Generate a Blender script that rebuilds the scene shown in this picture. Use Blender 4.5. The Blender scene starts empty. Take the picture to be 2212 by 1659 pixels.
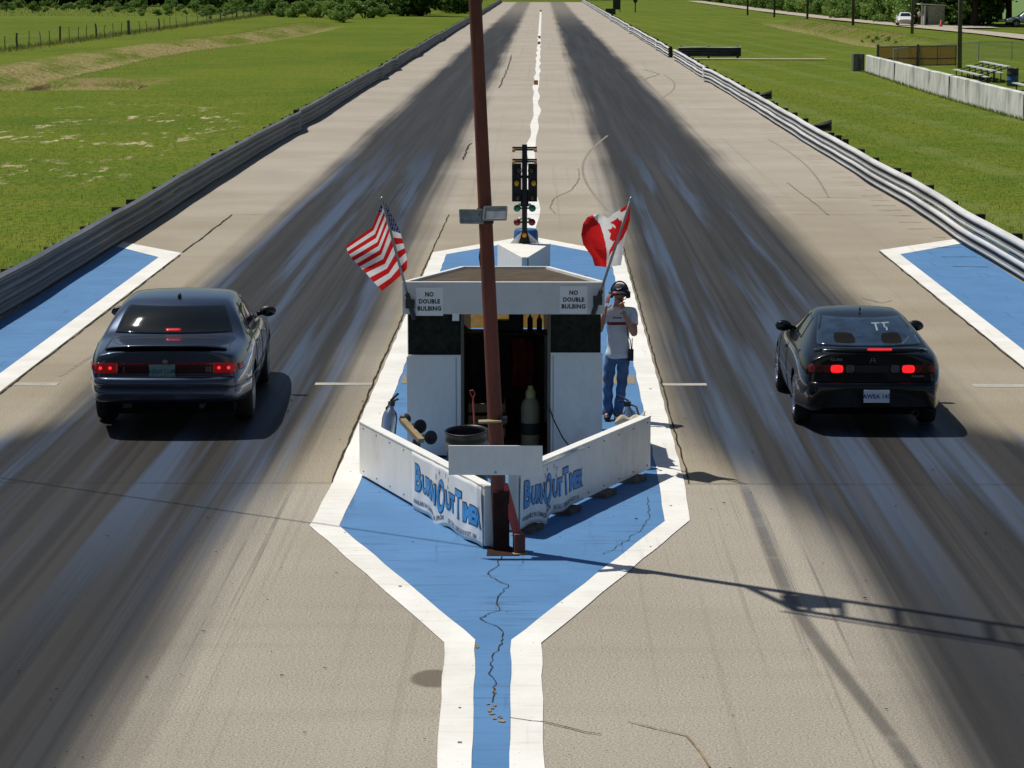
import bpy, bmesh, math, random
from mathutils import Vector, Matrix, Euler
from mathutils.bvhtree import BVHTree
import numpy as np
random.seed(11)
R = math.radians
scene = bpy.context.scene
col = scene.collection

# ------------------------------------------------------------------ camera
F = 5927.0; CX, CY = 1106.0, 829.5; H = 5.25
PITCH = math.atan((CY + 50.0) / F)
YAW = math.atan(65.0 * math.cos(PITCH) / F)
CAM = Vector((0, 0, H))
fw = Vector((-math.sin(YAW) * math.cos(PITCH), math.cos(YAW) * math.cos(PITCH), -math.sin(PITCH)))
rt = Vector((math.cos(YAW), math.sin(YAW), 0))
up = rt.cross(fw)

def ray(px, py):
    return fw * F + rt * (px - CX) - up * (py - CY)

def G(px, py, z=0.0):
    """world point on the level z seen at photo point (px,py)"""
    r = ray(px, py); t = (z - H) / r.z
    return CAM + r * t

def U(px, py, y):
    r = ray(px, py); t = y / r.y
    return CAM + r * t

cam = bpy.data.objects.new('camera', bpy.data.cameras.new('camera'))
col.objects.link(cam); scene.camera = cam
cam.location = CAM; cam.rotation_euler = (math.pi / 2 - PITCH, 0, YAW)
cam.data.sensor_width = 36.0; cam.data.lens = F / 2212.0 * 36.0
cam.data.clip_start = 0.5; cam.data.clip_end = 6000

# ------------------------------------------------------------------ light
SUNEL = R(64.4)
sun_h = Vector((-0.848, 0.53, 0)).normalized()
to_sun = Vector((sun_h.x * math.cos(SUNEL), sun_h.y * math.cos(SUNEL), math.sin(SUNEL)))
sd = bpy.data.lights.new('sun', 'SUN'); sd.energy = 4.3; sd.angle = R(0.5); sd.color = (1.0, 0.955, 0.87)
so = bpy.data.objects.new('sun', sd); col.objects.link(so)
so.rotation_euler = to_sun.to_track_quat('Z', 'Y').to_euler(); so.location = (-40, 40, 80)
w = bpy.data.worlds.new('World'); scene.world = w; w.use_nodes = True
nt = w.node_tree
sky = nt.nodes.new('ShaderNodeTexSky'); sky.sky_type = 'NISHITA'; sky.sun_disc = False
sky.sun_elevation = SUNEL; sky.sun_rotation = math.atan2(sun_h.x, sun_h.y)
sky.air_density = 1.0; sky.dust_density = 0.6; sky.ozone_density = 1.5
bg = nt.nodes['Background']; bg.inputs[1].default_value = 0.053
nt.links.new(sky.outputs[0], bg.inputs[0])
scene.view_settings.view_transform = 'Standard'; scene.view_settings.look = 'None'
scene.view_settings.exposure = 0.0; scene.view_settings.gamma = 1.0
scene.render.engine = 'CYCLES'
scene.cycles.max_bounces = 5; scene.cycles.transparent_max_bounces = 6
scene.cycles.use_denoising = True

# ------------------------------------------------------------------ materials
class NT:
    def __init__(s, name):
        s.m = bpy.data.materials.new(name); s.m.use_nodes = True
        s.t = s.m.node_tree; s.p = s.t.nodes['Principled BSDF']
        g = s.t.nodes.new('ShaderNodeNewGeometry'); s.pos = g.outputs['Position']; s.nrm = g.outputs['Normal']
        tc = s.t.nodes.new('ShaderNodeTexCoord'); s.obj = tc.outputs['Object']
    def n(s, typ): return s.t.nodes.new(typ)
    def link(s, a, b): s.t.links.new(a, b)
    def _in(s, sock, v):
        if hasattr(v, 'is_output'): s.link(v, sock)
        else: sock.default_value = v
    def math(s, op, a, b=0.0, c=None, clamp=False):
        n = s.n('ShaderNodeMath'); n.operation = op; n.use_clamp = clamp
        s._in(n.inputs[0], a); s._in(n.inputs[1], b)
        if c is not None: s._in(n.inputs[2], c)
        return n.outputs[0]
    def scale(s, vec, sx, sy, sz):
        n = s.n('ShaderNodeVectorMath'); n.operation = 'MULTIPLY'
        s.link(vec, n.inputs[0]); n.inputs[1].default_value = (sx, sy, sz); return n.outputs[0]
    def noise(s, vec, scale=1.0, detail=3.0, rough=0.55):
        n = s.n('ShaderNodeTexNoise'); s.link(vec, n.inputs['Vector'])
        n.inputs['Scale'].default_value = scale; n.inputs['Detail'].default_value = detail
        n.inputs['Roughness'].default_value = rough; return n.outputs[0]
    def sep(s, vec):
        n = s.n('ShaderNodeSeparateXYZ'); s.link(vec, n.inputs[0]); return n.outputs
    def ss(s, v, a, b, lo=0.0, hi=1.0):
        n = s.n('ShaderNodeMapRange'); n.interpolation_type = 'SMOOTHSTEP'
        s._in(n.inputs[0], v); s._in(n.inputs[1], a); s._in(n.inputs[2], b)
        n.inputs[3].default_value = lo; n.inputs[4].default_value = hi; return n.outputs[0]
    def mix(s, f, a, b):
        n = s.n('ShaderNodeMix'); n.data_type = 'RGBA'
        s._in(n.inputs[0], f)
        for sock, v in ((n.inputs[6], a), (n.inputs[7], b)):
            if hasattr(v, 'is_output'): s.link(v, sock)
            else: sock.default_value = (*v, 1) if len(v) == 3 else v
        return n.outputs[2]
    def mul(s, *a):
        r = a[0]
        for x in a[1:]: r = s.math('MULTIPLY', r, x)
        return r
    def color(s, v):
        if hasattr(v, 'is_output'): s.link(v, s.p.inputs['Base Color'])
        else: s.p.inputs['Base Color'].default_value = (*v, 1)
    def rough(s, v): s._in(s.p.inputs['Roughness'], v)
    def spec(s, v): s.p.inputs['Specular IOR Level'].default_value = v
    def bump(s, h, strength=0.3, dist=0.02):
        n = s.n('ShaderNodeBump'); s.link(h, n.inputs['Height'])
        n.inputs['Strength'].default_value = strength; n.inputs['Distance'].default_value = dist
        s.link(n.outputs[0], s.p.inputs['Normal'])

def mat(name, c, rough=0.6, var=0.15, scale=6.0, metal=0.0, spec=0.4, bump=0.0, dirt=None, dirt_amt=0.35, stretch=(1, 1, 1), coat=0.0):
    """plain coloured surface with procedural wear"""
    k = NT(name)
    v = k.scale(k.obj, *stretch)
    n1 = k.noise(v, scale, 4); n2 = k.noise(v, scale * 9, 2)
    f = k.math('ADD', k.mul(n1, 0.7), k.mul(n2, 0.3))
    lo = tuple(x * (1 - var) for x in c); hi = tuple(min(1, x * (1 + var)) for x in c)
    cc = k.mix(k.ss(f, 0.32, 0.68), lo, hi)
    if dirt:
        n3 = k.noise(v, scale * 0.45, 6, 0.7)
        cc = k.mix(k.ss(n3, 0.5, 0.75, 0, dirt_amt), cc, dirt)
    k.color(cc); k.rough(rough); k.spec(spec)
    k.p.inputs['Metallic'].default_value = metal
    k.p.inputs['Coat Weight'].default_value = coat; k.p.inputs['Coat Roughness'].default_value = 0.04
    if bump: k.bump(n2, bump, 0.01)
    return k.m

def emit_mat(name, c, e, strength, rough=0.3):
    k = NT(name); k.color(c); k.rough(rough)
    k.p.inputs['Emission Color'].default_value = (*e, 1); k.p.inputs['Emission Strength'].default_value = strength
    return k.m

M = {}
M['white'] = mat('white_painted_wood', (0.76, 0.76, 0.74), 0.5, 0.06, 2.2, dirt=(0.34, 0.30, 0.25), dirt_amt=0.5, bump=0.12, stretch=(1, 1, 0.55))
M['white_dull'] = mat('dull_white_paint', (0.66, 0.67, 0.67), 0.55, 0.05, 3, dirt=(0.40, 0.38, 0.34), dirt_amt=0.3, bump=0.08)
M['white_trim'] = mat('white_trim_paint', (0.78, 0.78, 0.75), 0.5, 0.05, 5, dirt=(0.5, 0.47, 0.4), dirt_amt=0.3)
M['sign_white'] = mat('sign_white', (0.82, 0.83, 0.84), 0.45, 0.02, 3)
M['black_ink'] = mat('black_lettering', (0.02, 0.02, 0.022), 0.5, 0.1)
M['dark_mesh'] = mat('dark_window_screen', (0.016, 0.017, 0.012), 0.75, 0.5, 18, spec=0.2)
M['roofing'] = mat('brown_roofing_felt', (0.080, 0.060, 0.040), 0.9, 0.25, 5, dirt=(0.055, 0.045, 0.033), dirt_amt=0.6, bump=0.3, spec=0.2)
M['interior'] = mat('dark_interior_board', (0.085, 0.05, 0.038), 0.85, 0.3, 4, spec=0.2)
M['clutter'] = mat('dark_clutter', (0.02, 0.02, 0.022), 0.6, 0.3, 8)
M['red_cloth'] = mat('dark_red_cloth', (0.30, 0.03, 0.03), 0.9, 0.2, 8)
M['rust_red'] = mat('rust_red_paint', (0.16, 0.046, 0.034), 0.66, 0.25, 4, dirt=(0.06, 0.026, 0.02), dirt_amt=0.8, bump=0.15, stretch=(1, 1, 0.25))
M['shaded_rust'] = mat('shaded_rusty_base', (0.035, 0.016, 0.013), 0.85, 0.3, 6, spec=0.15)  # near-black: the shade at the pole foot is put into this colour
M['bright_red'] = mat('faded_red_paint', (0.40, 0.07, 0.06), 0.6, 0.2, 6, dirt=(0.15, 0.04, 0.03))
M['steel'] = mat('galvanised_steel', (0.33, 0.34, 0.35), 0.42, 0.2, 5, metal=0.5)
M['chrome'] = mat('polished_steel', (0.75, 0.76, 0.78), 0.14, 0.05, 5, metal=1.0)
M['dark_metal'] = mat('dark_grey_metal', (0.03, 0.03, 0.032), 0.5, 0.2, 6)
M['lamp_glass'] = mat('lamp_glass', (0.30, 0.32, 0.34), 0.12, 0.25, 14, spec=0.6)
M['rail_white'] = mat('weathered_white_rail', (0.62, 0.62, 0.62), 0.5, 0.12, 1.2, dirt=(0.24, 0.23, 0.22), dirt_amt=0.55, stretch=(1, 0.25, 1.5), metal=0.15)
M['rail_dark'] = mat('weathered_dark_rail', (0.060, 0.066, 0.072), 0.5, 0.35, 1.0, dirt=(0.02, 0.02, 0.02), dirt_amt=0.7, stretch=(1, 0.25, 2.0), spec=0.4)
M['rail_lip'] = mat('sky_lit_rail_lip', (0.30, 0.31, 0.32), 0.45, 0.25, 1.0, dirt=(0.12, 0.12, 0.12), dirt_amt=0.6, stretch=(1, 0.25, 2.0), metal=0.3)  # lighter tone paints in the top edge catching the sky
M['rail_valley'] = mat('dark_grey_rail_valley', (0.13, 0.135, 0.14), 0.6, 0.3, 1.2, dirt=(0.06, 0.06, 0.055), dirt_amt=0.6, stretch=(1, 0.25, 1.5))  # darker grey for the valley and lower edge faces of the white rails
M['post_wood'] = mat('dark_post_timber', (0.055, 0.042, 0.032), 0.85, 0.3, 7, spec=0.2)
M['grey_wood'] = mat('grey_weathered_timber', (0.13, 0.11, 0.09), 0.9, 0.3, 3, stretch=(1, 1, 0.12), spec=0.2)
M['pole_wood'] = mat('brown_utility_pole', (0.085, 0.068, 0.055), 0.9, 0.3, 4, stretch=(1, 1, 0.1), spec=0.2)
M['yellow_tan'] = mat('tan_board', (0.30, 0.23, 0.13), 0.8, 0.2, 6)
M['rubber'] = mat('black_rubber', (0.018, 0.018, 0.018), 0.75, 0.25, 12, spec=0.3)
M['black_plastic'] = mat('black_plastic', (0.015, 0.015, 0.017), 0.4, 0.2, 7)
M['tree_black'] = mat('black_signal_paint', (0.012, 0.012, 0.011), 0.55, 0.2, 9, spec=0.3)
M['amber'] = mat('amber_lens', (0.70, 0.31, 0.015), 0.2, 0.15, 22)
M['orange'] = mat('orange_lens', (0.80, 0.24, 0.01), 0.25, 0.1, 22)
M['dim_lens'] = mat('dim_lens', (0.045, 0.035, 0.018), 0.25, 0.3, 22)
M['green_lens'] = mat('green_lens', (0.005, 0.16, 0.085), 0.25, 0.1, 22)
M['red_lens'] = mat('dark_red_lens', (0.16, 0.012, 0.014), 0.3, 0.1, 22)
M['blue_plastic'] = mat('blue_plastic', (0.035, 0.11, 0.26), 0.45, 0.2, 6, dirt=(0.05, 0.07, 0.1))
M['conc_white'] = mat('weathered_white_concrete', (0.56, 0.56, 0.53), 0.85, 0.22, 1.1, dirt=(0.12, 0.125, 0.115), dirt_amt=1.0, stretch=(1, 1.1, 0.55), bump=0.1, spec=0.2)
M['conc_dark'] = mat('dark_stained_concrete', (0.12, 0.12, 0.11), 0.9, 0.4, 3, stretch=(1, 1, 0.3), spec=0.2)
M['ped_white'] = mat('worn_white_block', (0.74, 0.72, 0.66), 0.8, 0.05, 4, dirt=(0.35, 0.40, 0.5), dirt_amt=0.2, spec=0.2)
M['banner'] = mat('white_vinyl_banner', (0.76, 0.77, 0.78), 0.4, 0.04, 4, dirt=(0.5, 0.5, 0.5), dirt_amt=0.25)
M['banner_blue'] = mat('banner_blue_ink', (0.035, 0.27, 0.64), 0.45, 0.15, 9)
M['banner_dark'] = mat('banner_dark_outline', (0.015, 0.03, 0.07), 0.45, 0.1)
M['banner_grey'] = mat('banner_grey_print', (0.16, 0.18, 0.22), 0.5, 0.1)
M['fl_red'] = mat('flag_red', (0.52, 0.02, 0.018), 0.75, 0.08, 4, spec=0.2)
M['fl_white'] = mat('flag_white', (0.74, 0.73, 0.72), 0.75, 0.04, 4, spec=0.2)
M['fl_blue'] = mat('flag_blue', (0.02, 0.028, 0.085), 0.75, 0.1, 4, spec=0.2)
M['yellow'] = mat('pale_yellow_plastic', (0.50, 0.42, 0.16), 0.5, 0.15, 6)
M['cream'] = mat('cream_plastic', (0.30, 0.26, 0.15), 0.5, 0.1, 6)
M['block'] = mat('timing_block_ochre', (0.30, 0.17, 0.035), 0.7, 0.25, 6)
M['skin'] = mat('skin', (0.46, 0.23, 0.15), 0.55, 0.06, 20)
M['hair'] = mat('dark_hair', (0.025, 0.015, 0.01), 0.6, 0.2, 30)
M['tshirt'] = mat('pale_grey_tshirt', (0.66, 0.68, 0.74), 0.85, 0.06, 9, spec=0.15)
M['shirt_red'] = mat('shirt_print_red', (0.22, 0.02, 0.04), 0.8, 0.1)
M['jeans'] = mat('blue_jeans', (0.075, 0.14, 0.27), 0.9, 0.3, 9, dirt=(0.16, 0.24, 0.38), dirt_amt=0.6, spec=0.15)
M['cap'] = mat('navy_cap', (0.012, 0.014, 0.035), 0.7, 0.1)
M['cap_red'] = mat('cap_red_trim', (0.62, 0.03, 0.03), 0.6, 0.1)
M['shoe'] = mat('dark_shoe_leather', (0.02, 0.014, 0.01), 0.55, 0.2)
M['chain'] = mat('chain_link_galvanised', (0.42, 0.43, 0.43), 0.5, 0.1, metal=0.4)
M['alu'] = mat('aluminium_plank', (0.60, 0.62, 0.60), 0.45, 0.1, 3, metal=0.3)
M['orange_cone'] = mat('cone_orange', (0.75, 0.10, 0.03), 0.5, 0.1)
M['bark'] = mat('tree_bark', (0.05, 0.038, 0.028), 0.95, 0.35, 3, stretch=(1, 1, 0.2), spec=0.1)
M['cable'] = mat('black_cable', (0.012, 0.012, 0.012), 0.6, 0.1)
M['booth'] = mat('booth_boards', (0.40, 0.37, 0.32), 0.85, 0.25, 3, dirt=(0.2, 0.18, 0.15), dirt_amt=0.5)
M['straw'] = mat('straw_cloth', (0.5, 0.44, 0.33), 0.9, 0.2, 15)

# car finishes
M['paint_blue'] = mat('dark_blue_car_paint', (0.019, 0.032, 0.064), 0.36, 0.06, 30, coat=1.0, metal=0.6)
M['paint_black'] = mat('black_car_paint', (0.003, 0.0034, 0.005), 0.3, 0.1, 30, coat=0.7, spec=0.06)
M['paint_white'] = mat('white_car_paint', (0.75, 0.75, 0.74), 0.35, 0.03, 10, coat=0.6)
M['paint_silver'] = mat('silver_blue_car_paint', (0.32, 0.37, 0.45), 0.35, 0.05, 10, coat=0.6, metal=0.3)
M['glass_dark'] = mat('tinted_glass', (0.006, 0.009, 0.010), 0.03, 0.1, 4, spec=0.55)
M['glass_blue'] = mat('clear_dark_glass', (0.020, 0.036, 0.062), 0.05, 0.4, 5, spec=0.6)
M['trim'] = mat('black_trim', (0.012, 0.012, 0.013), 0.5, 0.1)
M['under'] = mat('dark_underbody', (0.006, 0.006, 0.006), 0.9, 0.2, spec=0.1)
M['tail_red'] = mat('red_tail_lens', (0.22, 0.008, 0.01), 0.15, 0.2, 40)
M['tail_lit'] = emit_mat('red_lens_dimly_lit', (0.22, 0.008, 0.01), (1.0, 0.02, 0.02), 0.07, 0.15)
M['tail_dark'] = mat('dark_tail_lens', (0.03, 0.004, 0.005), 0.12, 0.2, 40)
M['tail_amber'] = mat('dark_amber_lens', (0.06, 0.018, 0.004), 0.15, 0.2, 40)
M['tail_clear'] = mat('grey_reverse_lens', (0.10, 0.10, 0.11), 0.2, 0.2, 40)
M['brake_lit'] = emit_mat('brake_lamp_lit', (0.5, 0.01, 0.01), (1.0, 0.014, 0.018), 1.15)
M['brake_glow'] = emit_mat('brake_lamp_dim', (0.3, 0.01, 0.01), (1.0, 0.015, 0.02), 0.22)
M['brake_spot'] = emit_mat('brake_bulb', (0.6, 0.02, 0.02), (1.0, 0.03, 0.04), 1.3)
M['plate_green'] = mat('pale_green_plate', (0.13, 0.22, 0.21), 0.4, 0.2, 30)
M['plate_white'] = mat('pale_blue_plate', (0.58, 0.66, 0.76), 0.4, 0.05, 20)
M['plate_ink'] = mat('plate_ink', (0.03, 0.07, 0.2), 0.5, 0.1)
M['ghost'] = mat('pale_window_paint', (0.20, 0.28, 0.31), 0.6, 0.05)
M['badge'] = mat('grey_badge', (0.22, 0.22, 0.23), 0.3, 0.05, metal=0.6)

# amber rear window of the hut: thin translucent sheet lit by the sun from behind
k = NT('translucent_amber_sheet')
tr = k.n('ShaderNodeBsdfTranslucent'); n = k.noise(k.scale(k.obj, 3, 1, 4), 1.0, 3)
k.link(k.mix(k.ss(n, 0.35, 0.65), (0.55, 0.38, 0.15), (0.62, 0.56, 0.44)), tr.inputs[0])
k.link(tr.outputs[0], k.t.nodes['Material Output'].inputs[0]); M['amber_sheet'] = k.m

# brown windscreen mesh of the gate
k = NT('brown_gate_netting')
tp = k.n('ShaderNodeBsdfTransparent'); mx = k.n('ShaderNodeMixShader'); tl = k.n('ShaderNodeBsdfTranslucent'); tl.inputs[0].default_value = (0.34, 0.18, 0.05, 1); m2 = k.n('ShaderNodeMixShader'); m2.inputs[0].default_value = 0.55
k.color((0.30, 0.17, 0.055)); k.rough(0.9); k.link(k.p.outputs[0], m2.inputs[1]); k.link(tl.outputs[0], m2.inputs[2])
mx.inputs[0].default_value = 0.6; k.link(tp.outputs[0], mx.inputs[1]); k.link(m2.outputs[0], mx.inputs[2])
k.link(mx.outputs[0], k.t.nodes['Material Output'].inputs[0]); M['netting'] = k.m
# chain link fabric: crossing wires by position
k = NT('chain_link_fabric')
px_, py_, pz_ = k.sep(k.obj)
a_ = k.math('ADD', px_, pz_); b_ = k.math('SUBTRACT', px_, pz_)
def wires(v):
    q = k.math('ABSOLUTE', k.math('SUBTRACT', k.math('FRACT', k.math('MULTIPLY', v, 11.0)), 0.5))
    return k.math('LESS_THAN', q, 0.055)
wm = k.math('MAXIMUM', wires(a_), wires(b_))
tp = k.n('ShaderNodeBsdfTransparent'); mx = k.n('ShaderNodeMixShader'); k.color((0.4, 0.41, 0.41))
k.link(wm, mx.inputs[0]); k.link(tp.outputs[0], mx.inputs[1]); k.link(k.p.outputs[0], mx.inputs[2])
k.link(mx.outputs[0], k.t.nodes['Material Output'].inputs[0]); M['chain_fabric'] = k.m

def leaf_mat(name, a, b):
    k = NT(name)
    n = k.noise(k.obj, 0.9, 3); n2 = k.noise(k.obj, 7, 2)
    f = k.math('ADD', k.mul(n, 0.6), k.mul(n2, 0.4))
    oi = k.n('ShaderNodeObjectInfo').outputs['Random']; lc = k.mix(k.ss(f, 0.38, 0.62), a, b)
    lc = k.mix(k.math('MULTIPLY', oi, 0.45), lc, (b[0] * 1.7, b[1] * 1.25, b[2] * 0.9)); k.color(lc); k.rough(0.6); k.spec(0.25)
    tl = k.n('ShaderNodeBsdfTranslucent'); tl.inputs[0].default_value = (b[0] * 1.2, b[1] * 1.2, b[2], 1)
    mx = k.n('ShaderNodeMixShader'); mx.inputs[0].default_value = 0.3
    k.link(k.p.outputs[0], mx.inputs[1]); k.link(tl.outputs[0], mx.inputs[2])
    k.link(mx.outputs[0], k.t.nodes['Material Output'].inputs[0]); return k.m
M['leaf_dark'] = leaf_mat('dark_leaves', (0.016, 0.042, 0.012), (0.042, 0.095, 0.021))
M['leaf_mid'] = leaf_mat('mid_green_leaves', (0.052, 0.12, 0.023), (0.11, 0.21, 0.042))
M['leaf_light'] = leaf_mat('light_green_leaves', (0.12, 0.22, 0.045), (0.20, 0.33, 0.085))
M['blade'] = leaf_mat('grass_blades', (0.06, 0.12, 0.018), (0.12, 0.18, 0.035))
M['blade_dry'] = leaf_mat('dry_grass_blades', (0.16, 0.14, 0.06), (0.30, 0.25, 0.11))

# ---- grass sheet
k = NT('mown_grass')
X, Y, Z = k.sep(k.pos)
n_big = k.noise(k.pos, 0.045, 3); n_mid = k.noise(k.pos, 0.35, 4, 0.6)
n_f = k.noise(k.scale(k.pos, 1, 0.35, 1), 5.5, 4, 0.75); n_ff = k.noise(k.scale(k.pos, 1, 0.3, 1), 17, 2, 0.7)
g = k.mix(k.ss(n_big, 0.35, 0.65), (0.076, 0.132, 0.010), (0.122, 0.168, 0.014))
g = k.mix(k.ss(n_mid, 0.35, 0.7, 0, 0.65), g, (0.168, 0.172, 0.024))
g = k.mix(k.ss(n_f, 0.40, 0.70, 0, 0.85), g, (0.038, 0.076, 0.006))
g = k.mix(k.ss(n_ff, 0.48, 0.75, 0, 0.7), g, (0.185, 0.205, 0.040))
# mowing stripes right of the track
ms = k.math('SINE', k.math('ADD', k.math('MULTIPLY', X, 1.9), k.math('MULTIPLY', Y, 0.12)))
g = k.mix(k.mul(k.ss(ms, 0.3, 1.0, 0, 0.45), k.ss(X, 9.0, 10.0), k.ss(n_mid, 0.3, 0.6)), g, (0.15, 0.185, 0.055))
# dry grass along the ditch
cx_ = k.math('SUBTRACT', k.math('ADD', k.math('ADD', X, k.mul(k.math('SUBTRACT', n_mid, 0.5), 4.0)), 29.0), k.ss(Y, 185, 265, 0, 4.4))
brk = k.math('ADD', k.mul(k.noise(k.pos, 0.9, 4, 0.65), 0.6), k.mul(n_f, 0.4))
dm = k.mul(k.ss(k.math('ABSOLUTE', cx_), 0.3, 3.2, 1, 0), k.ss(Y, 96, 118), k.ss(Y, 270, 320, 1, 0), k.ss(k.math('ADD', k.mul(brk, 0.55), k.mul(k.noise(k.scale(k.pos, 0.22, 0.07, 1), 1.0, 3, 0.6), 0.45)), 0.42, 0.55))
g = k.mix(k.mul(dm, 0.9), g, k.mix(k.ss(n_f, 0.3, 0.7), (0.15, 0.12, 0.045), (0.40, 0.32, 0.16)))
# bare earth of the washed-out hollow
hm = k.mul(k.ss(k.math('ABSOLUTE', k.math('ADD', X, 23.6)), 2.4, 5.2, 1, 0), k.ss(k.math('ABSOLUTE', k.math('SUBTRACT', Y, 138.0)), 4, 11.0, 1, 0))
g = k.mix(k.mul(hm, k.ss(k.math('ADD', k.mul(n_f, 0.5), k.mul(n_mid, 0.5)), 0.42, 0.54)), g, k.mix(n_f, (0.14, 0.10, 0.045), (0.34, 0.26, 0.13)))
g = k.mix(k.mul(k.ss(Z, -0.25, -0.6), k.ss(n_f, 0.40, 0.55), 0.8), g, (0.33, 0.26, 0.13))
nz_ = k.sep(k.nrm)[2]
g = k.mix(k.mul(k.ss(nz_, 0.95, 0.84), k.ss(n_mid, 0.30, 0.5)), g, (0.060, 0.043, 0.024))  # steep faces as dark soil, the far bank's shade put into the colour
# bare sandy patches left of the track
vo = k.noise(k.scale(k.pos, 1.5, 0.36, 1), 1.0, 5, 0.66)
bm_ = k.mul(k.ss(vo, 0.55, 0.615), k.ss(k.noise(k.scale(k.pos, 0.22, 0.07, 1), 1.0, 2), 0.46, 0.60), k.ss(k.math('ABSOLUTE', k.math('ADD', X, 15.5)), 2.5, 5.5, 1, 0), k.ss(k.math('ABSOLUTE', k.math('SUBTRACT', Y, 90)), 16, 34, 1, 0))
g = k.mix(k.mul(bm_, 0.85), g, (0.50, 0.41, 0.27))
# scuffed bank by the road on the right
rb = k.mul(k.ss(k.math('ABSOLUTE', k.math('SUBTRACT', X, 30.5)), 1.0, 4.5, 1, 0), k.ss(Y, 215, 240), k.ss(Y, 310, 340, 1, 0), k.ss(n_mid, 0.4, 0.62))
g = k.mix(k.mul(rb, 0.8), g, (0.20, 0.145, 0.065))
# tall meadow beyond the wire fence
mf = k.mul(k.ss(X, -38, -41), k.ss(n_mid, 0.40, 0.65), k.ss(Y, 330, 390), 0.7)
g = k.mix(k.mul(mf, 0.55), g, (0.17, 0.19, 0.07))
k.color(g); k.rough(0.95); k.spec(0.05)
k.bump(k.math('ADD', n_f, n_ff), 0.55, 0.09); M['grass'] = k.m

# ---- track surface
k = NT('track_surface')
X, Y, Z = k.sep(k.pos)
n_lo = k.noise(k.pos, 0.25, 4); n_tr = k.noise(k.scale(k.pos, 0.25, 2.2, 1), 1.0, 4, 0.6)
n_gr = k.noise(k.pos, 55, 3, 0.7); n_g2 = k.noise(k.pos, 14, 3, 0.7)
near = k.ss(Y, 28.22, 28.30, 1, 0); pad = k.mul(k.ss(Y, 28.22, 28.30), k.ss(k.math('ADD', Y, k.mul(n_lo, 14.0)), 52.0, 84.0, 1, 0))
far = k.mix(k.ss(n_lo, 0.3, 0.7), (0.370, 0.326, 0.268), (0.430, 0.388, 0.328))
padc = k.mix(k.ss(n_lo, 0.3, 0.7), (0.300, 0.255, 0.180), (0.365, 0.318, 0.238))
nearc = k.mix(k.ss(n_lo, 0.3, 0.7), (0.335, 0.302, 0.245), (0.385, 0.350, 0.290))
c = k.mix(pad, far, padc); c = k.mix(near, c, nearc)
c = k.mix(k.ss(n_tr, 0.45, 0.8, 0, 0.18), c, (0.19, 0.16, 0.125))
c = k.mix(k.ss(n_gr, 0.44, 0.66, 0, 0.62), c, (0.115, 0.10, 0.08))
c = k.mix(k.ss(n_gr, 0.46, 0.30, 0, 0.55), c, (0.56, 0.52, 0.45))
c = k.mix(k.ss(n_g2, 0.55, 0.75, 0, 0.25), c, (0.44, 0.40, 0.34))
# rubber laid down in the two lanes
wob = k.math('MULTIPLY', k.math('SUBTRACT', k.noise(k.scale(k.pos, 0, 0.05, 0), 1.0, 3), 0.5), 0.65)
fine = k.math('MULTIPLY', k.math('SUBTRACT', k.noise(k.scale(k.pos, 5, 0.035, 0), 1.0, 3), 0.5), 0.55)
xw = k.math('ADD', X, k.math('ADD', wob, fine))
nearf = k.ss(Y, 24, 33, 1, 0); farf = k.ss(Y, 120, 420)
def lane(inner, outer, sgn, inner_near, outer_near):
    xs = k.math('MULTIPLY', xw, sgn)
    ie = k.math('ADD', inner, k.mul(nearf, inner_near - inner)); oe = k.math('ADD', outer, k.math('SUBTRACT', k.mul(nearf, outer_near - outer), k.mul(farf, 0.5)))
    soft = k.math('SUBTRACT', 0.45, k.mul(nearf, 0.05))
    a = k.ss(xs, k.math('SUBTRACT', ie, soft), k.math('ADD', ie, soft))
    b = k.ss(xs, k.math('SUBTRACT', oe, soft), k.math('ADD', oe, soft), 1, 0)
    return k.mul(a, b)
mR = lane(1.65, 5.15, 1.0, 2.75, 9.0); mL = lane(2.50, 5.85, -1.0, 2.95, 9.0)
rub = k.math('MAXIMUM', mR, mL)
st = k.noise(k.scale(k.pos, 1.5, 0.022, 0), 1.0, 4, 0.6); st2 = k.noise(k.scale(k.pos, 6.0, 0.022, 0), 1.0, 3, 0.6)
st3 = k.noise(k.scale(k.pos, 1.8, 0.03, 0), 1.0, 3, 0.55)
dens = k.ss(k.math('ADD', k.mul(st, 0.5), k.math('ADD', k.mul(st2, 0.2), k.mul(st3, 0.3))), 0.36, 0.62)
amt = k.mul(rub, k.math('ADD', 0.955, k.mul(dens, 0.045)), k.math('SUBTRACT', 1.0, k.mul(k.ss(Y, 250, 480), 0.45)))
# the burnout stripe right of the island
arc = k.math('ADD', 2.12, k.mul(k.math('POWER', k.ss(Y, 23.5, 16.5), 1.0), 0.42))
dx = k.math('ABSOLUTE', k.math('SUBTRACT', X, arc))
ars = k.mul(k.ss(dx, 0.025, 0.095, 1, 0), k.ss(Y, 29.5, 27.5), 0.62, k.ss(n_tr, 0.2, 0.5, 0.6, 1.0))
# faint scuffs everywhere along the direction of travel
scf = k.mul(k.ss(st2, 0.56, 0.72, 0, 0.16), k.ss(k.math('ABSOLUTE', X), 7.4, 6.0))
ln = k.noise(k.scale(k.pos, 24, 0.10, 0), 1.0, 2, 0.5)
xa = k.math('ABSOLUTE', k.math('ADD', X, 0.3))
lns = k.mul(k.ss(ln, 0.55, 0.68, 0, 0.45), k.ss(xa, 1.7, 2.4), k.ss(Y, 31, 27), k.ss(n_lo, 0.35, 0.55))
amt = k.math('MAXIMUM', amt, k.math('MAXIMUM', ars, k.math('MAXIMUM', scf, lns)))
rc = k.mix(k.ss(st3, 0.35, 0.7), (0.020, 0.020, 0.021), (0.038, 0.037, 0.037))
sky_sheen = k.mul(k.ss(st, 0.49, 0.62, 0, 1), k.ss(Y, 20, 30), k.ss(Y, 95, 60, 0, 1))
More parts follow.
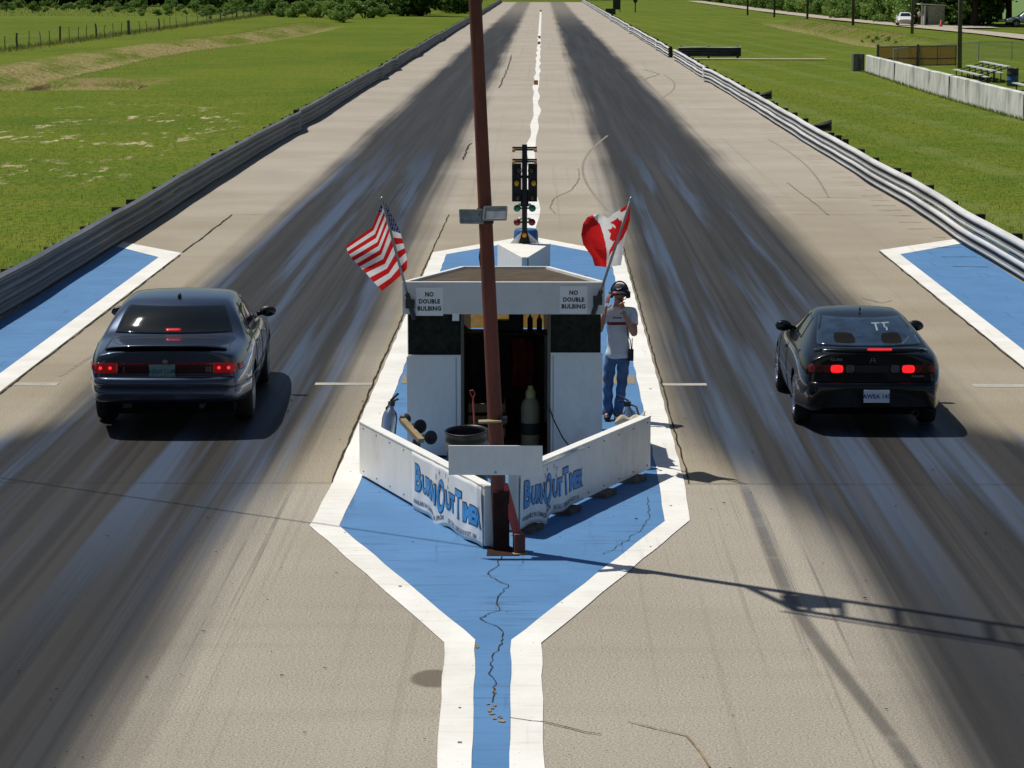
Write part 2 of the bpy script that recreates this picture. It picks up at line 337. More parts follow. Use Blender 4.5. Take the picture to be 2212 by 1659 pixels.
rc = k.mix(k.mul(k.ss(st2, 0.44, 0.62, 0, 0.75), k.ss(Y, 95, 45, 0.35, 1.0)), rc, (0.013, 0.013, 0.014))
rc = k.mix(k.mul(sky_sheen, 0.80), rc, (0.058, 0.086, 0.140))  # bluish sky reflection on the polished rubber, painted into its colour
rc = k.mix(k.mul(k.ss(n_gr, 0.5, 0.75, 0, 0.35), near), rc, (0.085, 0.08, 0.072))
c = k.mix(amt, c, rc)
# oil stain left of the stem
sx = k.math('MULTIPLY', k.math('SUBTRACT', X, -0.80), 1 / 0.19); sy = k.math('MULTIPLY', k.math('SUBTRACT', Y, 20.2), 1 / 0.27)
rr = k.math('ADD', k.math('MULTIPLY', sx, sx), k.math('MULTIPLY', sy, sy))
c = k.mix(k.mul(k.ss(k.math('ADD', rr, k.mul(n_g2, 0.4)), 0.9, 1.45, 1, 0), 0.75), c, (0.095, 0.078, 0.055))
k.color(c)
k.rough(k.math('SUBTRACT', 0.88, k.mul(amt, k.math('ADD', 0.24, k.mul(dens, 0.12)))))
k.spec(0.12); k.bump(n_gr, 0.5, 0.008); M['track'] = k.m

def paint_mat(name, c, c2, wear, under=(0.27, 0.235, 0.175), dust=0.35):
    k = NT(name); X, Y, Z = k.sep(k.pos)
    n1 = k.noise(k.pos, 1.1, 5, 0.6); n2 = k.noise(k.scale(k.pos, 3.5, 13, 1), 1.0, 5, 0.72); n3 = k.noise(k.pos, 50, 2)
    cc = k.mix(k.ss(n1, 0.3, 0.7), c, c2)
    cc = k.mix(k.ss(n3, 0.55, 0.8, 0, 0.30), cc, tuple(x * 0.55 for x in c))
    cc = k.mix(k.ss(n2, 0.66 - wear, 0.80 - wear * 0.6, 0, 0.75), cc, under)
    # tyre dust carried over the paint along the lanes
    s = k.noise(k.scale(k.pos, 1.4, 11.0, 0), 1.0, 4, 0.65); big = k.noise(k.pos, 0.55, 3, 0.6)
    cc = k.mix(k.mul(k.ss(s, 0.50, 0.72, 0, dust), k.ss(big, 0.38, 0.62, 0.25, 1.0)), cc, tuple(x * 0.40 + 0.012 for x in c))
    s2 = k.noise(k.scale(k.pos, 7.0, 0.5, 0), 1.0, 3, 0.6)
    cc = k.mix(k.ss(s2, 0.60, 0.75, 0, dust * 0.6), cc, tuple(x * 0.35 + 0.01 for x in c))
    sp = k.noise(k.pos, 22, 2, 0.5); cc = k.mix(k.ss(sp, 0.70, 0.76, 0, 0.8), cc, tuple(x * 0.7 for x in under))
    k.color(cc); k.rough(0.7); k.spec(0.3); return k.m
M['p_white'] = paint_mat('white_ground_paint', (0.78, 0.77, 0.73), (0.68, 0.66, 0.61), 0.045, (0.45, 0.42, 0.36))
M['p_worn'] = paint_mat('worn_white_ground_paint', (0.44, 0.42, 0.37), (0.36, 0.34, 0.29), 0.20)
M['p_blue'] = paint_mat('blue_ground_paint', (0.070, 0.185, 0.370), (0.086, 0.215, 0.425), 0.03, (0.16, 0.16, 0.15), 0.75)
M['p_tan'] = paint_mat('bare_tan_strip', (0.25, 0.21, 0.15), (0.22, 0.18, 0.125), 0.0)
M['crack'] = mat('dark_crack', (0.04, 0.033, 0.025), 0.95, 0.3, spec=0.1)
M['crack_faint'] = mat('faint_scuff_line', (0.17, 0.15, 0.12), 0.95, 0.3, spec=0.1)
M['scuff_dark'] = mat('thin_tyre_scuff', (0.245, 0.215, 0.175), 0.9, 0.35, 9, spec=0.1)
M['crack_tan'] = mat('sandy_crack_fill', (0.25, 0.19, 0.12), 0.95, 0.3, spec=0.1)
M['gravel'] = mat('pale_gravel_road', (0.40, 0.35, 0.285), 0.95, 0.2, 2.5, dirt=(0.24, 0.22, 0.15), dirt_amt=0.5, spec=0.1)
M['beans'] = mat('pale_crop_rows', (0.14, 0.22, 0.08), 0.95, 0.35, 0.9, spec=0.05)

# ------------------------------------------------------------------ mesh helper
class MB:
    def __init__(s): s.v = []; s.f = []; s.m = []
    def add(s, vs, fs, mi=0):
        o = len(s.v); s.v += [Vector(v) for v in vs]
        for f in fs: s.f.append([i + o for i in f]); s.m.append(mi)
        return s
    def box(s, c, size, rot=None, mi=0):
        x, y, z = (q / 2 for q in size); c = Vector(c)
        vs = [Vector(p) for p in ((-x, -y, -z), (x, -y, -z), (x, y, -z), (-x, y, -z), (-x, -y, z), (x, -y, z), (x, y, z), (-x, y, z))]
        if rot is not None:
            m = rot if isinstance(rot, Matrix) else Euler(rot).to_matrix()
            vs = [m @ v for v in vs]
        return s.add([v + c for v in vs], [(0, 3, 2, 1), (4, 5, 6, 7), (0, 1, 5, 4), (1, 2, 6, 5), (2, 3, 7, 6), (3, 0, 4, 7)], mi)
    def beam(s, p0, p1, wd, ht, mi=0, upv=(0, 0, 1)):
        p0, p1 = Vector(p0), Vector(p1); d = (p1 - p0); L = d.length; d.normalize()
        u = Vector(upv)
        if abs(d.dot(u)) > 0.98: u = Vector((0, 1, 0))
        x = d.cross(u).normalized(); z = x.cross(d)
        m = Matrix((x, d, z)).transposed()
        return s.box((p0 + p1) / 2, (wd, L, ht), m, mi)
    def tube(s, pts, r, n=8, mi=0, caps=True):
        pts = [Vector(p) for p in pts]; rs = r if isinstance(r, (list, tuple)) else [r] * len(pts)
        rings = []; vs = []
        prev = None
        for i, p in enumerate(pts):
            d = (pts[min(i + 1, len(pts) - 1)] - pts[max(i - 1, 0)]).normalized()
            if prev is None:
                a = d.cross(Vector((0, 0, 1)))
                if a.length < 0.05: a = d.cross(Vector((0, 1, 0)))
                a.normalize()
            else:
                a = (prev - d * prev.dot(d)).normalized()
            prev = a; b = d.cross(a)
            for j in range(n):
                t = 2 * math.pi * j / n
                vs.append(p + (a * math.cos(t) + b * math.sin(t)) * rs[i])
        fs = []
        for i in range(len(pts) - 1):
            for j in range(n):
                fs.append((i * n + j, i * n + (j + 1) % n, (i + 1) * n + (j + 1) % n, (i + 1) * n + j))
        if caps:
            fs.append(tuple(range(n - 1, -1, -1))); fs.append(tuple((len(pts) - 1) * n + j for j in range(n)))
        return s.add(vs, fs, mi)
    def lathe(s, c, axis, prof, n=20, mi=0):
        """prof: (radius, height along axis)"""
        ax = Vector(axis).normalized(); a = ax.cross(Vector((0, 0, 1)))
        if a.length < 0.05: a = ax.cross(Vector((0, 1, 0)))
        a.normalize(); b = ax.cross(a); c = Vector(c); vs = []; fs = []
        for r, h in prof:
            for j in range(n):
                t = 2 * math.pi * j / n
                vs.append(c + ax * h + (a * math.cos(t) + b * math.sin(t)) * r)
        for i in range(len(prof) - 1):
            for j in range(n):
                fs.append((i * n + j, i * n + (j + 1) % n, (i + 1) * n + (j + 1) % n, (i + 1) * n + j))
        return s.add(vs, fs, mi)
    def ell(s, c, r, nu=14, nv=8, mi=0, rot=None):
        c = Vector(c); vs = []; fs = []
        m = Euler(rot).to_matrix() if rot else None
        for i in range(nv + 1):
            ph = math.pi * i / nv
            for j in range(nu):
                th = 2 * math.pi * j / nu
                p = Vector((r[0] * math.sin(ph) * math.cos(th), r[1] * math.sin(ph) * math.sin(th), r[2] * math.cos(ph)))
                vs.append(c + (m @ p if m else p))
        for i in range(nv):
            for j in range(nu):
                fs.append((i * nu + j, (i + 1) * nu + j, (i + 1) * nu + (j + 1) % nu, i * nu + (j + 1) % nu))
        return s.add(vs, fs, mi)
    def prism(s, poly, z0, z1, mi=0):
        n = len(poly)
        vs = [(x, y, z0) for x, y in poly] + [(x, y, z1) for x, y in poly]
        fs = [tuple(range(n - 1, -1, -1)), tuple(range(n, 2 * n))]
        for i in range(n): fs.append((i, (i + 1) % n, n + (i + 1) % n, n + i))
        return s.add(vs, fs, mi)
    def hexa(s, b4, t4, mi=0):
        return s.add(list(b4) + list(t4), [(3, 2, 1, 0), (4, 5, 6, 7), (0, 1, 5, 4), (1, 2, 6, 5), (2, 3, 7, 6), (3, 0, 4, 7)], mi)
    def grid(s, fn, nu, nv, mi=0):
        vs = [fn(i / nu, j / nv) for j in range(nv + 1) for i in range(nu + 1)]
        fs = [(j * (nu + 1) + i, j * (nu + 1) + i + 1, (j + 1) * (nu + 1) + i + 1, (j + 1) * (nu + 1) + i) for j in range(nv) for i in range(nu)]
        return s.add(vs, fs, mi)
    def build(s, name, mats, parent=None, smooth=False, org=None, bevel=0.0, fix=True):
        if not isinstance(mats, (list, tuple)): mats = [mats]
        if org is None and parent is not None and 'org' in ORG.get(parent.name, {}): org = ORG[parent.name]['org']
        o_ = Vector(org) if org is not None else Vector((0, 0, 0))
        me = bpy.data.meshes.new(name)
        me.from_pydata([tuple(v - o_) for v in s.v], [], s.f)
        for m in mats: me.materials.append(M[m] if isinstance(m, str) else m)
        me.polygons.foreach_set('material_index', s.m)
        if fix:
            bm = bmesh.new(); bm.from_mesh(me); bmesh.ops.recalc_face_normals(bm, faces=bm.faces); bm.to_mesh(me); bm.free()
        if smooth:
            me.polygons.foreach_set('use_smooth', [True] * len(me.polygons))
        me.update()
        o = bpy.data.objects.new(name, me); col.objects.link(o)
        if parent is not None: o.parent = parent
        if bevel:
            b = o.modifiers.new('bevel', 'BEVEL'); b.width = bevel; b.segments = 2; b.limit_method = 'ANGLE'; b.angle_limit = R(40)
        return o
ORG = {}

def thing(name, label, cat, loc=(0, 0, 0), rz=0.0, group=None, world=True):
    """Empty at the thing's base; parts given in world coordinates are moved into its space"""
    o = bpy.data.objects.new(name, None); col.objects.link(o)
    o.location = loc; o.rotation_euler = (0, 0, rz); o.empty_display_size = 0.2
    o['label'] = label; o['category'] = cat
    if group: o['group'] = group
    ORG[o.name] = {'org': Vector(loc)} if world else {}
    return o
def tag(o, label, cat, group=None):
    o['label'] = label; o['category'] = cat
    if group: o['group'] = group
    return o
def structure(o): o['kind'] = 'structure'; return o
def stuff(o, label, cat):
    o['kind'] = 'stuff'; o['label'] = label; o['category'] = cat; return o
def dup(root, loc, rz=None, label=None):
    r = root.copy(); col.objects.link(r); r.location = loc
    if rz is not None: r.rotation_euler = (0, 0, rz)
    if label: r['label'] = label
    for ch in list(root.children):
        c = ch.copy(); col.objects.link(c); c.parent = r
        for g in list(ch.children):
            d = g.copy(); col.objects.link(d); d.parent = c
    return r

def text_geo(txt, size=1.0, bold=0.0, extrude=0.0, align='CENTER', line=1.0, space=1.0):
    cu = bpy.data.curves.new('lettering', 'FONT'); cu.body = txt; cu.size = size; cu.offset = bold
    cu.extrude = extrude; cu.align_x = align; cu.align_y = 'CENTER'; cu.space_line = line; cu.space_character = space
    cu.resolution_u = 3
    ob = bpy.data.objects.new('lettering', cu); col.objects.link(ob)
    dg = bpy.context.evaluated_depsgraph_get(); dg.update()
    me = bpy.data.meshes.new_from_object(ob.evaluated_get(dg))
    vs = [v.co.copy() for v in me.vertices]; fs = [tuple(p.vertices) for p in me.polygons]
    bpy.data.objects.remove(ob); bpy.data.curves.remove(cu); bpy.data.meshes.remove(me)
    return vs, fs

def put_text(mb, txt, origin, xdir, ydir, size, bold=0.0, mi=0, align='CENTER', line=1.0, extrude=0.001, sx=1.0, space=1.0):
    vs, fs = text_geo(txt, size, bold, extrude, align, line, space)
    x = Vector(xdir).normalized(); y = Vector(ydir).normalized(); z = x.cross(y)
    o = Vector(origin)
    mb.add([o + x * v.x * sx + y * v.y + z * v.z for v in vs], fs, mi); return mb

# ------------------------------------------------------------------ terrain
def ground_z(x, y):
    z = -0.03
    q_ = max(0.0, min(1.0, (y - 185) / 80.0)); xc = -27.6 + 4.2 * q_ * q_ * (3 - 2 * q_)
    if 90 < y < 340:
        f = min(1, (y - 90) / 20.0, (340 - y) / 30.0)
        d = x - xc
        z -= 0.45 * f * math.exp(-(d / 1.5) ** 2)
        z += 0.22 * f * math.exp(-((d + 3.4) / 1.6) ** 2)
    hx = (x + 23.6 + 0.8 * math.sin(y * 0.5 + 1)) / 4.2; hy = (y - 136 + 0.9 * math.sin(x * 0.7)) / 7.0; q = math.sqrt(hx ** 4 + hy ** 4)
    if q < 2:
        w_ = (math.sqrt(q) - 0.82) / 0.24 if y > 136 else (math.sqrt(q) - 0.45) / 0.6
        w_ = max(0.0, min(1.0, w_)); z -= (0.50 + 0.22 * math.sin(x * 0.9 + 0.6)) * (1 - w_ * w_ * (3 - 2 * w_))
    if 200 < y < 360 and 20 < x < 40:
        z += (0.40 * math.exp(-((x - 30.8) / 1.5) ** 2) - 0.55 * math.exp(-((x - 27.3) / 1.9) ** 2)) * min(1, (y - 200) / 30, (360 - y) / 30)
    if abs(x) > 9.5: z += 0.05 * math.sin(x * 0.37 + 1.3) * math.sin(y * 0.09)
    return z
def axis_list(parts):
    out = []
    for a, b, n in parts:
        out += [a + (b - a) * i / n for i in range(n)]
    out.append(parts[-1][1]); return out
xs = axis_list([(-2500, -300, 6), (-300, -60, 10), (-60, -34, 13), (-34, -16, 48), (-16, -8.2, 8), (-8.2, 8.2, 4), (8.2, 20, 8), (20, 42, 28), (42, 60, 8), (60, 300, 10), (300, 2500, 6)])
ys = axis_list([(-300, 0, 6), (0, 90, 18), (90, 125, 35), (125, 150, 76), (150, 160, 10), (160, 360, 80), (360, 660, 30), (660, 3500, 10)])
mb = MB()
mb.v = [Vector((x, y, ground_z(x, y) if -70 < x < 70 else -0.03)) for y in ys for x in xs]
nx = len(xs)
mb.f = [[j * nx + i, j * nx + i + 1, (j + 1) * nx + i + 1, (j + 1) * nx + i] for j in range(len(ys) - 1) for i in range(nx - 1)]
mb.m = [0] * len(mb.f)
structure(mb.build('ground', 'grass', smooth=True, fix=False))

# track: one sheet, slightly above the grass, ragged edges under the rails
mb = MB(); tys = [0 + 3 * i for i in range(0, 195)]
rng = random.Random(5)
vs = []
for y in tys:
    l = -8.75 + rng.uniform(-0.12, 0.12); r = 8.75 + rng.uniform(-0.12, 0.12)
    vs += [(l, y, -0.05), (l + 0.05, y, 0.0), (r - 0.05, y, 0.0), (r, y, -0.05)]
fs = []
for i in range(len(tys) - 1):
    for j in range(3): fs.append((i * 4 + j, i * 4 + j + 1, (i + 1) * 4 + j + 1, (i + 1) * 4 + j))
mb.add(vs, fs); structure(mb.build('track', 'track', fix=False))

def flat(name, polys, m, z):
    mb = MB()
    for p in polys: mb.add([(x, y, z) for x, y in p], [tuple(range(len(p)))])
    bm_o = mb.build(name, m, fix=False)
    me = bm_o.data
    for p in me.polygons:
        if p.normal.z < 0: p.flip()
    return structure(bm_o)

# island: white outline ring + blue fill
outL = [(-0.70, 4.0), (-0.70, 17.8), (-0.765, 21.3), (-2.235, 26.0), (-2.19, 28.3), (-2.15, 36), (-2.09, 52.6)]
outR = [(0.045, 4.0), (0.02, 17.8), (0.005, 21.3), (1.45, 26.3), (1.50, 28.3), (1.53, 36), (1.56, 52.4)]
inL = [(-0.455, 4.0), (-0.462, 17.8), (-0.525, 21.4), (-1.955, 26.0), (-1.90, 28.3), (-1.87, 36), (-1.82, 52.2)]
inR = [(-0.20, 4.0), (-0.208, 17.8), (-0.237, 21.4), (1.20, 26.25), (1.235, 28.3), (1.26, 36), (1.30, 52.0)]
tipO, tipI = (-0.28, 56.0), (-0.28, 55.1)
ring = []
for a, b in ((outL, inL), (outR, inR)):
    for i in range(len(a) - 1):
        # subdivide edges with a wavering hand-painted border
        n = max(1, int(abs(a[i + 1][1] - a[i][1]) / 0.35)); 
        for q in range(n):
            t0, t1 = q / n, (q + 1) / n
            def lp(p, t, s):
                x = p[i][0] + (p[i + 1][0] - p[i][0]) * t; y = p[i][1] + (p[i + 1][1] - p[i][1]) * t
                return (x + 0.005 * math.sin(y * 4.3 + s) + 0.003 * math.sin(y * 11.7 + s * 2), y)
            ring.append([lp(a, t0, 0), lp(a, t1, 0), lp(b, t1, 2), lp(b, t0, 2)])
ring.append([outL[-1], tipO, tipI, inL[-1]]); ring.append([outR[-1], tipO, tipI, inR[-1]])
flat('island_outline', ring, 'p_white', 0.008)
blue = []
for i in range(len(inL) - 1): blue.append([inL[i], inR[i], inR[i + 1], inL[i + 1]])
blue.append([inL[-1], inR[-1], tipI])
flat('island_paint', blue, 'p_blue', 0.004)
flat('stage_strip', [[(-1.83, 35.35), (1.22, 35.35), (1.24, 36.15), (-1.84, 36.15)]], 'p_tan', 0.0085)
# blue boxes at the guard rails and their white border
flat('left_box_paint', [[(-8.35, 22), (-7.08, 22), (-7.08, 52.0), (-8.35, 54.2)]], 'p_blue', 0.004)
flat('left_box_outline', [[(-7.24, 22), (-6.92, 22), (-6.92, 52.4), (-7.24, 51.6)], [(-7.24, 51.6), (-6.92, 52.4), (-8.36, 54.6), (-8.36, 53.7)]], 'p_white', 0.008)
flat('right_box_paint', [[(8.35, 22), (6.70, 22), (6.70, 52.7), (8.35, 54.9)]], 'p_blue', 0.004)
flat('right_box_outline', [[(6.85, 22), (6.55, 22), (6.55, 53.1), (6.85, 52.3)], [(6.85, 52.3), (6.55, 53.1), (8.36, 55.4), (8.36, 54.5)]], 'p_white', 0.008)
# start line stubs, 1/8 and 1/4 mile lines
flat('start_line', [[(-6.88, 35.15), (-6.3, 35.15), (-6.3, 35.42), (-6.88, 35.42)], [(-2.95, 35.25), (-2.2, 35.25), (-2.2, 35.45), (-2.95, 35.45)],
                    [(1.55, 35.25), (2.15, 35.25), (2.15, 35.45), (1.55, 35.45)], [(5.6, 35.15), (6.51, 35.15), (6.51, 35.42), (5.6, 35.42)]], 'p_worn', 0.004)
flat('finish_line', [[(-8.2, 232), (-5.8, 232), (-5.8, 233.4), (-8.2, 233.4)], [(-2.4, 232), (0.9, 232), (0.9, 233.4), (-2.4, 233.4)], [(4.9, 232), (8.3, 232), (8.3, 233.4), (4.9, 233.4)],
                     [(-2.2, 418), (1.6, 418), (1.6, 421), (-2.2, 421)]], 'p_worn', 0.004)
# wavering centre stripe
cl = []
y = 56.0
while y < 420:
    y2 = y + 2.2
    def cw(q): return -0.27 + 0.06 * math.sin(q * 0.13) * math.exp(-((q - 75) / 60) ** 2) + 0.03 * math.sin(q * 0.41 + 1) + 0.0002 * (q - 56)
    def ww(q): return 0.125 + 0.03 * math.sin(q * 0.53)
    cl.append([(cw(y) - ww(y), y), (cw(y) + ww(y), y), (cw(y2) + ww(y2), y2), (cw(y2) - ww(y2), y2)]); y = y2
flat('centre_line', cl, 'p_white', 0.006)

# cracks, joints and short dark dashes on the pavement
mb = MB(); rng = random.Random(3)
def crack(pts, wd, z=0.0115, jit=0.03, mi=0, step=0.25):
    P = []
    for i in range(len(pts) - 1):
        a, b = Vector(pts[i]), Vector(pts[i + 1]); n = max(1, int((b - a).length / step))
        for q in range(n): P.append(a + (b - a) * q / n)
    P.append(Vector(pts[-1]))
    P = [p + Vector((rng.uniform(-jit, jit), rng.uniform(-jit, jit))) for p in P]
    for i in range(len(P) - 1):
        d = (P[i + 1] - P[i]); 
        if d.length < 1e-4: continue
        nrm = Vector((-d.y, d.x)).normalized(); w0 = wd * rng.uniform(0.5, 1.2); w1 = wd * rng.uniform(0.5, 1.2)
        a, b = P[i], P[i + 1]
        mb.add([(a.x - nrm.x * w0, a.y - nrm.y * w0, z), (a.x + nrm.x * w0, a.y + nrm.y * w0, z), (b.x + nrm.x * w1, b.y + nrm.y * w1, z), (b.x - nrm.x * w1, b.y - nrm.y * w1, z)], [(0, 1, 2, 3)], mi)
def gp(*pts): return [G(x, y).xy for x, y in pts]
S4 = 1 / 2.356
def c4(x, y): return ((1000 + x * S4) * 0.72, (1600 + y * S4) * 0.72)
crack(gp(*[c4(*p) for p in ((1200, 165), (1150, 240), (1085, 290), (1165, 350), (1240, 372), (1180, 430), (1145, 495), (1170, 550), (1100, 570), (1045, 610), (1090, 640), (1160, 665), (1200, 720), (1190, 800), (1120, 870), (1110, 1000), (1145, 1060), (1130, 1200))]), 0.0048, jit=0.016, step=0.07)
crack(gp(*[c4(*p) for p in ((1250, 1310), (1400, 1335), (1500, 1340), (1650, 1380), (1760, 1410), (1885, 1430))]), 0.006, jit=0.01, step=0.12)
crack(gp((1357, 1560), (1420, 1575), (1480, 1590), (1515, 1625), (1530, 1659)), 0.008, jit=0.012, mi=1)
for p in ((1135, 1120), (1130, 1215), (1120, 1280), (1160, 1315), (1200, 1335), (1025, 800)):
    a = G(*c4(*p)); [mb.add([(a.x + ox + 0.016 * math.cos(t) * rng.uniform(.3, 1.4), a.y + oy + 0.03 * math.sin(t) * rng.uniform(.3, 1.4), 0.0108 + 0.0003 * q_) for t in np.linspace(0, 6.28, 12)[:-1]], [tuple(range(11))], 1) for q_, (ox, oy) in enumerate([(rng.gauss(0, .022), rng.gauss(0, .045)) for _ in range(3)])]
crack([(-8.3, 28.26), (-2.2, 28.24)], 0.007, jit=0.012); crack([(1.5, 28.24), (8.3, 28.26)], 0.007, jit=0.012)
crack([(-2.2, 28.26), (-2.2, 36), (-2.12, 52.6), (-2.07, 61)], 0.011, jit=0.010, step=0.3)
crack([(1.55, 28.26), (1.57, 36), (1.60, 52.6), (1.63, 55)], 0.011, jit=0.010, step=0.3)
crack([(-6.89, 30), (-6.89, 52)], 0.012, jit=0.012, step=0.5); crack([(6.52, 30), (6.52, 52.8)], 0.015, jit=0.012, step=0.5)
crack([(-6.9, 61), (-6.9, 52.5)], 0.018, jit=0.015, step=0.6); crack([(-6.9, 61), (-5.6, 61)], 0.02, jit=0.04, step=0.5, mi=2)
crack([(-2.07, 61), (1.7, 61)], 0.014, jit=0.05, step=0.5, mi=2); crack([(5.6, 61.2), (8.3, 61)], 0.018, jit=0.05, step=0.5, mi=2)
crack(gp((1000, 345), (1010, 320), (1018, 310)), 0.028, jit=0.03, step=0.5); crack(gp((1078, 190), (1090, 165), (1100, 140), (1104, 120)), 0.035, jit=0.06, step=1.2)
for yy in (72, 83, 96, 118, 140, 165, 190): crack([(-2.2, yy), (2.0, yy + rng.uniform(-.4, .4))], 0.02, jit=0.05, step=0.6, mi=2)
for yy in (66, 88, 110): crack([(5.5, yy), (8.2, yy + rng.uniform(-.8, .8))], 0.02, jit=0.05, step=0.6, mi=2)
crack(gp((1250, 365), (1252, 385), (1235, 410), (1195, 430), (1188, 450), (1200, 462)), 0.010, jit=0.02, step=0.4, mi=2)
crack(gp((1390, 150), (1425, 160), (1392, 172)), 0.025, jit=0.04, step=0.6, mi=2); crack(gp((1700, 395), (1760, 440), (1790, 465)), 0.012, jit=0.02, step=0.4, mi=2)
crack(gp((1860, 645), (1905, 655), (1930, 650)), 0.012, jit=0.02, mi=2)
crack(gp((1400, 1075), (1402, 1120), (1385, 1145)), 0.0035, jit=0.015, step=0.08); crack(gp((1385, 1145), (1330, 1185), (1300, 1200)), 0.0035, jit=0.02, step=0.08)
yy = 50.0
while yy < 100:
    x0 = 8.25 - rng.uniform(0, .08); crack([(x0, yy), (x0 - rng.uniform(.25, .7), yy + rng.uniform(-.1, .1))], 0.022, jit=0.02, step=0.15); yy += rng.uniform(1.0, 2.2)  # short dark dashes along the foot of the right rail
o = mb.build('pavement_cracks', ['crack', 'crack_tan', 'crack_faint'], fix=False); structure(o)
mb = MB(); rng = random.Random(21)
def tyre(x0, y0, x1, y1, bend, wd, n=26):
    P = [(x0 + (x1 - x0) * t + bend * math.sin(math.pi * t), y0 + (y1 - y0) * t) for t in np.linspace(0, 1, n)]
    for a, b in zip(P[:-1], P[1:]):
        mb.add([(a[0] - wd, a[1], 0.003), (a[0] + wd, a[1], 0.003), (b[0] + wd, b[1], 0.003), (b[0] - wd, b[1], 0.003)], [(0, 1, 2, 3)])
for x0, y0, x1, y1, bd, wd in ((1.5, 62, 2.2, 92, -.7, .035), (5.2, 120, 6.6, 150, .6, .04), (6.9, 66, 7.4, 90, .3, .03), (-6.4, 36, -6.1, 47, .1, .03)): tyre(x0, y0, x1, y1, bd, wd)
structure(mb.build('tyre_marks', 'scuff_dark', fix=False))
# rubber crumbs and twigs lying about
mb = MB(); rng = random.Random(8)
for i in range(260):
    x = rng.uniform(-4.5, 5.0); y = 15 + 22 * rng.random() ** 1.6; 
    a = rng.uniform(-0.5, 0.5); L = rng.choice([0.004, 0.006, 0.008, 0.013]) * rng.uniform(.6, 1.3); wv = L * rng.uniform(0.15, 0.35) + 0.001
    mb.box((x, y, 0.012 + wv * 0.5), (L * 2, wv * 2, wv), (0, 0, a), 0)
stuff(mb.build('rubber_crumbs', 'rubber'), 'scattered dark rubber crumbs and twigs on the pavement', 'debris')

# gravel road on the right, path, crop field
rc = [(33.0, 600), (35, 420), (36.8, 345), (39.8, 292), (41.8, 255), (42.2, 228), (42.5, 190), (44, 120)]
polys = []
for i in range(len(rc) - 1):
    n = 8
    for q in range(n):
        def pt(t): return (rc[i][0] + (rc[i + 1][0] - rc[i][0]) * t, rc[i][1] + (rc[i + 1][1] - rc[i][1]) * t)
        a, b = pt(q / n), pt((q + 1) / n)
        polys.append([(a[0] - 1.7, a[1]), (a[0] + 1.7, a[1]), (b[0] + 1.7, b[1]), (b[0] - 1.7, b[1])])
polys.append([(41.5, 300), (47, 300), (47, 284), (42, 284)])
flat('road', polys, 'gravel', 0.09)
flat('path', [[(8.9, 177.0), (18.2, 176.9), (18.2, 178.2), (8.9, 178.3)]], 'gravel', 0.06)
flat('crop_field', [[(52, 330), (160, 330), (200, 640), (58, 640)]], 'beans', 0.12)

